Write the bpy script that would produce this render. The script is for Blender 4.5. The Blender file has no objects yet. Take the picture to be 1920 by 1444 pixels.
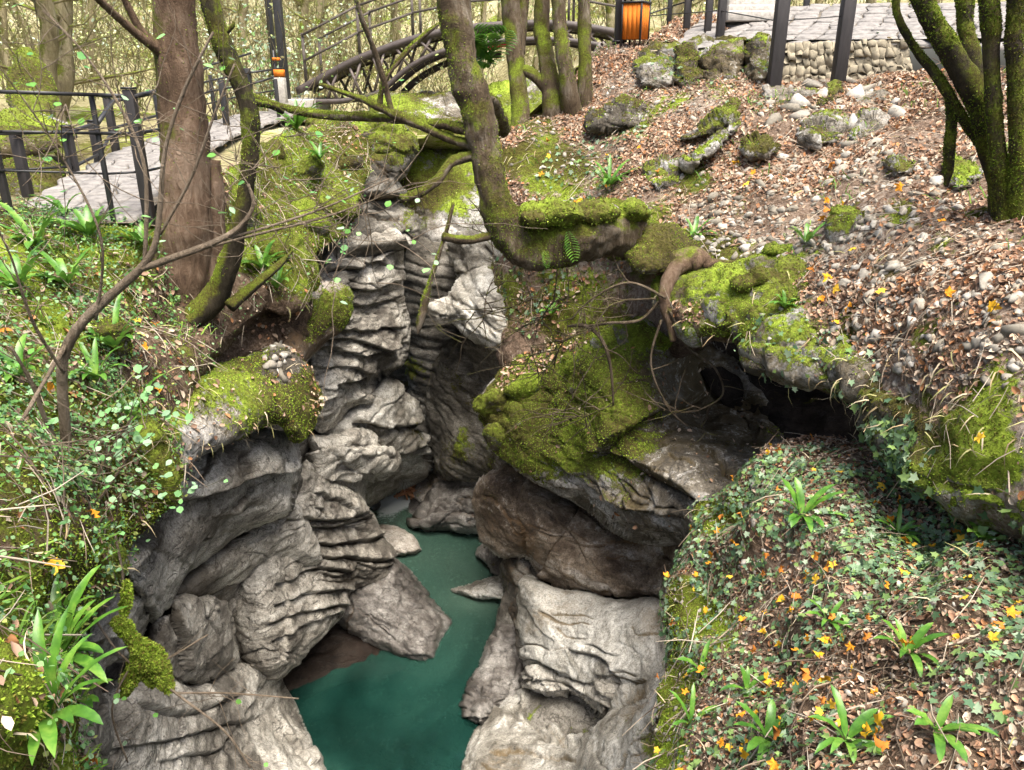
import bpy, math, random
import numpy as np

# ------------------------------------------------------------------ camera
F = 1478.0                       # focal length in photo pixels (1920 wide)
PITCH = math.radians(21.0)
sc = bpy.context.scene
cam_d = bpy.data.cameras.new('camera')
cam_d.sensor_fit = 'HORIZONTAL'
cam_d.sensor_width = 36.0
cam_d.lens = 36.0 * F / 1920.0
cam_d.clip_start = 0.05
cam_d.clip_end = 2000.0
cam = bpy.data.objects.new('camera', cam_d)
sc.collection.objects.link(cam)
cam.location = (0, 0, 0)
cam.rotation_euler = (math.pi / 2 - PITCH, 0, 0)
sc.camera = cam

# ------------------------------------------------------------------ light
SUN_EL, SUN_ROT = math.radians(68), math.radians(155)
w = bpy.data.worlds.new('World')
sc.world = w
w.use_nodes = True
nt = w.node_tree
nt.nodes.clear()
wo = nt.nodes.new('ShaderNodeOutputWorld')
bg = nt.nodes.new('ShaderNodeBackground')
sky = nt.nodes.new('ShaderNodeTexSky')
sky.sky_type = 'NISHITA'
sky.sun_disc = False
sky.sun_elevation = SUN_EL
sky.sun_rotation = SUN_ROT
sky.air_density = 1.0
sky.dust_density = 5.0
sky.ozone_density = 0.6
bg.inputs[1].default_value = 0.085
nt.links.new(sky.outputs[0], bg.inputs[0])
nt.links.new(bg.outputs[0], wo.inputs[0])
sun_d = bpy.data.lights.new('sun', 'SUN')
sun_d.energy = 3.2
sun_d.angle = math.radians(40)
sun_d.color = (1.0, 0.95, 0.87)
sun = bpy.data.objects.new('sun', sun_d)
sc.collection.objects.link(sun)
# a veiled sun, high and to the right behind the photographer
sun.rotation_euler = (math.radians(22), 0, math.radians(25))
sc.view_settings.view_transform = 'Standard'
sc.view_settings.look = 'None'
sc.view_settings.exposure = 1.7
sc.view_settings.gamma = 1.0
sc.render.engine = 'CYCLES'
sc.cycles.max_bounces = 5
sc.cycles.diffuse_bounces = 3
sc.cycles.use_adaptive_sampling = True
sc.cycles.adaptive_threshold = 0.04
sc.cycles.transparent_max_bounces = 8

# ------------------------------------------------------------------ helpers
CP, SP = math.cos(PITCH), math.sin(PITCH)
RNG = np.random.default_rng(7)
random.seed(7)


def P(px, py, Y):
    """photo pixel + horizontal distance -> world point(s)"""
    px, py, Y = np.broadcast_arrays(np.asarray(px, float), np.asarray(py, float), np.asarray(Y, float))
    cx = (px - 960.0) / F
    cy = (722.0 - py) / F
    dy = CP + cy * SP
    dz = -SP + cy * CP
    k = Y / dy
    return np.stack([cx * k, Y, dz * k], -1)


def depth(p):
    return p[..., 1] * CP - p[..., 2] * SP


def proj(p):
    d = depth(p)
    u = p[..., 1] * SP + p[..., 2] * CP
    return 960 + F * p[..., 0] / d, 722 - F * u / d


_T = RNG.random((64, 64, 64))


def vnoise(p, scale=1.0, seed=0):
    q = np.asarray(p, float) * scale + np.array([seed * 17.31, seed * 9.17, seed * 5.73])
    i = np.floor(q).astype(np.int64)
    f = q - i
    f = f * f * f * (f * (f * 6 - 15) + 10)
    i0 = i & 63
    i1 = (i + 1) & 63
    x0, y0, z0 = i0[..., 0], i0[..., 1], i0[..., 2]
    x1, y1, z1 = i1[..., 0], i1[..., 1], i1[..., 2]
    fx, fy, fz = f[..., 0], f[..., 1], f[..., 2]
    c00 = _T[x0, y0, z0] * (1 - fx) + _T[x1, y0, z0] * fx
    c10 = _T[x0, y1, z0] * (1 - fx) + _T[x1, y1, z0] * fx
    c01 = _T[x0, y0, z1] * (1 - fx) + _T[x1, y0, z1] * fx
    c11 = _T[x0, y1, z1] * (1 - fx) + _T[x1, y1, z1] * fx
    c0 = c00 * (1 - fy) + c10 * fy
    c1 = c01 * (1 - fy) + c11 * fy
    return (c0 * (1 - fz) + c1 * fz) * 2 - 1


def fbm(p, scale=1.0, octv=4, seed=0, gain=0.5):
    a, s, t = 1.0, 0.0, 0.0
    for k in range(octv):
        s = s + a * vnoise(p, scale * 2.03 ** k, seed + k * 3)
        t += a
        a *= gain
    return s / t


def ridged(p, scale=1.0, octv=3, seed=0):
    a, s, t = 1.0, 0.0, 0.0
    for k in range(octv):
        s = s + a * (1 - 2 * np.abs(vnoise(p, scale * 2.1 ** k, seed + k * 3)))
        t += a
        a *= 0.5
    return s / t


def mesh_np(name, V, FA, smooth=True, attrs=None, cols=None):
    """FA: list of (n,k) int arrays"""
    me = bpy.data.meshes.new(name)
    V = np.ascontiguousarray(V, dtype=np.float32)
    me.vertices.add(len(V))
    me.vertices.foreach_set('co', V.ravel())
    FA = [np.asarray(f, dtype=np.int32) for f in FA if len(f)]
    loops = np.concatenate([f.ravel() for f in FA])
    tot = np.concatenate([np.full(len(f), f.shape[1], np.int32) for f in FA])
    start = np.concatenate([[0], np.cumsum(tot)[:-1]]).astype(np.int32)
    me.loops.add(len(loops))
    me.loops.foreach_set('vertex_index', loops)
    me.polygons.add(len(tot))
    me.polygons.foreach_set('loop_start', start)
    me.polygons.foreach_set('loop_total', tot)
    if smooth:
        me.polygons.foreach_set('use_smooth', np.ones(len(tot), bool))
    for k, a in (attrs or {}).items():
        at = me.attributes.new(k, 'FLOAT', 'POINT')
        at.data.foreach_set('value', np.ascontiguousarray(a, dtype=np.float32))
    if cols is not None:
        at = me.attributes.new('Col', 'FLOAT_COLOR', 'POINT')
        c = np.ones((len(V), 4), np.float32)
        c[:, :3] = cols
        at.data.foreach_set('color', c.ravel())
    me.update(calc_edges=True)
    me.validate()
    return me


def link(name, me, mat=None, parent=None):
    o = bpy.data.objects.new(name, me)
    sc.collection.objects.link(o)
    if mat is not None and me is not None and not me.materials:
        me.materials.append(mat)
    if parent is not None:
        o.parent = parent
    return o


def empty(name, loc=(0, 0, 0)):
    """things keep their meshes in world coordinates, the empty sits at the origin"""
    o = bpy.data.objects.new(name, None)
    sc.collection.objects.link(o)
    return o


def tag(o, label=None, cat=None, group=None, kind=None):
    if label: o['label'] = label
    if cat: o['category'] = cat
    if group: o['group'] = group
    if kind: o['kind'] = kind
    return o


def normals(V, quads):
    n = np.zeros_like(V)
    a = V[quads[:, 2]] - V[quads[:, 0]]
    b = V[quads[:, 3]] - V[quads[:, 1]]
    fn = np.cross(a, b)
    for k in range(4):
        np.add.at(n, quads[:, k], fn)
    l = np.linalg.norm(n, axis=1, keepdims=True)
    return n / np.maximum(l, 1e-9)


def catmull(pts, n_per, closed=True):
    pts = np.asarray(pts, float)
    n = len(pts)
    out = []
    rng = range(n) if closed else range(n - 1)
    for i in rng:
        if closed:
            p0, p1, p2, p3 = pts[i - 1], pts[i], pts[(i + 1) % n], pts[(i + 2) % n]
        else:
            p0, p1, p2, p3 = pts[max(i - 1, 0)], pts[i], pts[i + 1], pts[min(i + 2, n - 1)]
        m = n_per if np.isscalar(n_per) else n_per[i]
        t = (np.arange(m) / m)[:, None]
        out.append(0.5 * (2 * p1 + (p2 - p0) * t + (2 * p0 - 5 * p1 + 4 * p2 - p3) * t ** 2 + (3 * p1 - p0 - 3 * p2 + p3) * t ** 3))
    if not closed:
        out.append(pts[-1:])
    return np.concatenate(out)


def tps(pts, vals, lam=1e-3):
    pts = np.asarray(pts, float) / 500.0
    n = len(pts)
    d = np.linalg.norm(pts[:, None] - pts[None], axis=2)
    K = np.where(d > 0, d * d * np.log(np.maximum(d, 1e-9)), 0) + lam * np.eye(n)
    A = np.zeros((n + 3, n + 3))
    A[:n, :n] = K
    A[:n, n:] = np.c_[np.ones(n), pts]
    A[n:, :n] = A[:n, n:].T
    c = np.linalg.solve(A, np.r_[np.asarray(vals, float), 0, 0, 0])

    def f(q):
        q = np.asarray(q, float) / 500.0
        out = np.empty(len(q))
        for s in range(0, len(q), 20000):
            qq = q[s:s + 20000]
            dd = np.linalg.norm(qq[:, None] - pts[None], axis=2)
            out[s:s + 20000] = np.where(dd > 0, dd * dd * np.log(np.maximum(dd, 1e-9)), 0) @ c[:n] + c[n] + qq @ c[n + 1:]
        return out
    return f


def poly_sdf(q, poly):
    a = poly
    b = np.roll(poly, -1, 0)
    best = np.full(len(q), 1e18)
    inside = np.zeros(len(q), bool)
    near = np.zeros_like(q)
    for i in range(len(a)):
        ab = b[i] - a[i]
        t = np.clip(((q - a[i]) @ ab) / max(ab @ ab, 1e-9), 0, 1)
        c = a[i] + t[:, None] * ab
        d2 = ((q - c) ** 2).sum(1)
        m = d2 < best
        best[m] = d2[m]
        near[m] = c[m]
        cond = (a[i, 1] > q[:, 1]) != (b[i, 1] > q[:, 1])
        xi = a[i, 0] + (q[:, 1] - a[i, 1]) * ab[0] / (ab[1] if abs(ab[1]) > 1e-9 else 1e-9)
        inside ^= cond & (q[:, 0] < xi)
    d = np.sqrt(best)
    return np.where(inside, d, -d), near


def facets(p, size, flat, seed):
    """broken planes: every vertex takes the offset and tilt of its nearest cell"""
    q = p / np.array([size, size, size * flat]) + seed * 3.3
    i = np.floor(q).astype(np.int64)
    best = np.full(len(q), 1e9)
    out = np.zeros(len(q))
    for dx in (-1, 0, 1):
        for dy in (-1, 0, 1):
            for dz in (-1, 0, 1):
                c = i + (dx, dy, dz)
                a, b_, c_ = c[:, 0] & 63, c[:, 1] & 63, c[:, 2] & 63
                r0, r1, r2 = _T[a, b_, c_], _T[b_, c_, a], _T[c_, a, b_]
                r3, r4 = _T[(a + 7) & 63, b_, c_], _T[a, (b_ + 9) & 63, c_]
                d = q - (c + np.stack([r0, r1, r2], 1))
                dd = (d * d).sum(1)
                m = dd < best
                best[m] = dd[m]
                out[m] = ((r3 - 0.5) + 0.9 * (r4 - 0.5) * d[:, 0] + 0.9 * (r0 - 0.5) * d[:, 1] + 1.1 * (r1 - 0.5) * d[:, 2])[m]
    return out


class Surf:
    pass


SURF = {}


def rock(name, poly, bulge=0.6, thick=1.2, R=90, cell=3.2, ctrl=(), low=(0.12, 1.2), strata=None, fine=(0.03, 6.0),
         rough=6.0, moss=(0.0, 0.0), mossb=(), stain=(0.0,), stainb=(), mat=None, parent=None, seed=1, key=None, pads=(), cracks=(), facet=None, auto=None):
    """a rock mass with the outline seen in the photo, each outline point at its own distance, rounded towards the
    viewer by `bulge` metres and closed at the back by `thick` metres, then broken up by strata and noise"""
    poly = np.asarray(poly, float)
    seglen = np.linalg.norm(np.roll(poly[:, :2], -1, 0) - poly[:, :2], axis=1)
    out = catmull(poly[:, :2], np.maximum(2, (seglen / 14).astype(int)))
    o3 = np.c_[out, np.full(len(out), seed * 3.1)]
    out = out + rough * np.c_[fbm(o3, 1 / 45., 3, seed), fbm(o3, 1 / 45., 3, seed + 11)]
    cp = np.concatenate([poly, np.asarray(ctrl, float).reshape(-1, 3)])
    fY = tps(cp[:, :2], cp[:, 2])
    x0, y0 = out.min(0) - cell * 2
    x1, y1 = out.max(0) + cell * 2
    xs = np.arange(x0, x1, cell)
    ys = np.arange(y0, y1, cell)
    gx, gy = np.meshgrid(xs, ys)
    q = np.c_[gx.ravel(), gy.ravel()]
    nx, ny = len(xs), len(ys)
    cs = 4                                    # coarse pass, exact only near the outline
    cxs, cys = np.arange(x0, x1 + cs * cell, cs * cell), np.arange(y0, y1 + cs * cell, cs * cell)
    cgx, cgy = np.meshgrid(cxs, cys)
    dc = poly_sdf(np.c_[cgx.ravel(), cgy.ravel()], out)[0].reshape(cgx.shape)
    fx_, fy_ = (q[:, 0] - x0) / (cs * cell), (q[:, 1] - y0) / (cs * cell)
    ix, iy = np.minimum(fx_.astype(int), len(cxs) - 2), np.minimum(fy_.astype(int), len(cys) - 2)
    fx_, fy_ = fx_ - ix, fy_ - iy
    d = (dc[iy, ix] * (1 - fx_) + dc[iy, ix + 1] * fx_) * (1 - fy_) + (dc[iy + 1, ix] * (1 - fx_) + dc[iy + 1, ix + 1] * fx_) * fy_
    near = q.copy()
    nr = np.abs(d) < 2.2 * cs * cell
    d[nr], near[nr] = poly_sdf(q[nr], out)
    idx = np.arange(nx * ny).reshape(ny, nx)
    quads = np.c_[idx[:-1, :-1].ravel(), idx[1:, :-1].ravel(), idx[1:, 1:].ravel(), idx[:-1, 1:].ravel()]
    keep = (d[quads] > 0).any(1)
    quads = quads[keep]
    used = np.unique(quads)
    remap = np.full(nx * ny, -1)
    remap[used] = np.arange(len(used))
    quads = remap[quads]
    q, d, near = q[used].copy(), d[used], near[used]
    bd = d <= 0
    q[bd] = near[bd]
    d = np.maximum(d, 0)
    Y = fY(q)
    t = np.clip(d / R, 0, 1)
    prof = np.sqrt(np.clip(1 - (1 - t) ** 2, 0, 1))
    front = P(q[:, 0], q[:, 1], Y - bulge * prof)
    for (ax, ay, ar, am) in pads:            # local swellings or hollows (metres towards the viewer)
        g = np.exp(-((q[:, 0] - ax) ** 2 + (q[:, 1] - ay) ** 2) / (2 * ar * ar))
        front = front + (P(q[:, 0], q[:, 1], Y - 1.0) - P(q[:, 0], q[:, 1], Y)) * (g * am * prof)[:, None]
    N = normals(front, quads)
    if (N * front).sum(1).mean() > 0: N = -N          # outwards, towards the viewer
    disp = low[0] * fbm(front, low[1], 3, seed)
    if strata:
        amp, th, gw, tilt = strata[0], strata[1], strata[2], strata[3]
        b = np.array([tilt[0], tilt[1], 1.0])
        b /= np.linalg.norm(b)
        s = (front @ b) / th + 1.0 * fbm(front, 0.7, 3, seed + 5) + 0.22 * fbm(front, 2.6, 2, seed + 15)
        li = np.floor(s)
        lf = s - li
        lat = np.c_[front[:, 0] * 0.8, front[:, 1] * 0.8, li * 3.7 + 0.5]
        lat1 = np.c_[front[:, 0] * 0.8, front[:, 1] * 0.8, (li + 1) * 3.7 + 0.5]
        v0 = vnoise(lat, 1.0, seed + 2)
        v1 = vnoise(lat1, 1.0, seed + 2)
        sm = np.clip((lf - 0.78) / 0.22, 0, 1)
        sm = sm * sm * (3 - 2 * sm)
        amp = amp * 0.75
        gw = gw * 0.9
        disp = disp + amp * (v0 * (1 - sm) + v1 * sm + 0.25 * np.sin(lf * math.pi))
        e = np.minimum(lf, 1 - lf)
        gm = np.clip(0.55 + 1.2 * vnoise(np.c_[front[:, :2], li * 2.3], 1.6, seed + 9), 0, 1.3)
        disp = disp - gw * gm * np.exp(-(e / 0.07) ** 2)
    disp = disp + fine[0] * fbm(front, fine[1], 3, seed + 3) + fine[0] * 0.25 * ridged(front, fine[1] * 0.5, 2, seed + 6)
    crk = np.zeros(len(q))
    if facet:
        w_ = front + 0.10 * np.stack([fbm(front, 2.0, 2, seed + 60), fbm(front, 2.0, 2, seed + 61), fbm(front, 2.0, 2, seed + 62)], 1)
        disp = disp + 0.42 * facet[0] * facets(w_, facet[1] * 1.3, facet[2], seed) + 0.14 * facet[0] * facets(w_, facet[1] * 0.42, facet[2], seed + 1)
    if auto or len(cracks):
        cwarp = np.c_[fbm(front, 2.5, 2, seed + 40), fbm(front, 2.5, 2, seed + 41)]
        cgm = 0.75 + 0.5 * vnoise(front, 3.0, seed + 43)
    if auto:                                 # (count, direction in degrees): lesser fissures
        ra = np.random.default_rng(seed + 500)
        cand = q[d > 12]
        cracks = list(cracks)
        for _ in range(auto[0]):
            c0 = cand[ra.integers(len(cand))]
            an = math.radians(auto[1] + 14 * ra.normal()) if ra.random() < 0.9 else math.radians(auto[1] + 60 + 15 * ra.normal())
            L_ = 50 + 120 * ra.random() ** 1.5
            pts = []
            for t_ in np.linspace(-0.5, 0.5, 5):
                pts.append(c0 + L_ * t_ * np.array([math.cos(an), math.sin(an)]) + ra.normal(size=2) * L_ * 0.05)
            cracks.append((0.03 + 0.05 * ra.random(), 0.018 * ra.normal(), 1.9 + 1.0 * ra.random(), pts))
    for cr in cracks:                        # fissures between beds: (groove, ledge, width, points...)
        g_, ledge, wd = cr[0], cr[1], cr[2]
        cp_ = np.asarray(cr[3], float)         # run the fissure on past its drawn ends
        cp_ = np.concatenate([[cp_[0] + 0.45 * (cp_[0] - cp_[1])], cp_, [cp_[-1] + 0.45 * (cp_[-1] - cp_[-2])]])
        pl = catmull(cp_, 4, closed=False)
        pad = 26 * wd
        near_ = np.nonzero((q[:, 0] > pl[:, 0].min() - pad) & (q[:, 0] < pl[:, 0].max() + pad) & (q[:, 1] > pl[:, 1].min() - pad) & (q[:, 1] < pl[:, 1].max() + pad))[0]
        if len(near_) == 0: continue
        qn = q[near_] + 5.0 * cwarp[near_]
        A_, B_ = pl[:-1], pl[1:]
        AB = B_ - A_
        t_ = np.clip(((qn[:, None] - A_[None]) * AB[None]).sum(2) / np.maximum((AB * AB).sum(1), 1e-9), 0, 1)
        cc = A_[None] + t_[..., None] * AB[None]
        d2 = ((qn[:, None] - cc) ** 2).sum(2)
        bi = d2.argmin(1)
        ar_ = np.arange(len(bi))
        df = qn - cc[ar_, bi]
        sgn = np.sign(AB[bi, 0] * df[:, 1] - AB[bi, 1] * df[:, 0])
        tt = (bi + t_[ar_, bi]) / len(AB)
        dd = np.sqrt(d2[ar_, bi])
        fade = np.clip(np.minimum(tt, 1 - tt) * 6, 0, 1)
        disp[near_] += fade * (-1.3 * g_ * cgm[near_] * np.exp(-(dd / (0.50 * wd)) ** 3) - 1.3 * ledge * sgn * np.exp(-dd / (11 * wd)))
        crk[near_] = np.maximum(crk[near_], fade * np.exp(-(dd / (0.8 * wd)) ** 2))
    front = front + N * disp[:, None]
    bq = np.arange(len(q))
    nb = (~bd).sum()
    bidx = bq.copy()
    bidx[~bd] = len(q) + np.arange(nb)
    back = P(q[~bd, 0], q[~bd, 1], Y[~bd] + thick * prof[~bd])
    back = back + 0.15 * thick * fbm(back, 0.8, 2, seed + 8)[:, None] * np.array([0.3, 1, 0.3])
    V = np.concatenate([front, back])
    # shift quads so that the front faces the camera
    FQ = np.concatenate([quads, bidx[quads][:, ::-1]])
    N = normals(front, quads)
    if (N * front).sum(1).mean() > 0:
        N = -N
        FQ = FQ[:, ::-1]
    nzz = fbm(front, 1.7, 4, seed + 20)
    m = moss[0] + moss[1] * N[:, 2] + 0.55 * nzz
    for (ax, ay, ar, am) in mossb:
        m = m + am * np.exp(-((q[:, 0] - ax) ** 2 + (q[:, 1] - ay) ** 2) / (2 * ar * ar))
    st = stain[0] + 0.6 * fbm(front * np.array([1, 1, 0.55]), 1.1, 4, seed + 30)
    for (ax, ay, ar, am) in stainb:
        st = st + am * np.exp(-((q[:, 0] - ax) ** 2 + (q[:, 1] - ay) ** 2) / (2 * ar * ar))
    st = st + 0.45 * crk                     # groove shade put into the stain colour, with soil and lichen
    m = np.clip(m, 0, 1)
    st = np.clip(st, 0, 1)
    z = np.zeros(nb)
    tone = 0.5 + 0.55 * fbm(front, 0.9, 4, seed + 50, 0.6)
    me = mesh_np(name, V, [FQ], True, {'moss': np.r_[m, z], 'stain': np.r_[st, z], 'tone': np.r_[tone, z + 0.5]})
    o = link(name, me, mat, parent)
    s = Surf()
    s.V, s.Q, s.N, s.moss, s.px = front, quads, N, m, q
    SURF[key or name] = s
    return o


def scatter(keys, n, mask=None, minmoss=None, upmin=None, seed=0, maxmoss=None):
    """random points on the front of surfaces: positions, normals, pixel"""
    rng = np.random.default_rng(seed + 100)
    Vs, As, info = [], [], []
    for k in ([keys] if isinstance(keys, str) else keys):
        s = SURF[k]
        A, B, C, D = (s.V[s.Q[:, i]] for i in range(4))
        ar = np.linalg.norm(np.cross(C - A, D - B), axis=1) * 0.5
        info.append((s, A, B, C, D, ar))
    tot = sum(i[-1].sum() for i in info)
    PP, NN, MM = [], [], []
    for s, A, B, C, D, ar in info:
        k = int(n * ar.sum() / tot)
        if k == 0: continue
        f = np.searchsorted(np.cumsum(ar) / ar.sum(), rng.random(k)).clip(0, len(ar) - 1)
        u, v = rng.random((2, k, 1))
        p = (A[f] * (1 - u) + D[f] * u) * (1 - v) + (B[f] * (1 - u) + C[f] * u) * v
        nn = s.N[s.Q[f, 0]]
        PP.append(p); NN.append(nn); MM.append(s.moss[s.Q[f, 0]])
    p, nn, mo = np.concatenate(PP), np.concatenate(NN), np.concatenate(MM)
    x, y = proj(p)
    ok = np.ones(len(p), bool)
    if mask is not None: ok &= rng.random(len(p)) < mask(x, y, p, nn)
    if minmoss is not None: ok &= mo > minmoss + 0.25 * (rng.random(len(p)) - 0.5)
    if maxmoss is not None: ok &= mo < maxmoss + 0.3 * (rng.random(len(p)) - 0.5)
    if upmin is not None: ok &= nn[:, 2] > upmin
    return p[ok], nn[ok], x[ok], y[ok]


def inpoly(x, y, poly):
    poly = np.asarray(poly, float)
    ins = np.zeros(x.shape, bool)
    for i in range(len(poly)):
        a, b = poly[i - 1], poly[i]
        c = (a[1] > y) != (b[1] > y)
        ins ^= c & (x < a[0] + (y - a[1]) * (b[0] - a[0]) / ((b[1] - a[1]) if abs(b[1] - a[1]) > 1e-9 else 1e-9))
    return ins


def frames(N, rng, tilt=0.3):
    """random orthonormal frames around normals; returns (n,3,3) columns = x,y,z axes"""
    n = len(N)
    z = N + tilt * rng.normal(size=(n, 3))
    z /= np.linalg.norm(z, axis=1, keepdims=True)
    r = rng.normal(size=(n, 3))
    x = np.cross(r, z)
    x /= np.maximum(np.linalg.norm(x, axis=1, keepdims=True), 1e-6)
    y = np.cross(z, x)
    return np.stack([x, y, z], 2)


def instances(name, tv, tf, pos, frm, size, cols, mat, parent=None, smooth=False, attr_cols=True):
    """one joined mesh from many copies of a small template"""
    tv = np.asarray(tv, float)
    n, k = len(pos), len(tv)
    size = np.asarray(size, float)
    if size.ndim == 1: size = np.repeat(size[:, None], 3, 1)
    loc = tv[None] * size[:, None, :]
    V = np.einsum('nij,nkj->nki', frm, loc) + pos[:, None, :]
    FA = []
    by = {}
    for f in tf: by.setdefault(len(f), []).append(f)
    for kk, fs in by.items():
        fs = np.asarray(fs)
        FA.append((fs[None] + (np.arange(n) * k)[:, None, None]).reshape(-1, kk))
    C = np.repeat(np.asarray(cols, float), k, 0)
    me = mesh_np(name, V.reshape(-1, 3), FA, smooth, None, C)
    return link(name, me, mat, parent)


# leaf shaped templates (x across, y along, z up)
LEAF = ([(0, 0, 0), (-.32, .35, .10), (.32, .35, .10), (-.22, .75, .04), (.22, .75, .04), (0, 1.05, -.10), (0, .4, 0), (0, .75, -.02)],
        [(0, 2, 6), (0, 6, 1), (6, 2, 4, 7), (1, 6, 7, 3), (7, 4, 5), (3, 7, 5)])
CURL = ([(0, 0, 0), (-.30, .3, .22), (.30, .3, .26), (-.26, .7, .34), (.24, .7, .28), (0, 1.0, .26), (0, .35, .02), (0, .72, .12)],
        [(0, 2, 6), (0, 6, 1), (6, 2, 4, 7), (1, 6, 7, 3), (7, 4, 5), (3, 7, 5)])
IVY = ([(0, 0, 0), (.42, -.06, .02), (.30, .30, .05), (.52, .52, .0), (.2, .62, .06), (0, 1.05, -.02), (-.2, .62, .06), (-.52, .52, .0),
        (-.30, .30, .05), (-.42, -.06, .02), (0, .4, 0)],
       [(10, 0, 1), (10, 1, 2), (10, 2, 3), (10, 3, 4), (10, 4, 5), (10, 5, 6), (10, 6, 7), (10, 7, 8), (10, 8, 9), (10, 9, 0)])


def star_leaf():
    v, pts = [(0, .38, 0)], []
    tips = [(-90, .26), (-60, .20), (-30, .50), (-12, .36), (8, .46), (26, .70), (42, .50), (62, .40), (76, .58), (90, .80), (104, .58), (120, .42), (140, .52), (156, .64), (172, .44), (194, .36), (212, .48), (240, .20)]
    for a, r in tips:
        a = math.radians(a)
        v.append((r * math.cos(a), .38 + r * math.sin(a), .10 * r + .06 * math.sin(3 * a)))
    f = [(0, 1 + i, 1 + (i + 1) % len(tips)) for i in range(len(tips))]
    return v, f


MAPLE = star_leaf()


def tube(path, rad, sides=8, wob=0.0, wscale=4.0, seed=0, cap=True):
    """tapered tube along a smooth path: (V, [faces])"""
    path, rad = np.asarray(path, float), np.asarray(rad, float)
    t = np.gradient(path, axis=0)
    t /= np.maximum(np.linalg.norm(t, axis=1, keepdims=True), 1e-9)
    up = np.array([0.13, -0.9, 0.4]) if abs(t[0][2]) > 0.5 else np.array([0.1, 0.2, 1.0])
    xs = np.zeros_like(path)
    x = np.cross(up, t[0]); x /= np.linalg.norm(x)
    for i in range(len(path)):
        x = x - t[i] * (x @ t[i])
        x /= max(np.linalg.norm(x), 1e-9)
        xs[i] = x
    ys = np.cross(t, xs)
    a = np.linspace(0, 2 * math.pi, sides, endpoint=False)
    ring = xs[:, None] * np.cos(a)[None, :, None] + ys[:, None] * np.sin(a)[None, :, None]
    V = path[:, None] + ring * rad[:, None, None]
    if wob:
        n = (fbm(V.reshape(-1, 3), wscale, 3, seed) + 0.45 * fbm(V.reshape(-1, 3), wscale * 3.7, 2, seed + 4)).reshape(V.shape[:2])
        V = V + ring * (rad[:, None] * wob * n)[..., None]
    m, k = len(path), sides
    i = np.arange(m - 1)[:, None] * k
    j = np.arange(k)[None]
    j2 = (j + 1) % k
    Fq = np.stack([i + j, i + j2, i + k + j2, i + k + j], -1).reshape(-1, 4)
    V = V.reshape(-1, 3)
    FA = [Fq]
    if cap:
        V = np.concatenate([V, path[:1], path[-1:]])
        c0, c1 = m * k, m * k + 1
        jj = np.arange(k)
        FA.append(np.c_[np.full(k, c0), (jj + 1) % k, jj])
        FA.append(np.c_[np.full(k, c1), (m - 1) * k + jj, (m - 1) * k + (jj + 1) % k])
    return V, FA


def join(parts):
    Vs, by, off = [], {}, 0
    for V, FA in parts:
        Vs.append(V)
        for f in FA:
            f = np.asarray(f)
            by.setdefault(f.shape[1], []).append(f + off)
        off += len(V)
    return np.concatenate(Vs), [np.concatenate(v) for v in by.values()]


def ptube(pts, sides=8, per=6, wob=0.0, wscale=4.0, seed=0, reg=None):
    """tube through (px, py, Y, radius in photo pixels)"""
    pts = catmull(np.asarray(pts, float), per, closed=False)
    p = P(pts[:, 0], pts[:, 1], pts[:, 2])
    r = pts[:, 3] * depth(p) / F
    V, FA = tube(p, r, sides, wob, wscale, seed)
    if reg:
        s = Surf()
        q = FA[0]
        s.V, s.Q = V, q
        s.N = -normals(V, q) if False else normals(V, q)
        c = np.repeat(p, sides, 0)
        flip = ((V[:len(c)] - c) * s.N[:len(c)]).sum(1).mean() < 0
        if flip: s.N = -s.N
        s.moss = np.ones(len(V))
        SURF[reg] = s
    return V, FA


def sweep_rect(path, wy_, hz_):
    """bar of rectangular section along a path that runs mostly in x"""
    path = np.asarray(path, float)
    t = np.gradient(path, axis=0)
    t /= np.linalg.norm(t, axis=1, keepdims=True)
    up = np.cross(t, [0, 1.0, 0])
    up *= np.sign(up[:, 2:3])
    V = np.stack([path + np.array([0, sy * wy_ / 2, 0]) + up * sz * hz_ / 2 for sy, sz in ((-1, -1), (1, -1), (1, 1), (-1, 1))], 1)
    m = len(path)
    i = np.arange(m - 1)[:, None] * 4
    j = np.arange(4)[None]
    j2 = (j + 1) % 4
    return V.reshape(-1, 3), [np.concatenate([np.stack([i + j, i + j2, i + 4 + j2, i + 4 + j], -1).reshape(-1, 4), [[3, 2, 1, 0]], np.array([[0, 1, 2, 3]]) + (m - 1) * 4])]


def box(c, sx, sy, sz, rot=None):
    v = np.array([(x, y, z) for x in (-.5, .5) for y in (-.5, .5) for z in (-.5, .5)], float) * (sx, sy, sz)
    if rot is not None: v = v @ np.asarray(rot).T
    f = np.array([(0, 1, 3, 2), (4, 6, 7, 5), (0, 4, 5, 1), (2, 3, 7, 6), (0, 2, 6, 4), (1, 5, 7, 3)])
    return v + np.asarray(c, float), [f]


def beam(a, b, wd, ht=None, up=(0, 0, 1)):
    """square bar from a to b"""
    a, b = np.asarray(a, float), np.asarray(b, float)
    ht = ht or wd
    d = b - a
    L = np.linalg.norm(d)
    z = d / L
    u = np.asarray(up, float)
    if abs(u @ z) > 0.95: u = np.array([0, 1.0, 0])
    x = np.cross(u, z); x /= np.linalg.norm(x)
    y = np.cross(z, x)
    return box((a + b) / 2, wd, ht, L, np.stack([x, y, z], 1))


def part(name, VF, mat, parent=None, smooth=False, bevel=0.0):
    me = mesh_np(name, VF[0], VF[1], smooth)
    o = link(name, me, mat, parent)
    if bevel:
        b = o.modifiers.new('bevel', 'BEVEL')
        b.width = bevel
        b.segments = 2
    return o


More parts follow.
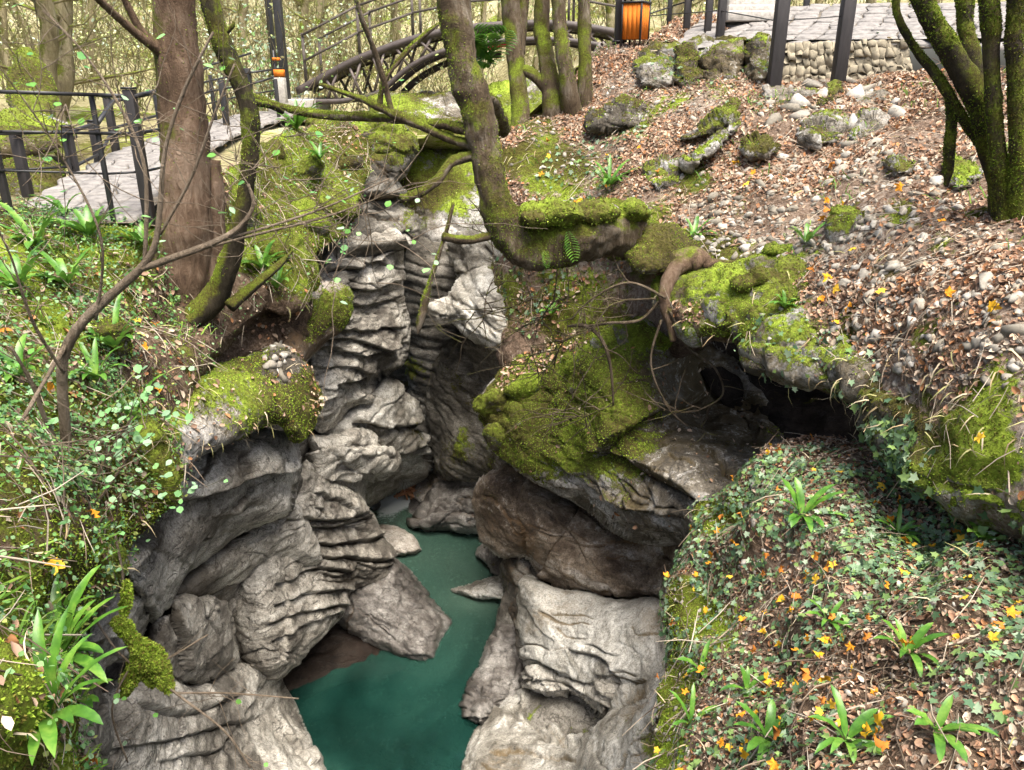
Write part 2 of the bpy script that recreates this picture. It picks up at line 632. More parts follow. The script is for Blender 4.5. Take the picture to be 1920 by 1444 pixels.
def stone_mesh(seed, n=13, flat=0.6):
    """angular broken stone: hull of a few points"""
    import bmesh
    rng = np.random.default_rng(seed)
    v = rng.normal(size=(n, 3))
    v /= np.linalg.norm(v, axis=1, keepdims=True)
    v *= (0.42 + 0.16 * rng.random((n, 1))) * np.array([1.15, 0.6 + 0.4 * rng.random(), flat * (0.6 + 0.6 * rng.random())])
    bm = bmesh.new()
    for p in v: bm.verts.new(p)
    bmesh.ops.convex_hull(bm, input=bm.verts[:])
    for x in [x for x in bm.verts if not x.link_faces]: bm.verts.remove(x)
    bmesh.ops.triangulate(bm, faces=bm.faces[:])
    bm.verts.index_update()
    V = np.array([x.co for x in bm.verts])
    f = np.array([[x.index for x in fc.verts] for fc in bm.faces])
    bm.free()
    return V, f


def snap(keys, x, y):
    """the surface point seen at this photo pixel, nearest to the viewer"""
    best = None
    for k in keys:
        s = SURF[k]
        d = ((s.px - np.array([x, y])) ** 2).sum(1)
        i = int(np.argmin(d))
        if d[i] < 150 and (best is None or depth(s.V[i]) < depth(best[0])): best = (s.V[i], s.N[i])
    return best

# ------------------------------------------------------------------ materials
class NB:
    """small node building helper"""
    def __init__(s, name):
        s.m = bpy.data.materials.new(name)
        s.m.use_nodes = True
        s.t = s.m.node_tree
        s.t.nodes.clear()
        s.out = s.t.nodes.new('ShaderNodeOutputMaterial')

    def n(s, typ, ins=None, **kw):
        x = s.t.nodes.new(typ)
        for k, v in kw.items(): setattr(x, k, v)
        for k, v in (ins or {}).items():
            i = x.inputs[k]
            if isinstance(v, bpy.types.NodeSocket): s.t.links.new(v, i)
            else: i.default_value = v
        return x

    def pos(s, scale=(1, 1, 1), rot=(0, 0, 0)):
        g = s.n('ShaderNodeNewGeometry')
        return s.n('ShaderNodeMapping', {0: g.outputs['Position'], 'Scale': scale, 'Rotation': rot}).outputs[0]

    def noise(s, vec, scale, detail=4, rough=0.55, dist=0.0):
        return s.n('ShaderNodeTexNoise', {'Vector': vec, 'Scale': scale, 'Detail': detail, 'Roughness': rough, 'Distortion': dist}).outputs[0]

    def ramp(s, fac, stops, interp='LINEAR'):
        r = s.n('ShaderNodeValToRGB', {0: fac})
        cr = r.color_ramp
        cr.interpolation = interp
        while len(cr.elements) < len(stops): cr.elements.new(0.5)
        for e, (p, c) in zip(cr.elements, stops):
            e.position = p
            e.color = (*c, 1) if len(c) == 3 else c
        return r.outputs[0]

    def range(s, v, a, b, c=0.0, d=1.0):
        return s.n('ShaderNodeMapRange', {0: v, 1: a, 2: b, 3: c, 4: d}).outputs[0]

    def mix(s, fac, a, b, mode='MIX'):
        x = s.n('ShaderNodeMix', data_type='RGBA', blend_type=mode)
        for k, v in ((0, fac), (6, a), (7, b)):
            i = x.inputs[k]
            if isinstance(v, bpy.types.NodeSocket): s.t.links.new(v, i)
            else: i.default_value = v if k == 0 else (*v, 1)
        return x.outputs[2]

    def math(s, op, a, b=0.0):
        x = s.n('ShaderNodeMath', operation=op)
        for k, v in ((0, a), (1, b)):
            if isinstance(v, bpy.types.NodeSocket): s.t.links.new(v, x.inputs[k])
            else: x.inputs[k].default_value = v
        return x.outputs[0]

    def attr(s, name, out='Fac'):
        return s.n('ShaderNodeAttribute', attribute_name=name).outputs[out]

    def bump(s, h, strength, dist, normal=None):
        b = s.n('ShaderNodeBump', {'Height': h, 'Strength': strength, 'Distance': dist})
        if normal is not None: s.t.links.new(normal, b.inputs['Normal'])
        return b.outputs[0]

    def bsdf(s, col, rough=0.85, normal=None, spec=0.3, **kw):
        b = s.n('ShaderNodeBsdfPrincipled')
        for k, v in [('Base Color', col), ('Roughness', rough), ('Specular IOR Level', spec)] + list(kw.items()):
            if isinstance(v, bpy.types.NodeSocket): s.t.links.new(v, b.inputs[k])
            else: b.inputs[k].default_value = (*v, 1) if isinstance(v, tuple) and len(v) == 3 else v
        if normal is not None: s.t.links.new(normal, b.inputs['Normal'])
        s.t.links.new(b.outputs[0], s.out.inputs[0])
        return b


MOSS_RAMP = [(0.0, (0.030, 0.022, 0.008)), (0.3, (0.078, 0.068, 0.016)), (0.55, (0.135, 0.165, 0.019)), (0.8, (0.22, 0.30, 0.028)), (1.0, (0.32, 0.40, 0.055))]


def moss_colour(b, v, fine, ramp=None):
    r = ramp or MOSS_RAMP
    t = b.math('ADD', b.math('MULTIPLY', b.attr('tone'), 0.5), b.math('MULTIPLY', fine, 0.5))
    return b.ramp(t, [(0.30, r[0][1])] + [(p * 0.36 + 0.34, c) for p, c in r[1:]])


def rock_mat(name, dark, mid, light, stainc=(0.13, 0.085, 0.045), bed=(0, 0, 0), stretch=3.2, mossramp=None, rough=0.8, lich=0.0, wet=0.0, scale=1.0, fiss=0.75):
    b = NB(name)
    v = b.pos()
    vs = b.pos((1, 1, stretch), bed)
    lay = b.noise(vs, 2.2 * scale, 6, 0.62, 0.3)
    fine = b.noise(v, 14 * scale, 6, 0.72)
    col = b.ramp(b.math('ADD', b.math('MULTIPLY', b.attr('tone'), 0.45), b.math('MULTIPLY', lay, 0.55)),
                 [(0.36, dark), (0.47, mid), (0.57, light), (0.68, tuple(min(1, c * 1.15) for c in light))])
    col = b.mix(0.6, col, b.ramp(fine, [(0.36, (0.28, 0.27, 0.25)), (0.47, (0.80, 0.79, 0.77)), (0.60, (1.12, 1.12, 1.12))]), 'MULTIPLY')
    fis = b.noise(vs, 1.5 * scale, 3, 0.5, 1.3)
    crack = b.range(b.math('ABSOLUTE', b.math('SUBTRACT', fis, 0.5)), 0.0, 0.013)
    col = b.mix(b.math('MULTIPLY', b.math('SUBTRACT', 1.0, crack), fiss), col, (0.04, 0.035, 0.03))
    speck = b.noise(v, 48, 3, 0.7)
    col = b.mix(0.7, col, b.ramp(speck, [(0.36, (0.35, 0.34, 0.32)), (0.45, (0.85, 0.85, 0.84)), (0.55, (1, 1, 1)), (0.64, (1.4, 1.4, 1.38))]), 'MULTIPLY')
    strk = b.range(b.noise(b.pos((1.3, 1.3, 0.16)), 1.7, 5, 0.6, 0.4), 0.54, 0.70)
    col = b.mix(b.math('MULTIPLY', strk, 0.6), col, tuple(c * 0.8 for c in dark))
    st = b.attr('stain')
    stn = b.range(b.math('ADD', st, b.math('MULTIPLY', b.math('SUBTRACT', fine, 0.5), 1.5)), 0.28, 0.60)
    col = b.mix(b.math('MULTIPLY', stn, 0.85), col, b.mix(lay, tuple(c * 0.25 for c in stainc), tuple(c * 1.3 for c in stainc)))
    if lich:
        li = b.range(b.math('ADD', b.math('MULTIPLY', fine, 0.6), b.math('MULTIPLY', lay, 0.4)), 0.55, 0.62)
        col = b.mix(b.math('MULTIPLY', li, lich), col, (0.62, 0.61, 0.57))
    mn = b.noise(v, 7.5, 6, 0.75)
    mf = b.range(b.math('ADD', b.attr('moss'), b.math('MULTIPLY', b.math('SUBTRACT', mn, 0.5), 1.7)), 0.36, 0.52)
    col = b.mix(mf, col, moss_colour(b, v, fine, mossramp))
    h = b.math('ADD', b.math('MULTIPLY', lay, 0.28), b.math('MULTIPLY', fine, b.math('ADD', 0.40, b.math('MULTIPLY', mf, 0.35))))
    h = b.math('ADD', h, b.math('MULTIPLY', crack, 0.22 * fiss))
    n1 = b.bump(h, 0.9, 0.08)
    b.bsdf(col, b.mix(mf, (rough,) * 3, (0.98,) * 3), n1, 0.25 + wet)
    return b.m


ROCK_GREY = rock_mat('limestone_grey', (0.11, 0.097, 0.08), (0.32, 0.295, 0.25), (0.53, 0.50, 0.44), stainc=(0.075, 0.06, 0.042), bed=(0.25, 0.15, 0))
ROCK_PALE = rock_mat('limestone_pale', (0.15, 0.135, 0.11), (0.34, 0.32, 0.275), (0.52, 0.50, 0.45), bed=(0.1, 0.3, 0), stretch=2.4, lich=0.45, fiss=0.12, stainc=(0.16, 0.11, 0.05))
ROCK_WET = rock_mat('limestone_wet', (0.055, 0.047, 0.040), (0.14, 0.124, 0.108), (0.28, 0.262, 0.238), stretch=1.6, rough=0.42, wet=0.35, scale=1.8, bed=(0.5, 0.2, 0.3))
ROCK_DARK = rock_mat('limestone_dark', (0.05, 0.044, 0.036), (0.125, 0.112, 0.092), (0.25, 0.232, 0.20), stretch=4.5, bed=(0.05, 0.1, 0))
ROCK_BROWN = rock_mat('limestone_brown', (0.09, 0.065, 0.045), (0.24, 0.19, 0.14), (0.44, 0.40, 0.35), stretch=2.0, stainc=(0.15, 0.09, 0.042), lich=0.3, fiss=0.5)
ROCK_CAVE_SHADE = rock_mat('wet_cave_rock', (0.008, 0.006, 0.005), (0.018, 0.013, 0.010), (0.035, 0.027, 0.021), stretch=1.6, rough=0.75, wet=-0.1, stainc=(0.02, 0.012, 0.008))  # damp brown rock, colour lowered to near black to stand for shade
ROCK_MOSS = rock_mat('mossy_limestone', (0.065, 0.055, 0.042), (0.16, 0.14, 0.11), (0.42, 0.40, 0.37), lich=0.5, stainc=(0.11, 0.08, 0.035), stretch=1.6, scale=1.3)


def soil_mat(name, c0, c1, c2, scale=1.0):
    b = NB(name)
    v = b.pos()
    n = b.noise(v, 20 * scale, 6, 0.78)
    col = b.ramp(b.math('ADD', b.math('MULTIPLY', n, 0.7), b.math('MULTIPLY', b.attr('tone'), 0.3)), [(0.36, c0), (0.50, c1), (0.64, c2)])
    mn = b.noise(v, 5.5, 6, 0.75)
    mf = b.range(b.math('ADD', b.attr('moss'), b.math('MULTIPLY', b.math('SUBTRACT', mn, 0.5), 1.7)), 0.36, 0.54)
    col = b.mix(mf, col, moss_colour(b, v, n))
    b.bsdf(col, 0.95, b.bump(n, 1.0, 0.05), 0.15)
    return b.m


SOIL = soil_mat('leaf_mould', (0.035, 0.024, 0.016), (0.12, 0.08, 0.052), (0.27, 0.20, 0.145))
SOIL_PALE = soil_mat('gravelly_leaf_mould', (0.07, 0.045, 0.03), (0.20, 0.14, 0.10), (0.40, 0.34, 0.28))
FOREST_FLOOR = soil_mat('forest_floor', (0.12, 0.10, 0.05), (0.28, 0.25, 0.13), (0.44, 0.40, 0.26), 0.4)  # colour paled so the woods look bright and hazy


def col_mat(name, rough=0.6, trans=0.0, spec=0.3, vary=0.0):
    """colour from the mesh's own colour attribute"""
    b = NB(name)
    c = b.attr('Col', 'Color')
    if vary:
        c = b.mix(vary, c, b.ramp(b.noise(b.pos(), 28, 5, 0.7), [(0.3, (0.35, 0.34, 0.32)), (0.55, (1, 1, 1))]), 'MULTIPLY')
    if trans:
        d = b.n('ShaderNodeBsdfPrincipled', {'Base Color': c, 'Roughness': rough, 'Specular IOR Level': spec})
        t = b.n('ShaderNodeBsdfTranslucent', {'Color': c})
        x = b.n('ShaderNodeMixShader', {0: trans, 1: d.outputs[0], 2: t.outputs[0]})
        b.t.links.new(x.outputs[0], b.out.inputs[0])
    else:
        b.bsdf(c, rough, None, spec)
    return b.m


LEAF_MAT = col_mat('leaf', 0.5, 0.25, 0.28)
DRY_MAT = col_mat('dry_leaf', 0.8, 0.12, 0.2)
MOSS_MAT = col_mat('moss_tuft', 0.95, 0.15, 0.1)
STONE_MAT = col_mat('stone', 0.85, 0, 0.25, vary=0.6)


def bark_mat(name, c0, c1, c2, mossy=0.5, up=0.6, sc_=1.0):
    b = NB(name)
    v = b.pos()
    vs = b.pos((1, 1, 0.28))
    n = b.noise(vs, 13 * sc_, 8, 0.75, 1.2)
    col = b.ramp(b.math('ADD', b.math('MULTIPLY', n, 0.6), b.math('MULTIPLY', b.noise(v, 2.5, 4), 0.4)), [(0.34, c0), (0.50, c1), (0.66, c2)])
    g = b.n('ShaderNodeNewGeometry')
    nz = b.n('ShaderNodeSeparateXYZ', {0: g.outputs['Normal']})
    side = b.math('ADD', b.math('MULTIPLY', nz.outputs[2], up), b.math('MULTIPLY', nz.outputs[0], -0.18))
    mf = b.range(b.math('ADD', b.math('ADD', side, mossy), b.math('MULTIPLY', b.math('SUBTRACT', b.noise(v, 3.2, 7, 0.7), 0.5), 2.0)), 0.36, 0.62)
    mc = b.ramp(b.math('ADD', b.math('MULTIPLY', b.noise(v, 3.0, 5, 0.6), 0.5), b.math('MULTIPLY', b.noise(v, 45, 4, 0.7), 0.5)),
                [(0.30, MOSS_RAMP[0][1])] + [(p * 0.42 + 0.32, c) for p, c in MOSS_RAMP[1:]])
    col = b.mix(mf, col, mc)
    nn = b.bump(b.math('ADD', n, b.math('MULTIPLY', b.noise(v, 60, 4, 0.7), 0.5)), 1.0, 0.05)
    b.bsdf(col, 0.92, nn, 0.15)
    return b.m


BARK_BROWN = bark_mat('bark_brown', (0.045, 0.027, 0.018), (0.15, 0.098, 0.064), (0.30, 0.22, 0.16), 0.20, 0.3)
BARK_DARK = bark_mat('bark_dark', (0.012, 0.010, 0.007), (0.04, 0.032, 0.02), (0.09, 0.07, 0.045), 0.48, 0.8)
BARK_MOSS = bark_mat('bark_mossy', (0.04, 0.028, 0.018), (0.11, 0.08, 0.05), (0.26, 0.22, 0.17), 0.36, 0.8)
BARK_FAR = bark_mat('bark_far', (0.10, 0.08, 0.045), (0.25, 0.21, 0.12), (0.42, 0.37, 0.25), 0.36, 0.5)  # lighter bark tone stands in for haze over the far woods
TWIG = bark_mat('twig_bark', (0.10, 0.075, 0.05), (0.22, 0.17, 0.12), (0.36, 0.29, 0.22), -0.15, 0.4)
TWIG_DARK = bark_mat('twig_bark_dark', (0.04, 0.028, 0.02), (0.10, 0.075, 0.05), (0.19, 0.15, 0.11), 0.0, 0.5)


def plain_mat(name, c, rough=0.6, metal=0.0, spec=0.4, nscale=14, var=0.45, bump=0.3, stretch=(1, 1, 1)):
    b = NB(name)
    v = b.pos(stretch)
    n = b.noise(v, nscale, 6, 0.7)
    col = b.ramp(n, [(0.30, tuple(x * (1 - var) for x in c)), (0.55, c), (0.75, tuple(min(1, x * (1 + var * 0.6)) for x in c))])
    nn = b.bump(n, bump, 0.01)
    b.bsdf(col, rough, nn, spec, Metallic=metal)
    return b.m


STEEL_BLACK = plain_mat('black_painted_steel', (0.022, 0.021, 0.022), 0.5, 0, 0.5, 20)
WOOD_BLACK = plain_mat('dark_stained_timber', (0.03, 0.026, 0.026), 0.6, 0, 0.4, 18, stretch=(1, 1, 0.2))
WOOD_GREY = plain_mat('weathered_timber', (0.10, 0.085, 0.075), 0.85, 0, 0.2, 16, stretch=(0.3, 1, 1))
BRIDGE_STEEL = plain_mat('bridge_dark_steel', (0.055, 0.042, 0.038), 0.6, 0, 0.4, 10)
BRIDGE_TUBE = plain_mat('bridge_brown_tube', (0.12, 0.095, 0.085), 0.55, 0, 0.4, 12)
ORANGE = plain_mat('orange_boards', (0.62, 0.17, 0.02), 0.75, 0, 0.15, 8, var=0.06, bump=0.05, stretch=(3, 3, 0.5))
DRIFT = plain_mat('driftwood', (0.42, 0.19, 0.09), 0.8)
RED = plain_mat('red_paint', (0.45, 0.03, 0.04), 0.5)
CONCRETE = plain_mat('concrete', (0.42, 0.39, 0.35), 0.9, 0, 0.2, 20)
PAVING = plain_mat('paving_stone', (0.215, 0.20, 0.185), 0.85, 0, 0.25, 9, var=0.5, bump=0.8)
MORTAR = plain_mat('mortar', (0.14, 0.12, 0.095), 0.95, 0, 0.1, 22, bump=0.6)
WALLSTONE = plain_mat('wall_stone', (0.27, 0.235, 0.17), 0.9, 0, 0.2, 7, var=0.5, bump=0.8)

MOSS_SOLID = plain_mat('moss_mat', (0.13, 0.18, 0.02), 0.95, 0, 0.1, 30, var=0.6, bump=1.0)
# water: turbid teal over a stony bed
b = NB('river_water')
v = b.pos()
foam = b.noise(v, 9, 8, 0.75, 1.0)
col = b.ramp(b.noise(b.pos((1, 0.6, 1)), 0.7, 5, 0.6, 0.8), [(0.34, (0.003, 0.016, 0.012)), (0.5, (0.006, 0.029, 0.022)), (0.68, (0.014, 0.050, 0.037))])
sh = b.attr('shallow_skylit')
col = b.mix(b.math('MULTIPLY', sh, 0.85), col, (0.115, 0.20, 0.145))
ff = b.range(b.math('ADD', b.attr('foam'), b.math('MULTIPLY', b.math('SUBTRACT', foam, 0.5), 1.2)), 0.55, 0.85)
specks = b.range(b.noise(v, 34, 2, 0.4), 0.78, 0.80)
col = b.mix(b.math('MAXIMUM', ff, b.math('MULTIPLY', specks, 0.5)), col, (0.75, 0.80, 0.78))
rip = b.math('ADD', b.noise(b.pos((1.0, 0.55, 1)), 4.5, 5, 0.55, 0.6), b.math('MULTIPLY', foam, b.math('MULTIPLY', b.attr('foam'), 3.0)))
b.bsdf(col, b.math('ADD', 0.03, b.math('MULTIPLY', ff, 0.5)), b.bump(rip, 0.5, 0.06), 0.5, IOR=1.33,
       Alpha=b.math('SUBTRACT', 0.88, b.math('MULTIPLY', sh, 0.18)))
WATER = b.m

# ------------------------------------------------------------------ canyon
WZ = -8.5


def wy(py):
    """distance at which the water surface shows at this photo row"""
    th = PITCH + math.atan((py - 722) / F)
    return -WZ / math.tan(th)


left_wall = tag(empty('left_cliff'), 'grey layered limestone cliff on the left of the gorge', 'cliff', kind='structure')
right_wall = tag(empty('right_cliff'), 'pale and brown limestone cliff on the right of the gorge', 'cliff', kind='structure')
far_wall = tag(empty('far_cliff'), 'dark mossy cliff closing the gorge under the bridge', 'cliff', kind='structure')

# --- water and bed
def sheet(name, x0, x1, y0, y1, nx, ny, zf, mat, attrs=None, parent=None):
    gx, gy = np.meshgrid(np.linspace(x0, x1, nx), np.linspace(y0, y1, ny))
    v = np.c_[gx.ravel(), gy.ravel(), np.zeros(nx * ny)]
    v[:, 2] = zf(v[:, 0], v[:, 1])
    i = np.arange(nx * ny).reshape(ny, nx)
    q = np.c_[i[:-1, :-1].ravel(), i[:-1, 1:].ravel(), i[1:, 1:].ravel(), i[1:, :-1].ravel()]
    me = mesh_np(name, v, [q], True, attrs(v) if attrs else None)
    s = Surf(); s.V, s.Q, s.N, s.moss = v, q, normals(v, q), np.zeros(len(v))
    SURF[name] = s
    return link(name, me, mat, parent)


def water_attrs(v):
    x, y = proj(v)
    far = np.clip((v[:, 1] - 13.6) / 1.3, 0, 1)
    n = fbm(v, 1.2, 3, 3)
    foam = np.clip((v[:, 1] - 14.6) / 1.6, 0, 1) * 0.75 + 0.25 * n * far
    g = lambda ax, ay, rx, ry: np.exp(-((x - ax) / rx) ** 2 - ((y - ay) / ry) ** 2)
    foam = foam + 0.9 * g(735, 942, 45, 16) + 0.55 * g(725, 968, 34, 22)
    mid = np.clip((v[:, 1] - 9.5) / 3.5, 0, 1)
    sh = far * 0.85 + 0.42 * mid + 0.5 * g(905, 1125, 60, 22) + 0.15 * n * mid  # paler with distance: sky light put into the colour, besides real shallows
    return {'foam': np.clip(foam, 0, 1), 'shallow_skylit': np.clip(sh, 0, 1)}


tag(sheet('river_water', -8, 8, 4, 24, 160, 200, lambda x, y: WZ + 0.25 * np.clip((y - 14.6) / 2, 0, 2.5), WATER, water_attrs), 'still teal river water at the bottom of the gorge', 'water', kind='structure')
tag(sheet('river_bed', -9, 9, 3, 25, 80, 100, lambda x, y: WZ - 0.5 - 0.9 * np.clip((15 - y) / 6, 0, 1) + 0.25 * vnoise(np.c_[x, y, y * 0], 0.9, 2), ROCK_BROWN), 'stony bed under the teal river water', 'river bed', kind='structure')

C = lambda g, l, w, *p: (g, l, w, p)

# --- far cliff and the rocks under the bridge
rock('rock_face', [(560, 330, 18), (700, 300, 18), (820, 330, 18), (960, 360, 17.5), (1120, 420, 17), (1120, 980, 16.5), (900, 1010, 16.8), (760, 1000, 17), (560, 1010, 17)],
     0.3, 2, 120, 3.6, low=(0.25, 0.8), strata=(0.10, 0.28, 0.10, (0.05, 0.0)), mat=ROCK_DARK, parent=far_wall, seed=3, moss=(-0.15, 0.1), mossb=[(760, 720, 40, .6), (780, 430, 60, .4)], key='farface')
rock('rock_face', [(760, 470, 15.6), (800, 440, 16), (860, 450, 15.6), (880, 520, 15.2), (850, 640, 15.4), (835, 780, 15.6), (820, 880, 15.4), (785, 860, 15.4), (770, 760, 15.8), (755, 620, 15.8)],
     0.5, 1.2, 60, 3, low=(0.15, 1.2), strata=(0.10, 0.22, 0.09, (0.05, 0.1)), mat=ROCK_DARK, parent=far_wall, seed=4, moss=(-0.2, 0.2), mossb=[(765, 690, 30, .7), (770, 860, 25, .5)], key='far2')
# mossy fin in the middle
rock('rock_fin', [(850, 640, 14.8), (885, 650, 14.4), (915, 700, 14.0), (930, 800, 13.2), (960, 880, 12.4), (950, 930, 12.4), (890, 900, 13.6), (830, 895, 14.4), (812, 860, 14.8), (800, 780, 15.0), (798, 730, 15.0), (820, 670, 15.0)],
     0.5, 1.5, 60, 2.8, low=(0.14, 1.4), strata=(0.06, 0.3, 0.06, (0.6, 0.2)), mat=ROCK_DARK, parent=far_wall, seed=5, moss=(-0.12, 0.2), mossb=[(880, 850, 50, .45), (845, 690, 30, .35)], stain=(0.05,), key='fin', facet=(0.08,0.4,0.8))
# pale overhanging ledge
rock('rock_ledge', [(806, 572, 13.6), (835, 560, 13.8), (862, 520, 14.0), (890, 500, 14), (935, 515, 13.2), (960, 580, 12.4), (955, 640, 12.2), (930, 655, 12.3), (890, 640, 12.7), (850, 618, 13.2), (818, 600, 13.5)],
     0.6, 1.3, 40, 2.4, low=(0.08, 1.8), strata=(0.07, 0.20, 0.06, (0.1, -0.15)), mat=ROCK_PALE, parent=right_wall, seed=6, moss=(-0.25, 0.0), mossb=[(940, 590, 30, .6)], stain=(-0.3,), key='paleledge', auto=(8, 15), facet=(0.08, 0.4, 0.6),
     cracks=[C(.06, .03, 4, (815, 592), (870, 615), (930, 640)), C(.04, .02, 3, (850, 560), (900, 585), (940, 590))])
rock('rock_face', [(840, 455, 14.4), (880, 430, 14.2), (960, 440, 13.2), (1020, 480, 12.4), (1000, 560, 12.3), (950, 600, 12.8), (910, 560, 13.6), (870, 540, 14.2), (855, 500, 14.5)],
     0.4, 1.5, 50, 2.8, low=(0.12, 1.6), strata=(0.05, 0.35, 0.05, (0.8, 0)), mat=ROCK_PALE, parent=right_wall, seed=7, moss=(0.12, 0.2), mossb=[(960, 520, 50, .5), (890, 470, 25, -.4)], key='paleface', auto=(8, 60), facet=(0.08, 0.4, 0.8))
# dark cave wall right of the fin
rock('rock_face', [(880, 630, 14), (950, 630, 13), (1010, 680, 12), (1010, 800, 12), (960, 900, 12.5), (900, 760, 14)], 0.2, 1, 50, 4, mat=ROCK_DARK, parent=far_wall, seed=8, strata=(0.08, 0.25, 0.08, (0, 0)), key='cavewall')
# vegetated bank in the middle distance under the bridge
rock('earth_bank', [(690, 190, 19), (760, 175, 20), (900, 165, 20.5), (1060, 150, 19), (1100, 250, 17), (1060, 430, 15.5), (930, 520, 15), (860, 480, 15.5), (790, 470, 16), (745, 400, 16.5), (720, 280, 17.5)],
     0.6, 2.0, 80, 3.6, low=(0.35, 0.9), strata=(0.10, 0.5, 0.08, (0.1, 0.1)), mat=ROCK_MOSS, parent=far_wall, seed=9, moss=(0.42, 0.25), stain=(0.2,), stainb=[(870, 180, 40, -.6)], mossb=[(835, 450, 30, -.8), (870, 190, 30, -.6)], key='midbank')

# boulder in the water in the middle
o = rock('river_boulder', [(768, 975, 14.2), (790, 935, 14.5), (812, 905, 14.8), (850, 890, 14.7), (900, 895, 14.2), (935, 930, 13.6), (930, 985, 13.4), (895, 998, 13.7), (830, 996, 13.8), (780, 992, 13.9)],
     0.5, 0.8, 45, 2.2, low=(0.10, 1.5), strata=(0.07, 0.3, 0.05, (-0.3, 0.0)), mat=ROCK_WET, seed=10, moss=(-0.4, 0), key='riverboulder', auto=(6, 5), facet=(0.08, 0.5, 0.6),
     cracks=[C(.05, -.04, 4, (775, 970), (830, 960), (890, 965))])
tag(o, 'dark water worn boulder with a pale flank in the middle of the river', 'boulder')
o = rock('river_boulder', [(770, 930, 15.2), (790, 905, 15.5), (830, 868, 15.2), (880, 850, 14.6), (925, 860, 14), (940, 900, 13.6), (900, 912, 14), (850, 905, 14.6), (815, 920, 15), (790, 950, 15)],
     0.4, 0.8, 30, 2.2, low=(0.10, 2), strata=(0.08, 0.2, 0.06, (0.1, 0)), mat=ROCK_BROWN, seed=12, moss=(-0.1, 0.3), key='riverboulder2', facet=(0.08, 0.3, 0.5))
tag(o, 'brown layered boulder behind the dark river boulder', 'boulder')
for i, (pl, lab, m_) in enumerate([
        ([(705, 985, 13.9), (740, 985, 13.8), (775, 1005, 13.5), (792, 1030, 13.1), (760, 1040, 12.9), (715, 1035, 13.0), (690, 1010, 13.4)], 'low flat pinkish rock at the water edge under the left cliff', ROCK_BROWN),
        ([(693, 950, 14.9), (710, 938, 15.1), (718, 948, 15), (708, 960, 14.7), (695, 962, 14.7)], 'small dark wet stone by the white water', ROCK_WET),
        ([(847, 1106, 11.9), (890, 1092, 12.0), (950, 1075, 12.1), (985, 1080, 12), (985, 1125, 11.3), (930, 1125, 11.4), (880, 1118, 11.6)], 'flat pale rock spit reaching into the teal water', ROCK_PALE),
        ([(890, 1040, 12.8), (905, 1018, 13.1), (950, 1030, 12.8), (985, 1060, 12.2), (970, 1085, 11.9), (935, 1080, 12.1), (905, 1050, 12.6)], 'small dark jagged rock at the foot of the brown cliff', ROCK_WET),
        ([(760, 955, 14.9), (785, 915, 15.4), (800, 935, 15.1), (775, 968, 14.6)], 'dark slanting slab leaning on the river boulder', ROCK_WET)]):
    o = rock('river_rock', pl, 0.25, 0.5, 25, 2.0, low=(0.06, 3), fine=(0.025, 9), strata=(0.03, 0.14, 0.03, (0.2, 0.1)), mat=m_, seed=30 + i, rough=4, key='rr%d' % i)
    tag(o, lab, 'rock')
# heap of orange-brown driftwood and leaves is scattered later at (775, 925)

# --- left cliff, from back to front
rock('rock_pillar', [(640, 235, 13.8), (690, 212, 14.0), (745, 222, 14.3), (776, 255, 14.4), (774, 310, 14.3), (745, 350, 14.1), (752, 385, 14.0), (782, 408, 13.8), (780, 445, 13.5), (750, 462, 13.3), (700, 480, 12.9), (640, 470, 12.2), (620, 420, 12.2), (660, 330, 13.2)],
     0.7, 1.6, 60, 2.6, low=(0.16, 1.2), strata=(0.10, 0.45, 0.06, (0.1, 0.0)), mat=ROCK_DARK, parent=left_wall, seed=13, moss=(-0.3, 0.2), mossb=[(700, 235, 60, 1.0), (760, 270, 30, .5), (760, 420, 25, .6), (660, 300, 30, .5)], stain=(-.1,), stainb=[(700, 270, 60, .5)], key='pillar', auto=(10, 0), facet=(0.10, 0.6, 0.6),
     cracks=[C(.15, .08, 6, (650, 385), (700, 372), (748, 372)), C(.12, .08, 6, (630, 455), (700, 455), (752, 440))])
rock('rock_wall', [(590, 500, 11.4), (640, 450, 12.1), (710, 445, 12.8), (750, 455, 13.2), (756, 520, 13.3), (762, 575, 13.4), (772, 600, 13.5), (765, 660, 13.3), (755, 690, 13.2), (715, 715, 12.8), (716, 740, 12.6), (700, 762, 12.3), (660, 775, 11.9), (620, 805, 11.4), (585, 795, 11.0), (570, 700, 10.8), (575, 600, 11)],
     0.7, 1.8, 70, 2.3, low=(0.14, 1.2), strata=(0.035, 0.15, 0.035, (0.12, -0.1)), mat=ROCK_GREY, parent=left_wall, seed=14, moss=(-0.55, 0.0), mossb=[(762, 590, 25, .6)], stain=(-.25,), stainb=[(680, 480, 60, .35)], key='wall_upper', auto=(14, -6), facet=(0.10, 0.55, 0.42),
     cracks=[C(.15, .10, 5, (640, 470), (690, 475), (745, 468)), C(.12, .06, 5, (630, 500), (690, 505), (735, 480)), C(.10, .06, 4, (660, 540), (700, 548), (745, 530)), C(.10, .05, 4, (655, 568), (700, 575), (750, 560)),
             C(.13, .06, 4, (630, 620), (690, 622), (740, 618)), C(.14, .08, 4, (625, 655), (680, 668), (740, 652)), C(.12, .06, 3.5, (615, 640), (665, 640), (720, 655)), C(.16, .08, 4.5, (640, 718), (690, 712), (745, 692)),
             C(.10, .05, 4, (590, 755), (630, 735), (640, 715)), C(.08, .04, 3, (600, 690), (650, 690), (690, 700))])
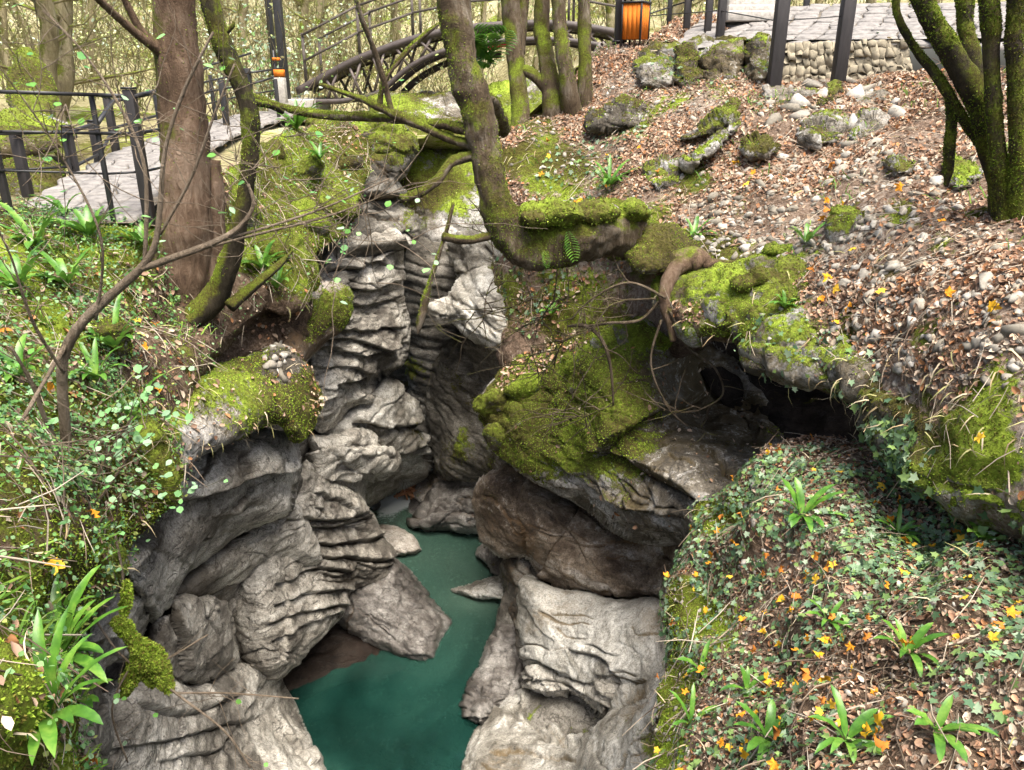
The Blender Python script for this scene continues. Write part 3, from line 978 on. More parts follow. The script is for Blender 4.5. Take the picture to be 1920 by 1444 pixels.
rock('rock_wall', [(600, 800, 11.6), (650, 785, 12.1), (700, 735, 12.9), (728, 705, 13.3), (755, 735, 13.6), (775, 780, 13.9), (795, 825, 14.2), (812, 845, 14.5), (808, 885, 14.6), (770, 910, 14.6), (725, 928, 14.3), (690, 948, 14.0), (640, 940, 13), (600, 880, 12)],
     0.6, 1.5, 50, 2.3, low=(0.12, 1.4), strata=(0.03, 0.18, 0.03, (-0.3, 0.0)), mat=ROCK_PALE, parent=left_wall, seed=15, moss=(-0.25, 0.0), mossb=[(785, 800, 22, .8), (770, 880, 30, .35)], stain=(-.05,), key='wall_mid_back', auto=(8, -25), facet=(0.10, 0.5, 0.5),
     cracks=[C(.15, .08, 5, (680, 795), (730, 800), (775, 800)), C(.13, .08, 5, (720, 850), (765, 850), (800, 830)), C(.12, .06, 5, (700, 905), (750, 880), (800, 855))])
rock('rock_wall', [(585, 815, 11), (620, 820, 11.3), (680, 800, 12), (725, 835, 12.6), (742, 860, 12.8), (735, 890, 12.7), (690, 905, 12.4), (685, 945, 12.3), (640, 960, 11.7), (600, 930, 11.0), (580, 880, 10.8)],
     0.7, 1.4, 50, 2.3, low=(0.10, 1.3), strata=(0.03, 0.3, 0.03, (0.2, 0.0)), mat=ROCK_GREY, parent=left_wall, seed=16, moss=(-0.6, 0.0), stain=(-.35,), key='wall_mid', auto=(7, -15), facet=(0.07, 0.6, 0.6),
     cracks=[C(.09, .05, 4, (605, 900), (650, 905), (690, 900)), C(.06, .03, 3, (620, 850), (660, 880), (735, 885))])
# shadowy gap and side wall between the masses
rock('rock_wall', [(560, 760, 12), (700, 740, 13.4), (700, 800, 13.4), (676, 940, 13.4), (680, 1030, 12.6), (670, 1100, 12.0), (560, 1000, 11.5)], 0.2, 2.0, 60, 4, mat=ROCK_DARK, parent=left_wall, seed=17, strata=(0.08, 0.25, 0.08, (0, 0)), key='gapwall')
# layered middle
rock('rock_wall', [(552, 910, 9.9), (575, 860, 10.3), (620, 905, 10.9), (668, 935, 11.5), (690, 960, 11.7), (715, 1000, 11.8), (735, 1045, 11.6), (728, 1090, 11.3), (690, 1105, 11.0), (655, 1120, 10.4), (640, 1165, 9.9), (592, 1212, 9.25), (545, 1252, 8.75), (520, 1278, 8.6), (470, 1250, 8.5), (440, 1120, 8.7), (500, 1000, 9.2)],
     0.6, 1.6, 70, 2.2, low=(0.12, 1.2), strata=(0.025, 0.16, 0.03, (0.05, 0.05)), mat=ROCK_GREY, parent=left_wall, seed=18, moss=(-0.5, 0.0), mossb=[(700, 1050, 30, .55), (690, 1090, 25, .4), (590, 880, 20, .7)], stain=(-.2,), stainb=[(680, 1070, 50, .5), (570, 890, 30, .4)], key='wall_layered', auto=(8, -8), facet=(0.09, 0.6, 0.38),
     cracks=[C(.16, .07, 4, (570, 972), (610, 980), (660, 970)), C(.16, .07, 4, (572, 990), (620, 992), (675, 975)), C(.15, .06, 4, (580, 1018), (630, 1020), (700, 1010)), C(.13, .05, 4, (590, 1048), (640, 1046), (715, 1050)),
             C(.13, .05, 4, (540, 1088), (590, 1068), (660, 1075)), C(.13, .05, 3.5, (530, 1130), (580, 1112), (650, 1108)), C(.14, .05, 3.5, (520, 1165), (570, 1150), (640, 1135)), C(.12, .05, 3.5, (535, 1195), (585, 1170), (640, 1150)),
             C(.10, .04, 3, (535, 1100), (540, 1160), (530, 1220)), C(.08, .04, 3, (600, 930), (640, 945), (680, 985))])
# rounded wet rock standing in the pool
rock('rock_foot', [(620, 1150, 10.8), (650, 1115, 11.0), (700, 1080, 11.4), (735, 1050, 11.8), (770, 1075, 11.9), (800, 1110, 11.8), (825, 1150, 11.4), (848, 1168, 11.2), (825, 1190, 10.8), (818, 1215, 10.5), (800, 1246, 10.1), (765, 1242, 10.3), (720, 1225, 10.5), (670, 1200, 10.6)],
     0.6, 1.0, 70, 2.2, low=(0.10, 1.3), fine=(0.035, 7), strata=(0.02, 0.15, 0.02, (0.5, 0.3)), mat=ROCK_WET, parent=left_wall, seed=19, moss=(-0.8, 0.0), stain=(-.3,), stainb=[(660, 1180, 40, .6)], key='rockfoot', auto=(14, 35), facet=(0.05, 0.3, 0.6))
# hollow under it, brown wet rock darkened in colour to look shaded
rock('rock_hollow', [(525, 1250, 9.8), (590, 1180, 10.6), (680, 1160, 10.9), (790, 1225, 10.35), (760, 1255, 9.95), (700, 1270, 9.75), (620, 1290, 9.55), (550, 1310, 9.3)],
     0.05, 1.2, 70, 3, low=(0.12, 1.5), mat=ROCK_CAVE_SHADE, parent=left_wall, seed=20, strata=(0.05, 0.3, 0.04, (0, 0.2)), stain=(0.4,), key='hollow', moss=(-1, 0))
# big smooth bulging beds, near left
rock('rock_bed', [(235, 1020, 5.6), (262, 975, 6.3), (330, 890, 7.2), (400, 840, 7.9), (480, 815, 8.6), (545, 825, 9.0), (560, 880, 8.9), (556, 920, 8.9), (545, 965, 8.8), (480, 985, 8.3), (420, 1030, 7.8), (350, 1085, 7.1), (315, 1140, 6.6), (290, 1160, 6.3), (250, 1110, 5.7), (236, 1070, 5.5)],
     0.6, 1.6, 75, 2.2, low=(0.10, 1.1), strata=(0.03, 0.5, 0.02, (0.3, 0.0)), mat=ROCK_GREY, parent=left_wall, seed=21, moss=(-0.6, 0.0), stain=(-.05,), stainb=[(330, 980, 60, .55), (420, 1000, 40, .25), (270, 1000, 40, .5), (400, 870, 50, .4)], key='bed1', auto=(6, -28), facet=(0.06, 0.7, 0.7),
     cracks=[C(.22, .12, 6, (310, 950), (390, 930), (440, 905), (510, 890), (545, 885)), C(.10, .06, 4, (250, 1060), (275, 1040), (290, 1020))])
rock('rock_bed', [(305, 1120, 7.20), (350, 1075, 7.70), (430, 1020, 8.40), (500, 975, 9.00), (550, 940, 9.40), (575, 965, 9.60), (588, 1010, 9.60), (600, 1050, 9.60), (560, 1065, 9.40), (520, 1085, 9.20), (460, 1095, 8.70), (380, 1118, 7.90), (320, 1135, 7.30)],
     0.4, 1.4, 45, 2.2, low=(0.08, 1.2), strata=(0.03, 0.4, 0.02, (0.3, 0.0)), mat=ROCK_GREY, parent=left_wall, seed=22, moss=(-0.6, 0.0), stain=(-.05,), stainb=[(350, 1100, 50, .5), (430, 1050, 40, .3), (570, 1040, 30, .4)], key='bed2', auto=(5, -25), facet=(0.06, 0.7, 0.7))
rock('rock_bed', [(285, 1150, 7.35), (310, 1125, 7.65), (380, 1105, 8.25), (450, 1085, 8.95), (520, 1075, 9.45), (545, 1090, 9.65), (545, 1150, 9.65), (520, 1220, 9.45), (500, 1260, 9.25), (470, 1300, 8.75), (380, 1320, 7.85), (300, 1300, 7.25)],
     0.3, 1.4, 50, 2.2, low=(0.10, 1.4), strata=(0.04, 0.35, 0.03, (0.5, 0.1)), mat=ROCK_GREY, parent=left_wall, seed=23, moss=(-0.6, 0.0), stain=(-.15,), stainb=[(320, 1150, 40, .5)], key='bed3', auto=(7, -50), facet=(0.08, 0.5, 0.5),
     cracks=[C(.10, .05, 4, (470, 1240), (500, 1180), (545, 1120)), C(.08, .04, 3.5, (440, 1120), (470, 1170), (460, 1240))])
rock('rock_block', [(290, 1165, 6.70), (330, 1130, 7.00), (400, 1120, 7.60), (425, 1150, 7.80), (440, 1200, 7.90), (436, 1250, 7.80), (400, 1285, 7.40), (350, 1288, 6.90), (300, 1290, 6.50), (285, 1220, 6.50)],
     0.35, 1.0, 40, 2.2, low=(0.08, 1.6), mat=ROCK_GREY, parent=left_wall, seed=24, moss=(-0.6, 0.0), stain=(-.1,), stainb=[(310, 1160, 30, .5)], key='block', auto=(4, 70), facet=(0.08, 0.6, 0.7), cracks=[C(.10, .06, 4, (320, 1140), (335, 1180), (350, 1240)), C(.05, .0, 3, (400, 1150), (380, 1200), (400, 1270))])
rock('rock_bed', [(120, 1250, 4.7), (160, 1200, 4.9), (200, 1130, 5.2), (230, 1110, 5.5), (270, 1140, 6.0), (285, 1165, 6.2), (270, 1190, 6.1), (250, 1230, 5.8), (200, 1250, 5.3), (140, 1290, 4.8)],
     0.3, 1.0, 35, 2.2, low=(0.08, 1.8), mat=ROCK_GREY, parent=left_wall, seed=25, moss=(-0.5, 0.0), key='bed4', auto=(6, -30), facet=(0.08, 0.5, 0.6), cracks=[C(.10, .06, 4, (160, 1210), (210, 1190), (240, 1150))])
rock('rock_base', [(110, 1520, 5.0), (180, 1330, 5.6), (260, 1280, 6.2), (350, 1290, 7.0), (430, 1262, 8.0), (490, 1235, 8.6), (525, 1255, 8.9), (520, 1290, 8.8), (540, 1330, 8.7), (575, 1385, 8.3), (605, 1430, 8.0), (650, 1520, 7.3), (640, 1640, 6.6), (110, 1640, 4.6)],
     0.5, 1.6, 80, 2.2, low=(0.12, 1.1), strata=(0.03, 0.4, 0.03, (0.4, 0.1)), mat=ROCK_GREY, parent=left_wall, seed=26, moss=(-0.5, 0.0), mossb=[(530, 1420, 40, .4)], stain=(-.2,), stainb=[(450, 1380, 40, .35), (540, 1430, 40, .4)], key='base', auto=(10, -20), facet=(0.08, 0.6, 0.6),
     cracks=[C(.07, .03, 4, (240, 1400), (350, 1380), (460, 1350)), C(.06, .03, 3.5, (330, 1420), (420, 1400), (480, 1300)), C(.08, .04, 4, (280, 1330), (360, 1340), (430, 1310))])
rock('rock_block', [(105, 1300, 4.4), (135, 1250, 4.7), (180, 1255, 4.9), (200, 1310, 5.0), (212, 1370, 4.9), (195, 1430, 4.7), (170, 1520, 4.4), (90, 1520, 4.0)],
     0.3, 0.8, 35, 2.2, low=(0.06, 2), mat=ROCK_GREY, parent=left_wall, seed=27, moss=(-0.4, 0.0), key='block2', auto=(5, 60), facet=(0.06, 0.5, 0.6))

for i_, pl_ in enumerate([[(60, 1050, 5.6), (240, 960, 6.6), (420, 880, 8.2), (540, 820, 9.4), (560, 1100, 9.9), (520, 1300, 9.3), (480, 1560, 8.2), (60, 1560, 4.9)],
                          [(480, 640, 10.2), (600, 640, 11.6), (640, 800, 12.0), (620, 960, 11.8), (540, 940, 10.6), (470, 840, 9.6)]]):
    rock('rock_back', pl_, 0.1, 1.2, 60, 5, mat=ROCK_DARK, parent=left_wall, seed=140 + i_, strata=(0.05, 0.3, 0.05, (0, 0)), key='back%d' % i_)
# --- left bank: earth, moss, roots
left_bank = tag(empty('left_bank'), 'mossy earth bank above the left cliff beside the footpath', 'bank', kind='structure')
rock('bank_slope', [(-350, 380, 5.6), (-100, 392, 6.8), (60, 398, 7.7), (200, 405, 8.0), (300, 394, 8.2), (420, 330, 9.4), (520, 262, 11.6), (600, 222, 13.4), (660, 225, 13.6), (690, 262, 13.3), (690, 320, 12.6), (668, 400, 11.6), (630, 440, 10.9), (585, 470, 10.1), (578, 540, 9.5), (555, 585, 9.0), (480, 600, 8.4), (400, 690, 7.4), (345, 790, 6.6), (328, 880, 6.0), (265, 985, 5.3), (238, 1060, 4.9), (200, 1130, 4.6), (115, 1230, 4.1), (120, 1300, 3.9), (125, 1420, 3.6), (130, 1560, 3.2), (-350, 1560, 2.0)],
     0.25, 1.4, 70, 3.0, ctrl=[(100, 600, 6.0), (100, 800, 4.8), (100, 1000, 3.9), (40, 1300, 2.8), (340, 530, 8.0), (240, 800, 5.7), (200, 950, 5.0), (-200, 800, 3.8), (-200, 1200, 2.6), (500, 420, 9.8)],
     low=(0.22, 1.1), fine=(0.05, 5), mat=SOIL, parent=left_bank, seed=28, moss=(0.22, 0.15),
     mossb=[(280, 870, 50, .9), (560, 500, 50, .7), (620, 330, 70, .6), (520, 330, 60, .5), (440, 450, 50, .4), (170, 1080, 50, .6), (90, 880, 50, .6), (60, 1150, 50, .4), (40, 1360, 110, .6), (-60, 1200, 90, .5), (150, 480, 80, .35), (60, 620, 90, .3), (340, 540, 40, -.6), (420, 600, 60, -.4), (600, 240, 60, .5)], key='bank', rough=9)
rock('bank_slope', [(300, 600, 8.3), (420, 560, 8.9), (560, 560, 9.6), (570, 640, 9.4), (520, 700, 9.0), (420, 740, 8.2), (330, 760, 7.4), (300, 690, 7.6)], 0.2, 1.2, 60, 3, low=(0.15, 2), fine=(0.06, 5), mat=SOIL, parent=left_bank, seed=29, moss=(0.0, 0.2), key='soilwall', strata=(0.04, 0.3, 0.05, (0, 0)))
rock('mossy_ledge', [(285, 860, 5.95), (300, 780, 6.55), (340, 720, 7.15), (400, 690, 7.75), (470, 665, 8.35), (520, 640, 8.75), (560, 665, 8.95), (585, 700, 8.95), (598, 745, 8.75), (590, 785, 8.55), (575, 820, 8.25), (545, 826, 8.05), (515, 795, 7.85), (470, 815, 7.45), (420, 835, 6.95), (370, 862, 6.55), (330, 890, 6.05)],
     0.4, 1.2, 50, 2.4, low=(0.10, 1.6), fine=(0.04, 6), mat=ROCK_MOSS, parent=left_bank, seed=31, moss=(0.42, 0.2), mossb=[(585, 730, 25, .6), (520, 780, 60, .3), (370, 840, 30, -.6), (540, 690, 25, -.7)], stain=(0.25,), key='ledge')
rock('mossy_block', [(520, 590, 9.5), (555, 555, 9.8), (610, 528, 10.3), (650, 540, 10.6), (660, 575, 10.6), (645, 612, 10.4), (612, 640, 10.1), (590, 668, 9.8), (560, 690, 9.4), (525, 660, 9.2)],
     0.4, 1.0, 45, 2.4, low=(0.06, 1.6), mat=ROCK_BROWN, parent=left_bank, seed=32, moss=(0.05, 0.1), mossb=[(635, 575, 28, .9), (600, 590, 30, .3)], stain=(0.3,), key='brownblock')
for i, (x, y, Y, rx, ry) in enumerate([(545, 500, 9.6, 42, 60), (610, 400, 11.0, 55, 42), (480, 480, 9.2, 60, 60), (640, 320, 12.4, 40, 45), (560, 330, 11.2, 50, 40), (500, 300, 11.0, 42, 30), (270, 880, 5.6, 60, 85), (440, 400, 9.2, 40, 50), (620, 245, 13.4, 60, 28),
                                       (150, 1070, 4.7, 70, 90), (60, 900, 4.4, 70, 60), (190, 640, 6.0, 70, 40), (380, 450, 8.6, 60, 40), (560, 420, 10.4, 50, 40)]):
    a = np.linspace(0, 2 * math.pi, 11, endpoint=False)
    rr = 1 + 0.18 * np.sin(a * 3 + i) + 0.1 * np.cos(a * 2 + 2 * i)
    rock('moss_mound', np.c_[x + rx * np.cos(a) * rr, y + ry * np.sin(a) * rr, Y + 0.1 - 0.0 * a], 0.32, 0.5, 35, 3.0, low=(0.07, 2.5), fine=(0.05, 7), mat=ROCK_MOSS, parent=left_bank, seed=60 + i, moss=(0.6, 0.3), stain=(0.4,), key='mound%d' % i)

# --- right cliff
rock('rock_wall', [(895, 905, 11.2), (935, 880, 11.3), (1000, 890, 11.0), (1100, 950, 10.4), (1200, 990, 9.7), (1300, 1010, 8.8), (1330, 1060, 8.3), (1300, 1135, 8.3), (1265, 1135, 8.5), (1160, 1118, 9.2), (1060, 1105, 9.8), (1010, 1085, 10.2), (990, 1050, 10.4), (935, 1040, 10.9), (900, 1010, 11.2), (888, 960, 11.3)],
     0.5, 1.8, 60, 2.3, low=(0.12, 1.2), strata=(0.03, 0.5, 0.02, (0.2, 0.0)), mat=ROCK_BROWN, parent=right_wall, seed=41, moss=(-0.35, 0), mossb=[(910, 930, 25, .7)], stain=(0.1,), stainb=[(930, 980, 50, .3), (1150, 1060, 60, .3), (1250, 1090, 40, -.5), (1000, 960, 30, -.3)], key='brownwall', auto=(12, 15), facet=(0.08, 0.7, 0.6),
     pads=[(1230, 1050, 50, -.5), (1010, 990, 35, .15)], cracks=[C(.05, .02, 3, (985, 900), (970, 960), (985, 1040)), C(.06, .03, 3, (1080, 960), (1050, 1010), (1000, 1080))])
rock('rock_wall', [(940, 1060, 11.4), (985, 1040, 11.0), (1000, 1090, 10.6), (1000, 1180, 10.2), (985, 1260, 9.9), (960, 1230, 10.3), (950, 1150, 10.8)],
     0.4, 1.2, 30, 2.4, low=(0.08, 2), strata=(0.06, 0.2, 0.06, (0, 0)), mat=ROCK_DARK, parent=right_wall, seed=42, stain=(0.1,), key='sidewall', facet=(0.08, 0.4, 0.5))
rock('rock_foot', [(930, 1175, 10.7), (955, 1162, 10.8), (985, 1170, 10.6), (995, 1240, 10.2), (985, 1300, 9.6), (930, 1345, 9.0), (905, 1370, 8.7), (872, 1352, 8.9), (866, 1320, 9.2), (885, 1265, 9.8), (908, 1215, 10.3)],
     0.45, 0.9, 40, 2.2, low=(0.08, 1.8), fine=(0.035, 8), strata=(0.06, 0.2, 0.05, (-0.3, 0.0)), mat=ROCK_WET, parent=right_wall, seed=43, moss=(-0.7, 0), stain=(-.3,), key='foot_r', auto=(10, 20), facet=(0.07, 0.35, 0.5))
rock('rock_wall', [(975, 1110, 9.9), (990, 1090, 10.0), (1060, 1108, 9.7), (1160, 1122, 9.1), (1265, 1140, 8.4), (1300, 1150, 8.0), (1320, 1250, 7.3), (1250, 1330, 7.2), (1180, 1360, 7.7), (1130, 1340, 8.2), (1120, 1290, 8.5), (1040, 1290, 9.0), (985, 1260, 9.4), (980, 1180, 9.7)],
     0.5, 1.6, 60, 2.2, low=(0.12, 1.2), strata=(0.02, 0.5, 0.015, (0.2, 0.1)), mat=ROCK_PALE, parent=right_wall, seed=44, moss=(-0.35, 0), stain=(0.08,), stainb=[(1000, 1180, 30, .4), (1230, 1150, 50, .4), (1180, 1310, 40, .6), (1080, 1130, 50, .3)], key='palewall', auto=(9, 12), facet=(0.08, 0.6, 0.5),
     cracks=[C(.09, .05, 4, (1000, 1240), (1060, 1262), (1130, 1278)), C(.07, .04, 4, (1090, 1225), (1140, 1240), (1160, 1270))])
rock('rock_ledge', [(985, 1250, 9.2), (1050, 1255, 9.0), (1110, 1268, 8.6), (1150, 1250, 8.2), (1160, 1290, 8.0), (1135, 1345, 7.9), (1118, 1340, 8.1), (1095, 1320, 8.4), (1040, 1310, 8.8), (1000, 1300, 9.1), (978, 1285, 9.3)],
     0.35, 1.1, 30, 2.2, low=(0.06, 1.6), strata=(0.04, 0.14, 0.04, (-0.25, 0.0)), mat=ROCK_GREY, parent=right_wall, seed=45, moss=(-0.6, 0), stain=(-.2,), key='ledge_r', auto=(6, 15), facet=(0.05, 0.4, 0.4),
     cracks=[C(.08, .04, 3.5, (990, 1272), (1060, 1282), (1125, 1320)), C(.08, .04, 3.5, (1000, 1290), (1060, 1298), (1120, 1335))])
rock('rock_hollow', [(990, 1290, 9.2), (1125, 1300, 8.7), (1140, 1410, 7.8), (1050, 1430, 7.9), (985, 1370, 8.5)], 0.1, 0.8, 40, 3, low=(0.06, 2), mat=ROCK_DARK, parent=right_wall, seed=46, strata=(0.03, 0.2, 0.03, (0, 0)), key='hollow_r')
rock('rock_base', [(905, 1345, 8.9), (945, 1310, 9.2), (985, 1290, 9.3), (1000, 1320, 9.1), (1040, 1360, 8.5), (1065, 1395, 8.1), (1110, 1390, 7.8), (1130, 1420, 7.5), (1120, 1520, 6.9), (1100, 1640, 6.2), (820, 1640, 7.0), (860, 1470, 7.9), (872, 1410, 8.3)],
     0.45, 1.4, 50, 2.2, low=(0.10, 1.3), strata=(0.03, 0.25, 0.03, (-0.3, 0.1)), mat=ROCK_PALE, parent=right_wall, seed=47, moss=(-0.4, 0), stain=(-.05,), stainb=[(940, 1420, 40, .4)], key='base_r', auto=(9, 20), facet=(0.08, 0.5, 0.4),
     cracks=[C(.08, .04, 4, (985, 1320), (1030, 1370), (1060, 1395)), C(.06, .03, 3.5, (940, 1410), (1000, 1415), (1100, 1430)), C(.06, .03, 3, (980, 1345), (1040, 1390), (1110, 1400))])
rock('rock_base', [(1095, 1400, 7.4), (1130, 1350, 7.5), (1180, 1320, 7.2), (1240, 1300, 6.7), (1290, 1330, 6.2), (1300, 1450, 5.6), (1300, 1640, 5.0), (1060, 1640, 6.0), (1085, 1480, 6.9)],
     0.4, 1.4, 50, 2.2, low=(0.10, 1.4), strata=(0.03, 0.3, 0.03, (0.7, 0.2)), mat=ROCK_PALE, parent=right_wall, seed=48, moss=(-0.1, 0.1), mossb=[(1240, 1400, 40, .6)], stain=(.1,), stainb=[(1250, 1400, 40, .5)], key='base_r2', auto=(10, -60), facet=(0.08, 0.4, 0.8))

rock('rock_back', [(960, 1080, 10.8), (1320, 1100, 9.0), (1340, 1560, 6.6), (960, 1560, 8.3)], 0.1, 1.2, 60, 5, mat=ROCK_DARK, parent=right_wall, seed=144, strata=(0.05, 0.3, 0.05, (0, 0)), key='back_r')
# big overhanging mossy slab
o = rock('mossy_overhang', [(888, 765, 10.8), (900, 740, 11.0), (930, 705, 11.2), (965, 680, 11.2), (1020, 655, 11.1), (1080, 625, 10.9), (1160, 600, 10.6), (1240, 610, 10.3), (1320, 640, 11.0), (1400, 700, 11.2), (1440, 780, 10.4), (1480, 860, 8.8), (1450, 930, 7.4), (1340, 990, 7.3), (1310, 1035, 7.6), (1270, 1020, 8.0), (1190, 1000, 8.5), (1110, 965, 9.1), (1040, 930, 9.6), (980, 890, 10.1), (930, 850, 10.5), (905, 805, 10.7)],
     0.55, 2.2, 90, 2.4, ctrl=[(1100, 760, 9.8), (1250, 850, 8.7), (1300, 740, 10.0), (1400, 800, 9.9), (1420, 870, 8.2)], low=(0.16, 1.2), fine=(0.05, 4.5), strata=(0.05, 0.35, 0.05, (0.5, 0.0)), mat=ROCK_MOSS, seed=49, moss=(0.10, 0.35),
     mossb=[(960, 760, 70, .6), (1060, 780, 70, .55), (1020, 860, 50, .5), (1170, 780, 45, .55), (1130, 650, 60, .4), (930, 800, 40, .5), (1300, 900, 90, -.25), (1400, 820, 70, -.2), (1340, 700, 70, -1.0), (1000, 900, 40, -.3), (1250, 980, 60, -.5)],
     stain=(-.05,), stainb=[(1250, 860, 100, .2), (1400, 800, 80, .5), (1150, 700, 50, .4), (1310, 710, 80, .8)], key='overhang', auto=(18, 25), facet=(0.10, 0.5, 0.7),
     pads=[(1340, 715, 60, -1.3), (1100, 680, 35, .2), (1130, 720, 30, .2), (1160, 790, 45, .22), (960, 790, 40, .15), (1240, 810, 40, -.25), (1400, 830, 60, -.2)],
     cracks=[C(.14, .10, 6, (1130, 845), (1190, 800), (1260, 760), (1310, 745)), C(.10, .08, 6, (1130, 850), (1200, 880), (1290, 930)), C(.08, .05, 5, (960, 860), (1060, 920), (1180, 970), (1290, 1010)), C(.06, .04, 4, (1050, 870), (1130, 930), (1240, 960))])
tag(o, 'huge overhanging limestone slab with bright green moss above the brown cliff', 'rock')
for i, (x, y, Y, rx, ry) in enumerate([(1110, 690, 10.2, 45, 40), (1070, 700, 10.4, 35, 35), (1150, 680, 10.1, 45, 45), (1120, 740, 9.9, 40, 35), (1170, 795, 9.4, 65, 32), (990, 730, 10.6, 45, 25), (930, 760, 10.7, 38, 28), (1060, 770, 10.1, 40, 32), (1200, 640, 10.0, 55, 35), (940, 820, 10.4, 35, 28), (1010, 800, 10.2, 40, 30), (1020, 840, 10.0, 45, 32)]):
    a = np.linspace(0, 2 * math.pi, 11, endpoint=False)
    rr = 1 + 0.18 * np.sin(a * 3 + i) + 0.1 * np.cos(a * 2 + 2 * i)
    rock('moss_mound', np.c_[x + rx * np.cos(a) * rr, y + ry * np.sin(a) * rr, Y - 0.28 + 0.0 * a], 0.16, 0.4, 30, 2.8, low=(0.06, 2.8), fine=(0.05, 7), mat=ROCK_MOSS, parent=o, seed=80 + i, moss=(0.6, 0.4), stain=(0.4,), key='omound%d' % i)

# slope behind the overhang with ivy and fallen leaves
right_bank = tag(empty('right_bank'), 'steep right bank of leaf litter, stones and moss', 'bank', kind='structure')
rock('bank_slope', [(920, 500, 12.8), (960, 470, 12.6), (1050, 450, 12.2), (1200, 460, 11.2), (1300, 540, 10.2), (1330, 640, 9.8), (1240, 660, 10.3), (1150, 640, 10.9), (1050, 670, 11.4), (970, 700, 11.6), (940, 680, 11.9), (930, 620, 12.2), (922, 560, 12.6)],
     0.35, 1.4, 45, 2.8, low=(0.14, 1.5), fine=(0.05, 5), mat=SOIL_PALE, parent=right_bank, seed=50, moss=(0.18, 0.1), mossb=[(960, 560, 40, .4), (1020, 600, 50, .3), (1080, 540, 50, .2)], key='midslope')
rock('bank_slope', [(1120, 95, 15.2), (1190, 85, 14.6), (1300, 100, 13.8), (1440, 148, 12.4), (1560, 150, 12.0), (1700, 135, 11.6), (1920, 140, 10.2), (2250, 150, 8.4), (2250, 1010, 3.4), (2080, 1010, 3.8), (1920, 990, 4.3), (1850, 965, 4.6), (1760, 925, 4.9), (1700, 870, 5.3), (1655, 800, 5.7), (1600, 750, 6.2), (1510, 710, 6.7), (1440, 690, 7.1), (1385, 640, 7.5), (1310, 625, 8.0), (1262, 570, 8.5), (1232, 520, 8.9), (1180, 500, 9.2), (1160, 470, 9.5), (1180, 420, 10.0), (1120, 390, 10.8), (1000, 400, 11.4), (945, 380, 11.9), (940, 310, 12.5), (955, 245, 13.2), (1040, 195, 14.2)],
     0.25, 1.2, 55, 2.8, ctrl=[(1500, 400, 8.9), (1700, 400, 7.7), (1900, 450, 6.3), (1700, 600, 6.2), (1900, 700, 5.0), (1400, 300, 10.3), (1320, 430, 9.4), (1150, 300, 11.9), (1820, 860, 4.75), (1560, 560, 7.3), (1720, 780, 5.45)],
     low=(0.16, 1.2), fine=(0.04, 5), mat=SOIL_PALE, parent=right_bank, seed=51, moss=(-0.22, 0.0),
     mossb=[(1240, 470, 60, .9), (1440, 540, 70, .6), (1330, 590, 60, .6), (1500, 640, 60, .5), (1560, 720, 60, .45), (1750, 860, 90, .55), (1880, 860, 90, .5), (1200, 340, 60, .4), (1060, 330, 80, .6), (980, 330, 50, .5), (1320, 235, 50, .4), (1460, 180, 30, .5), (1420, 270, 30, .5), (1600, 420, 25, .5), (1860, 740, 50, .4), (1020, 250, 50, .5), (1430, 600, 50, .4), (1300, 330, 28, .6), (1380, 380, 24, .6), (1480, 330, 26, .5), (1560, 300, 30, .6), (1640, 330, 24, .5), (1690, 400, 26, .6), (1760, 440, 24, .5), (1540, 480, 34, .6), (1660, 520, 30, .6), (1800, 560, 34, .5), (1740, 640, 34, .5), (1880, 620, 36, .5), (1600, 600, 34, .5), (1260, 180, 34, .6), (1380, 160, 34, .6), (1200, 240, 34, .6), (1520, 230, 24, .5), (1340, 480, 40, .6)], key='slope', rough=9)
rock('bank_slope', [(1115, 130, 14.9), (1135, 92, 15.2), (1165, 80, 15.2), (1215, 70, 15.1), (1262, 42, 15.9), (1335, 24, 15.7), (1365, 62, 14.3), (1430, 92, 13.5), (1400, 140, 13.3), (1300, 150, 13.8), (1180, 150, 14.5)],
     0.08, 0.8, 20, 2.8, low=(0.06, 2), fine=(0.03, 6), mat=SOIL_PALE, parent=right_bank, seed=56, moss=(-0.1, 0.1), mossb=[(1230, 75, 25, .5), (1330, 60, 30, .5)], key='slopetop')
# the thick mossy lip of the bank over the cave
for i, (pl, mm, th) in enumerate([
        ([(1160, 480, 8.75), (1172, 445, 8.9), (1225, 418, 9.2), (1300, 450, 9.0), (1320, 490, 8.7), (1260, 502, 8.5), (1230, 518, 8.4), (1185, 510, 8.5)], .6, .6),
        ([(1245, 530, 8.7), (1290, 500, 8.8), (1370, 505, 8.4), (1450, 500, 8.1), (1520, 520, 7.7), (1540, 570, 7.4), (1500, 640, 7.2), (1440, 690, 7.1), (1395, 670, 7.3), (1380, 630, 7.6), (1330, 620, 7.9), (1285, 640, 8.2), (1262, 590, 8.5)], .34, 1.6),
        ([(1400, 640, 7.4), (1470, 590, 7.3), (1540, 590, 7.1), (1620, 650, 6.5), (1680, 730, 6.0), (1720, 800, 5.6), (1680, 850, 5.5), (1630, 790, 5.9), (1590, 745, 6.2), (1520, 720, 6.6), (1440, 705, 7.0)], .34, 1.6),
        ([(1620, 730, 6.0), (1700, 720, 5.8), (1800, 760, 5.3), (1900, 800, 4.9), (2050, 850, 4.3), (2200, 950, 3.6), (2150, 1040, 3.5), (1990, 1015, 3.9), (1900, 990, 4.3), (1820, 960, 4.6), (1740, 925, 4.9), (1690, 870, 5.3), (1650, 800, 5.7)], .38, 1.6)]):
    rock('mossy_lip', pl, 0.30, th, 60, 2.6, low=(0.20, 1.6), fine=(0.09, 4), mat=ROCK_MOSS, parent=right_bank, seed=100 + i, moss=(mm, 0.35), stain=(0.5,), key='lip%d' % i, rough=14, strata=(0.05, 0.3, 0.04, (0.1, 0)))
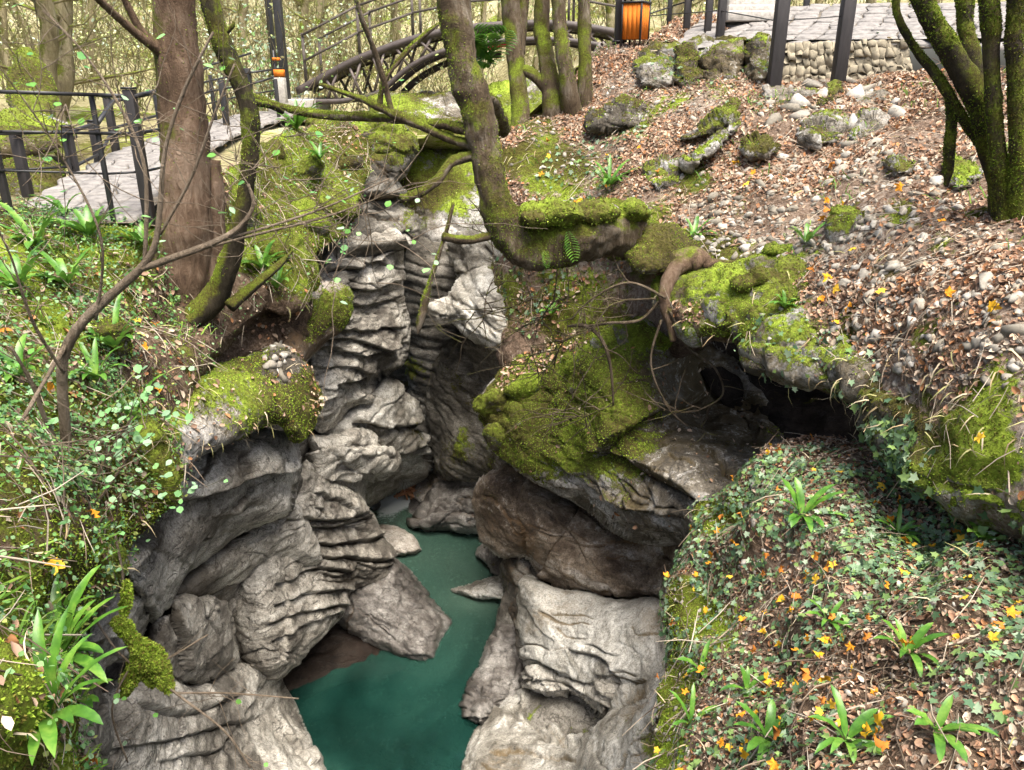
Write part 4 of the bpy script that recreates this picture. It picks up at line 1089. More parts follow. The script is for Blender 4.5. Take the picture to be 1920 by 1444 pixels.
for i, (x, y, Y, rx, ry) in enumerate([(1440, 528, 7.75, 58, 30), (1375, 600, 7.7, 38, 22), (1600, 415, 8.0, 45, 26), (1500, 478, 8.2, 60, 22)]):
    a = np.linspace(0, 2 * math.pi, 13, endpoint=False)
    rr = 1 + 0.16 * np.sin(a * 3 + i) + 0.1 * np.cos(a * 2 + 2 * i)
    rock('moss_cushion', np.c_[x + rx * np.cos(a) * rr, y + ry * np.sin(a) * rr, Y + 0.0 * a], 0.22, 0.4, 30, 2.6, low=(0.06, 2.6), fine=(0.05, 7), mat=ROCK_MOSS, parent=right_bank, seed=120 + i, moss=(.95, 0.2), stain=(0.45,), key='cushion%d' % i)
# cave: back wall and floor, shade put into their near-black colour
rock('cave_wall', [(1200, 540, 13), (1400, 540, 13), (1700, 600, 12), (2100, 800, 9.5), (2150, 1120, 7.5), (1750, 1060, 9.5), (1560, 980, 11), (1400, 880, 12), (1240, 760, 13)], 0.2, 1.5, 80, 4, low=(0.15, 1.2), mat=ROCK_CAVE_SHADE, parent=right_wall, seed=52, key='cave', strata=(0.08, 0.3, 0.06, (0, 0)))
rock('cave_floor', [(1280, 620, 11.6), (1400, 640, 12), (1560, 700, 11.6), (1760, 800, 10), (1900, 960, 8), (1760, 960, 7.6), (1600, 890, 8.0), (1480, 880, 8.6), (1420, 830, 9.8), (1340, 740, 11.0)], 0.1, 1.0, 60, 4, low=(0.15, 1.5), mat=ROCK_CAVE_SHADE, parent=right_wall, seed=54, key='cavefloor')  # dark piece added so the undercut reads as deep shade
# near ivy covered shelf
near_shelf = rock('ivy_shelf', [(1400, 870, 6.9), (1450, 835, 7.0), (1560, 830, 6.8), (1700, 880, 6.2), (1820, 960, 5.5), (2000, 1000, 4.7), (2250, 1040, 4.0), (2250, 1620, 2.2), (1215, 1620, 3.8), (1220, 1480, 4.4), (1232, 1400, 4.8), (1240, 1300, 5.3), (1262, 1180, 5.9), (1300, 1060, 6.5), (1330, 980, 6.8)],
     0.5, 2.0, 70, 2.8, ctrl=[(1500, 1444, 3.5), (1800, 1400, 3.2), (1600, 1100, 5.0), (1450, 1000, 6.1), (1800, 1100, 4.5), (1380, 1250, 5.0), (1380, 1100, 5.9), (1700, 960, 5.8), (1350, 1440, 4.2)],
     low=(0.30, 1.1), fine=(0.07, 4), mat=SOIL, parent=right_bank, seed=53, moss=(-0.2, 0.0), mossb=[(1290, 1130, 45, 1.1), (1255, 1250, 45, 1.1), (1250, 1340, 45, 1.0), (1340, 960, 45, 1.0), (1350, 1190, 40, .5), (1250, 1430, 50, 1.0), (1420, 1380, 40, .3)], key='shelf', rough=10)
print('rocks done', sum(len(s.Q) for s in SURF.values()))

# ------------------------------------------------------------------ ground behind, paths
def ground_z(x, y):
    left = -1.22 + 0.037 * (y - 8)
    right = 0.62 + 0.03 * (y - 12)
    t = np.clip((x + 2.0) / 4.5, 0, 1)
    t = t * t * (3 - 2 * t)
    z = left * (1 - t) + right * t
    ch = np.exp(-((x + 0.8) / 2.4) ** 2) * np.clip((y - 16) / 3, 0, 1) * np.clip((34 - y) / 8, 0, 1)
    z = z - 1.3 * ch
    z = z + 0.20 * np.clip(y - 24, 0, 60) + 0.10 * np.clip(-x - 8, 0, 60) + 0.12 * np.clip(x - 9, 0, 40)
    p = np.stack([x, y, 0 * x], -1)
    rgh = np.clip((y - 14) / 10, 0, 1) + np.clip((-x - 7) / 4, 0, 1)
    return z + 0.4 * np.minimum(rgh, 1) * fbm(p, 0.35, 4, 77)


def ground():
    nx, ny = 260, 200
    xs = np.linspace(-60, 60, nx)
    ys = 7.6 + (np.linspace(0, 1, ny) ** 2.2) * 110
    gx, gy = np.meshgrid(xs, ys)
    v = np.c_[gx.ravel(), gy.ravel(), ground_z(gx.ravel(), gy.ravel()) - 0.05]
    i = np.arange(nx * ny).reshape(ny, nx)
    q = np.c_[i[:-1, :-1].ravel(), i[:-1, 1:].ravel(), i[1:, 1:].ravel(), i[1:, :-1].ravel()]
    c = v[q].mean(1)
    lim = np.where(c[:, 0] < 0, np.interp(c[:, 0], [-60, -4.2, -3.8, -2.4, 0], [7, 8.0, 9.8, 14.3, 18.5]), np.interp(c[:, 0], [0, 1.9, 3.9, 5.2, 7.0, 9, 60], [18.5, 15.8, 12.9, 12.3, 11.3, 9, 7]))
    q = q[c[:, 1] > lim]
    moss = np.clip(0.30 + 0.7 * fbm(v, 0.5, 4, 5), 0, 1)
    tone = 0.5 + 0.5 * fbm(v, 0.7, 3, 9)
    o = link('forest_floor', mesh_np('forest_floor', v, [q], True, {'moss': moss, 'tone': tone}), FOREST_FLOOR)
    tag(o, 'mossy woodland ground rising behind the footbridge', 'ground', kind='structure')
    s = Surf(); s.V, s.Q, s.N, s.moss = v, q, normals(v, q), moss
    SURF['ground'] = s


ground()


def slab(corners, h, seed, bev=0.12, lift=0.0):
    """irregular flat stone from a corner ring (n,3): side walls plus a slightly domed, chamfered top"""
    c = np.asarray(corners, float)
    n = len(c)
    m = c.mean(0)
    nrm = np.cross(c[1] - c[0], c[2] - c[0]); nrm /= np.linalg.norm(nrm)
    if abs(nrm[2]) > 0.5 and nrm[2] < 0: nrm = -nrm
    if abs(nrm[2]) <= 0.5 and nrm[1] > 0: nrm = -nrm
    rng = np.random.default_rng(seed)
    tilt = nrm * h * (0.3 * rng.normal(size=(n, 1)) * 0.4)
    V = np.concatenate([c - nrm * h, c + nrm * (h * 0.55) + tilt, m + (c - m) * (1 - bev) + nrm * h + tilt, [m + nrm * h * (1.05 + 0.2 * rng.random())]])
    j = np.arange(n); k = (j + 1) % n
    return V, [np.concatenate([np.c_[j, k, k + n, j + n], np.c_[j + n, k + n, k + 2 * n, j + 2 * n]]), np.c_[j + 2 * n, k + 2 * n, np.full(n, 3 * n)]]


def paved(name, centre, width, ncross, step, label, seed, h=0.03, tilt=0.0):
    """footpath: mortar bed as the object, each stone a child"""
    rng = np.random.default_rng(seed)
    cl = catmull(np.asarray(centre, float), 40, closed=False)
    L = np.r_[0, np.cumsum(np.linalg.norm(np.diff(cl, axis=0), axis=1))]
    nrow = int(L[-1] / step)
    rows = []
    for r in range(nrow + 1):
        s = r * step
        p = np.array([np.interp(s, L, cl[:, k]) for k in range(3)])
        p2 = np.array([np.interp(min(s + 0.2, L[-1]), L, cl[:, k]) for k in range(3)])
        p1 = np.array([np.interp(max(s - 0.2, 0), L, cl[:, k]) for k in range(3)])
        d = p2 - p1; d[2] = 0; d /= np.linalg.norm(d)
        side = np.array([d[1], -d[0], -tilt])
        rows.append([p + side * width * (c / ncross - 0.5) + d * rng.normal() * 0.0 for c in range(ncross + 1)])
    G = np.array(rows)
    bed = G.reshape(-1, 3)
    i = np.arange(len(bed)).reshape(nrow + 1, ncross + 1)
    q = np.c_[i[:-1, :-1].ravel(), i[:-1, 1:].ravel(), i[1:, 1:].ravel(), i[1:, :-1].ravel()]
    o = link(name, mesh_np(name, bed + (0, 0, 0.004), [q]), MORTAR)
    tag(o, label, 'path', kind='structure')
    J = G + np.concatenate([rng.normal(size=G.shape[:2] + (2,)) * np.array([width / ncross, step]).min() * 0.16, np.zeros(G.shape[:2] + (1,))], 2)
    for r in range(nrow):
        for c in range(ncross):
            ring = np.array([J[r, c], (J[r, c] + J[r, c + 1]) / 2 + rng.normal(size=3) * (.02, .02, 0), J[r, c + 1], J[r + 1, c + 1], (J[r + 1, c] + J[r + 1, c + 1]) / 2 + rng.normal(size=3) * (.02, .02, 0), J[r + 1, c]])
            m = ring.mean(0)
            ring = m + (ring - m) * 0.90 + (0, 0, 0.012 + 0.012 * rng.random())
            V, FA = slab(ring, h, seed + r * 31 + c)
            link('paving_stone', mesh_np('paving_stone', V, FA, False), PAVING, o)
    return o


def onground(x, y, up=0.0):
    return np.array([x, y, float(ground_z(np.array([x]), np.array([y]))[0]) + up])


paved('footpath', [P(120, 420, 7.6), P(200, 365, 8.7), P(262, 318, 10.4), P(345, 268, 13.6), P(430, 238, 16.6), P(520, 212, 19.6)], 1.3, 5, 0.30,
      'pale stone paved footpath leading to the footbridge', 900)
paved('upper_path', [P(1290, 62, 14.9), P(1400, 48, 14.5), P(1500, 46, 14.1), P(1620, 46, 13.6), P(1780, 46, 13.0), P(2050, 50, 11.9)], 2.7, 10, 0.34,
      'sunlit pale stone terrace above the retaining wall', 940, tilt=0.27)

# retaining wall with its stones
wall = empty('retaining_wall')
tag(wall, 'rough stone retaining wall under the pale upper terrace', 'wall')
cor = [P(1425, 82, 12.9), P(1700, 76, 12.1), P(1715, 165, 11.9), P(1425, 175, 12.7)]
V, FA = join([(np.array([*cor, *[c + (0.05, 0.6, 0) for c in cor]]), [np.array([(0, 3, 2, 1), (4, 5, 6, 7), (0, 1, 5, 4), (3, 7, 6, 2), (0, 4, 7, 3), (1, 2, 6, 5)])])])
link('wall_core', mesh_np('wall_core', V, FA, False), MORTAR, wall)
rng = np.random.default_rng(33)
nu, nv = 20, 6
g = np.zeros((nv + 1, nu + 1, 3))
for a_ in range(nv + 1):
    for b_ in range(nu + 1):
        u = (b_ + (0.27 * rng.uniform(-1, 1) if 0 < b_ < nu else 0)) / nu
        v_ = (a_ + (0.30 * rng.uniform(-1, 1) if 0 < a_ < nv else 0)) / nv
        g[a_, b_] = (np.array(cor[0]) * (1 - u) + np.array(cor[1]) * u) * (1 - v_) + (np.array(cor[3]) * (1 - u) + np.array(cor[2]) * u) * v_ + (0, -0.03, 0)
for a_ in range(nv):
    for b_ in range(nu):
        ring = np.array([g[a_, b_], (g[a_, b_] + g[a_, b_ + 1]) / 2 + rng.normal(size=3) * 0.015, g[a_, b_ + 1], g[a_ + 1, b_ + 1], (g[a_ + 1, b_] + g[a_ + 1, b_ + 1]) / 2 + rng.normal(size=3) * 0.015, g[a_ + 1, b_]])
        m = ring.mean(0)
        V, FA = slab(m + (ring - m) * 0.95, 0.015 + 0.05 * rng.random() ** 2, a_ * 50 + b_, 0.10)
        link('wall_stone', mesh_np('wall_stone', V, FA, False), WALLSTONE, wall)

# steps behind the terrace
st = empty('stone_steps')
tag(st, 'short flight of weathered stone steps behind the upper terrace', 'steps')
for k in range(4):
    c = P(1415, 22 - k * 11, 14.6 + 0.35 * k)
    V, FA = box(c + (0, 0, -0.08), 1.0, 0.45, 0.16)
    part('step', (V, FA), CONCRETE, st, bevel=0.02)

# mossy boulders set into the bank edge left of the wall
BLD = [([(1195, 140, 13.4), (1215, 110, 13.6), (1255, 105, 13.5), (1270, 130, 13.3), (1262, 158, 13.0), (1215, 160, 13.1)], 'low brown mossy boulder at the bank edge, nearest the orange bin'),
       ([(1262, 150, 13.1), (1272, 85, 13.5), (1295, 70, 13.5), (1312, 85, 13.3), (1318, 150, 12.9), (1290, 170, 12.8)], 'upright mossy boulder with a bright green cap at the bank edge'),
       ([(1310, 140, 13.0), (1325, 90, 13.3), (1370, 76, 13.2), (1395, 100, 12.9), (1392, 155, 12.6), (1340, 165, 12.7)], 'dark ivy hung boulder between two mossy boulders'),
       ([(1395, 140, 12.7), (1405, 90, 12.9), (1425, 70, 12.9), (1445, 85, 12.7), (1448, 140, 12.4), (1420, 158, 12.4)], 'mossy boulder against the tall fence post'),
       ([(1425, 200, 11.6), (1435, 165, 11.9), (1465, 155, 11.9), (1490, 175, 11.6), (1490, 215, 11.3), (1455, 225, 11.2)], 'white lichened rock with a mossy top below the fence post'),
       ([(1520, 190, 11.3), (1545, 165, 11.5), (1575, 158, 11.5), (1570, 185, 11.2), (1535, 205, 11.0)], 'flat moss covered rock below the retaining wall'),
       ([(1390, 285, 10.3), (1400, 258, 10.5), (1430, 248, 10.5), (1455, 262, 10.3), (1452, 290, 10.0), (1410, 302, 10.0)], 'rounded boulder with a neat moss cap in the leaf litter'),
       ([(1498, 255, 10.4), (1505, 230, 10.6), (1560, 212, 10.7), (1590, 235, 10.4), (1580, 262, 10.1), (1520, 275, 10.0)], 'broad boulder half covered in moss, mid slope'),
       ([(1592, 260, 10.0), (1600, 235, 10.2), (1640, 215, 10.3), (1668, 240, 10.0), (1650, 275, 9.7), (1610, 280, 9.7)], 'grey boulder with pale broken top near the multi-stemmed tree'),
       ([(1110, 235, 12.6), (1125, 205, 12.9), (1180, 185, 12.9), (1210, 215, 12.6), (1190, 240, 12.3)], 'pale ivy draped rock below the bridge end'),
       ([(1665, 320, 8.7), (1675, 298, 8.9), (1700, 290, 8.9), (1712, 315, 8.6), (1690, 332, 8.5)], 'small dark hollowed rock in the stony slope'),
       ([(1270, 268, 11.1), (1300, 242, 11.3), (1350, 205, 11.5), (1378, 190, 11.5), (1372, 215, 11.2), (1310, 262, 10.9)], 'long mossy rock rib running down the slope'),
       ([(1280, 300, 10.7), (1320, 262, 10.9), (1370, 232, 11.0), (1384, 245, 10.8), (1340, 280, 10.4), (1295, 312, 10.3)], 'dark mossy rock rib below the longer one'),
       ([(1560, 440, 8.0), (1575, 405, 8.2), (1610, 392, 8.2), (1645, 410, 8.0), (1648, 440, 7.8), (1600, 452, 7.8)], 'low mossy outcrop in the middle of the scree'),
       ([(1580, 530, 7.3), (1600, 508, 7.5), (1640, 505, 7.4), (1668, 525, 7.1), (1640, 548, 7.0), (1600, 550, 7.1)], 'mossy hump in the scree above the lip'),
       ([(1205, 330, 10.8), (1230, 300, 11.1), (1275, 290, 11.1), (1290, 320, 10.7), (1262, 350, 10.4), (1220, 352, 10.5)], 'mossy outcrop above the elbow of the leaning tree'),
       ([(1480, 175, 11.7), (1500, 160, 11.9), (1530, 165, 11.8), (1525, 195, 11.4), (1490, 205, 11.4)], 'whitish cracked rock beside the fence post foot'),
       ([(1590, 200, 11.0), (1615, 170, 11.3), (1655, 165, 11.2), (1665, 200, 10.8), (1620, 222, 10.7)], 'pale flat rock under the right end of the wall'),
       ([(1770, 330, 8.0), (1785, 300, 8.2), (1830, 300, 8.0), (1842, 335, 7.7), (1800, 358, 7.6)], 'mossy rock just left of the multi-stemmed tree'),
       ([(1185, 130, 13.9), (1210, 96, 14.1), (1260, 84, 14.0), (1330, 74, 13.8), (1400, 72, 13.5), (1445, 84, 13.2), (1450, 140, 12.9), (1380, 160, 13.1), (1280, 160, 13.4), (1200, 155, 13.7)], 'long mossy rubble ledge under the terrace edge behind the boulders')]
for i, (pl, lab) in enumerate(BLD):
    o = rock('boulder', pl, 0.25, 0.5, 22, 2.2, low=(0.09, 2.2), fine=(0.04, 7), strata=(0.05, 0.2, 0.05, (0.2, 0)), facet=(0.22, 0.28, 0.7), mat=ROCK_MOSS, seed=160 + i, rough=8, moss=(0.02 if i not in (1, 3, 5, 6, 11, 12, 13, 14, 15, 18, 19) else 0.22, 0.55), stain=(0.5 if i < 4 else 0.1,), key='bld%d' % i)
    tag(o, lab, 'boulder')
# mossy ground humps beside the path, left background
for i, (pl, lab) in enumerate([([(10, 180, 14), (25, 120, 15), (50, 98, 15.5), (85, 130, 15), (110, 175, 14.5), (95, 230, 13.5), (40, 240, 13)], 'tall mossy boulder in the woods behind the fence'),
                               ([(-40, 235, 12), (30, 205, 12.8), (90, 215, 12.6), (140, 240, 12.2), (130, 275, 11.6), (30, 290, 11.2), (-40, 280, 11)], 'dark mossy rock just behind the path fence'),
                               ([(-30, 330, 10.3), (30, 300, 10.7), (100, 305, 10.6), (125, 340, 10.1), (90, 370, 9.7), (-30, 375, 9.4)], 'bright green mossy hump behind the fence by the path')]):
    o = rock('boulder', pl, 0.4, 0.8, 40, 3, low=(0.12, 1.6), fine=(0.05, 6), mat=ROCK_MOSS, seed=190 + i, moss=(0.4, 0.3), stain=(0.4,), key='hump%d' % i)
    tag(o, lab, 'boulder')

# ------------------------------------------------------------------ trees
def pick(rng, cols, n, jit=0.15):
    cols = np.asarray(cols, float)
    c = cols[rng.integers(0, len(cols), n)]
    return np.clip(c * (1 + jit * rng.normal(size=(n, 1))) , 0.003, 0.9)


MOSS_COLS = [(0.21, 0.32, 0.028), (0.15, 0.23, 0.022), (0.28, 0.38, 0.045), (0.10, 0.14, 0.016), (0.16, 0.14, 0.03), (0.35, 0.44, 0.07)]
TUFT = ([(-.22, 0, 0), (.22, 0, 0), (.06, .18, 1.0), (0, -.25, 0), (0, .25, 0), (-.3, .05, .8), (-.2, -.2, 0), (.2, .2, 0), (.25, -.2, .7)], [(0, 1, 2), (3, 4, 5), (6, 7, 8)])


def moss_fuzz(name, keys, n, size, parent=None, minmoss=None, seed=0, cols=MOSS_COLS, mask=None, upmin=None, hang=0.0, lab=None):
    p, nn, x, y = scatter(keys, n, mask, minmoss, upmin, seed)
    if len(p) == 0: return None
    rng = np.random.default_rng(seed)
    fr = frames(nn + np.array([0, 0, -hang]), rng, 0.45)
    tone = vnoise(p, 2.2, seed + 4)
    c = pick(rng, cols, len(p)) * (1 + 0.40 * tone[:, None])
    old_ = np.clip((fbm(p, 1.5, 3, seed + 9) - 0.03) * 3.5 + 0.3 * rng.normal(size=len(p)), 0, 1)[:, None]     # older brown moss in patches
    c = c * (1 - 0.85 * old_) + 0.85 * old_ * np.array([0.095, 0.078, 0.022]) * (1 + 0.3 * rng.normal(size=(len(p), 1)))
    c = np.clip(c, 0.004, 0.9)
    s = (size * (0.6 + 0.8 * rng.random(len(p))))[:, None] * np.array([1, 1, 0.6])
    o = instances(name, *TUFT, p - nn * size * 0.15, fr, s, c, MOSS_MAT, parent)
    o['kind'] = 'stuff'
    if lab: tag(o, lab, 'moss')
    return o


def tree(name, label, stems, mat, branches=(), cat='tree', sides=14, wob=0.22, per=8, fuzz=0, fuzz_size=0.024, group=None, twigs=None, seed=0):
    t = empty(name)
    tag(t, label, cat, group)
    keys = []
    for i, sp in enumerate(stems):
        k = '%s_%s_%d' % (name, label[:14], i)
        V, FA = ptube(sp, sides, per, wob, 3.5, seed + i, reg=k)
        keys.append(k)
        link('trunk', mesh_np('trunk', V, FA), mat, t)
    for i, sp in enumerate(branches):
        k = '%s_%s_b%d' % (name, label[:14], i)
        V, FA = ptube(sp, 8, per, wob, 6, seed + 20 + i, reg=k)
        keys.append(k)
        link('branch', mesh_np('branch', V, FA), mat, t)
    if fuzz: moss_fuzz('moss', keys, fuzz, fuzz_size, t, seed=seed + 3, cols=(np.array(MOSS_COLS) * (0.85 if mat in (BARK_DARK,) else 1.0)), mask=lambda x, y, p, n: np.clip(0.30 + 0.55 * n[:, 2] - 0.25 * n[:, 0] + 1.5 * fbm(p, 2.2, 3, seed), 0, 1))
    return t, keys


# big brown trunk by the path
tree('brown_tree', 'thick straight brown trunk standing by the fence', [
    [(322, -60, 8.0, 42), (330, 60, 8.0, 40), (340, 180, 8.0, 41), (350, 300, 7.95, 44), (350, 400, 7.9, 46), (346, 480, 7.9, 50), (340, 560, 7.95, 56), (336, 640, 8.1, 62)],
    [(398, 300, 8.1, 16), (400, 380, 8.05, 20), (396, 460, 8.05, 26), (390, 560, 8.05, 34), (382, 640, 8.2, 44)]], BARK_BROWN, [
    [(318, 110, 7.9, 9), (285, 85, 7.8, 9), (235, 45, 7.6, 8), (165, -20, 7.2, 7)], [(300, 90, 7.85, 8), (260, 50, 7.8, 7), (225, -20, 7.7, 6)]], sides=30, wob=0.16, fuzz=4000, fuzz_size=0.022, seed=1)
# dark sinuous trunk
tree('dark_tree', 'thin dark sinuous trunk curving beside the thick brown trunk', [
    [(382, -60, 7.6, 16), (392, 0, 7.6, 17), (412, 70, 7.6, 19), (440, 135, 7.6, 18), (464, 195, 7.6, 19), (470, 270, 7.6, 17), (462, 350, 7.6, 15), (448, 420, 7.6, 16), (430, 490, 7.65, 20), (400, 560, 7.7, 24), (350, 605, 7.6, 22), (300, 640, 7.3, 15)]],
    BARK_DARK, [[(430, 575, 7.6, 12), (490, 525, 7.9, 9), (525, 495, 8.2, 6), (548, 470, 8.5, 2)], [(465, 190, 7.6, 8), (505, 198, 7.7, 6), (530, 210, 7.9, 4)], [(420, 65, 7.6, 5), (436, 50, 7.6, 4), (438, 40, 7.6, 2)]], fuzz=12000, fuzz_size=0.020, seed=2)
# leaning mossy centre tree with the elbow
ct, ctk = tree('leaning_tree', 'leaning mossy tree growing sideways out of the bank with an elbow bend', [
    [(1260, 470, 10.6, 30.0), (1205, 448, 9.7, 38.0), (1165, 434, 8.9, 46.0), (1120, 432, 8.5, 50.0), (1080, 442, 8.3, 50.0), (1045, 458, 8.2, 44.0), (1010, 468, 8.1, 40.0), (972, 458, 8.0, 37.8), (945, 425, 8.0, 36.0), (927, 375, 8.0, 29.7), (914, 310, 8.05, 28.8), (900, 245, 8.1, 31.5), (882, 170, 8.1, 29.7), (866, 90, 8.15, 27.9), (855, 20, 8.2, 29.7), (846, -70, 8.25, 30.6)]], BARK_MOSS, [
    [(885, 246, 8.1, 12), (840, 236, 8.2, 10), (770, 226, 8.4, 9), (700, 220, 8.6, 9), (620, 216, 8.8, 8), (545, 205, 9.0, 7), (470, 178, 9.2, 4)],
    [(892, 276, 8.1, 10), (840, 258, 8.2, 9), (790, 234, 8.3, 9), (735, 212, 8.4, 9), (690, 190, 8.5, 7), (640, 172, 8.6, 5), (600, 158, 8.7, 3)],
    [(890, 290, 8.1, 12), (845, 305, 8.0, 10), (822, 335, 7.9, 9), (790, 360, 7.8, 9), (752, 374, 7.7, 7)],
    [(925, 440, 8.0, 9), (880, 450, 7.8, 8), (830, 443, 7.7, 8)],
    [(736, 216, 8.4, 6), (722, 160, 8.4, 6), (700, 90, 8.3, 5), (680, 40, 8.2, 5), (660, -30, 8.1, 4)],
    [(712, 196, 8.45, 5), (722, 150, 8.5, 5), (760, 100, 8.6, 6), (800, 62, 8.7, 5), (830, 40, 8.8, 3)],
    [(905, 180, 8.2, 10), (925, 190, 8.4, 12), (935, 215, 8.7, 13), (945, 245, 9.2, 14)],
    [(850, 380, 7.75, 3), (838, 430, 7.72, 4), (825, 470, 7.7, 4), (806, 530, 7.7, 4.5), (797, 565, 7.7, 7), (789, 602, 7.7, 8), (783, 625, 7.7, 2)]], sides=36, wob=0.34, fuzz=42000, fuzz_size=0.022, seed=3)
# moss humps on the elbow
for i, (x, y, Y, rx, ry) in enumerate([(1040, 400, 8.0, 60, 26), (1115, 398, 8.3, 50, 26), (1000, 410, 7.9, 30, 22), (1185, 400, 8.7, 40, 24)]):
    a = np.linspace(0, 2 * math.pi, 11, endpoint=False)
    rock('moss_cushion', np.c_[x + rx * np.cos(a), y + ry * np.sin(a), Y + 0.0 * a], 0.22, 0.3, 28, 2.6, low=(0.06, 3), fine=(0.05, 7), mat=ROCK_MOSS, parent=ct, seed=210 + i, moss=(1.0, 0.1), stain=(.4,), key='elbow%d' % i)
# slim trees beyond the elbow tree, at the bridge end
SLIM = [('slim mossy tree with a fork, leftmost of four at the bridge end', [[(952, -60, 14.0, 20), (960, 40, 14.0, 19), (968, 120, 13.9, 17), (975, 200, 13.7, 17), (975, 245, 13.6, 20), (975, 300, 13.7, 26)], [(985, -60, 14.1, 10), (980, 20, 14.1, 11), (972, 100, 14.0, 13)]]),
        ('twisted mossy tree with a low side limb, second of four at the bridge end', [[(1020, -60, 14.0, 14), (1015, 40, 14.0, 15), (1022, 90, 13.9, 16), (1030, 150, 13.8, 18), (1038, 200, 13.7, 20), (1042, 260, 13.8, 26)], [(1028, 170, 13.8, 12), (1000, 140, 13.8, 11), (972, 128, 13.9, 9)]]),
        ('dark mossy tree, third of four at the bridge end', [[(1045, -60, 13.6, 14), (1050, 40, 13.6, 14), (1058, 110, 13.5, 15), (1068, 180, 13.5, 17), (1075, 220, 13.6, 20), (1080, 280, 13.8, 28)]]),
        ('straight mossy tree, rightmost of four at the bridge end', [[(1094, -60, 13.8, 11), (1096, 40, 13.8, 12), (1097, 120, 13.7, 13), (1096, 200, 13.7, 16), (1096, 260, 13.9, 22)]])]
for i, (lab, stems) in enumerate(SLIM):
    tree('slim_tree', lab, stems, BARK_MOSS, sides=10, fuzz=2500, fuzz_size=0.03, seed=30 + i)
# multi-stemmed tree at right
tree('multi_stemmed_tree', 'multi-stemmed dark tree bearded with moss on the right slope', [
    [(1712, -60, 7.0, 18), (1738, 20, 7.0, 19), (1778, 95, 6.95, 20), (1820, 165, 6.9, 24), (1850, 235, 6.85, 23), (1868, 320, 6.8, 21), (1885, 400, 6.7, 26), (1905, 500, 6.5, 40)],
    [(1850, -60, 6.6, 14), (1858, 60, 6.6, 15), (1862, 180, 6.6, 16), (1872, 300, 6.6, 17), (1888, 400, 6.6, 22), (1910, 500, 6.5, 28)],
    [(1908, -60, 6.5, 14), (1902, 80, 6.5, 15), (1908, 200, 6.5, 15), (1912, 320, 6.5, 17), (1912, 430, 6.5, 22), (1920, 520, 6.4, 28)],
    [(1688, -60, 7.2, 6), (1680, 10, 7.2, 7), (1692, 50, 7.15, 8), (1718, 95, 7.1, 8), (1748, 130, 7.05, 10), (1772, 165, 7.0, 11), (1800, 215, 6.95, 9), (1835, 270, 6.9, 8)],
    [(1806, -60, 7.2, 15), (1810, 40, 7.1, 15), (1822, 110, 7.05, 17), (1838, 180, 7.0, 15)]], BARK_DARK, [
    [(1776, 165, 7.0, 7), (1784, 210, 7.0, 9), (1782, 260, 7.0, 10), (1778, 320, 7.0, 8), (1774, 350, 7.0, 3)],
    [(1905, 470, 6.5, 14), (1880, 545, 6.2, 7), (1840, 600, 6.0, 5), (1800, 630, 5.9, 3)]], sides=18, wob=0.26, fuzz=45000, fuzz_size=0.022, seed=5)
# mossy fallen limb on the slope
tree('fallen_limb', 'moss covered limb lying on the stony slope below the multi-stemmed tree', [[(1860, 395, 6.9, 10), (1810, 420, 6.9, 14), (1760, 470, 6.85, 14), (1720, 520, 6.8, 10)]], BARK_MOSS, cat='log', fuzz=3000, fuzz_size=0.022, seed=6)
# old roots at the lip of the cave
tree('root_stump', 'gnarled brown root curling over the mouth of the cave', [
    [(1180, 520, 9.2, 10), (1225, 520, 8.8, 14), (1260, 495, 8.6, 20), (1300, 485, 8.5, 24), (1320, 500, 8.4, 18)],
    [(1300, 485, 8.5, 20), (1262, 510, 8.4, 16), (1245, 560, 8.3, 13), (1255, 600, 8.25, 10), (1262, 640, 8.2, 5)],
    [(1320, 495, 8.4, 12), (1370, 495, 8.3, 7), (1430, 492, 8.2, 5)]], BARK_BROWN, cat='root', sides=12, wob=0.3, seed=7)

# ------------------------------------------------------------------ fences, lamps, bridge, bin
def fence(label, posts, rails, thin=(), mat=STEEL_BLACK, name='fence'):
    """posts: (x0,y0, x1,y1, Y, half width px); rails: lists of (px,py,Y) + thickness px"""
    t = empty(name)
    tag(t, label, 'fence')
    for (xa, ya, xb, yb, Y, hw) in posts:
        b_ = P(xb, yb, Y)
        top = P(xa, ya, Y)
        # posts stand plumb on their foot
        h = top[2] - b_[2]
        a = b_ + (0, 0, h)
        w_ = 2 * hw * depth(b_) / F
        po = part('post', beam(b_ - (0, 0, 0.15), a, w_), WOOD_BLACK if hw > 5 else mat, t, bevel=0.006)
        if hw > 5 and ya > 0: part('post_cap', box(a + (0, 0, 0.012), w_ * 1.12, w_ * 1.12, 0.02), STEEL_BLACK, po)
    for pts, th in rails:
        for k in range(len(pts) - 1):
            a, b_ = P(*pts[k]), P(*pts[k + 1])
            w_ = th * depth(a) / F
            part('rail', beam(a, b_ + (b_ - a) * 0.004, w_, w_ * 0.8), mat, t)
    return t


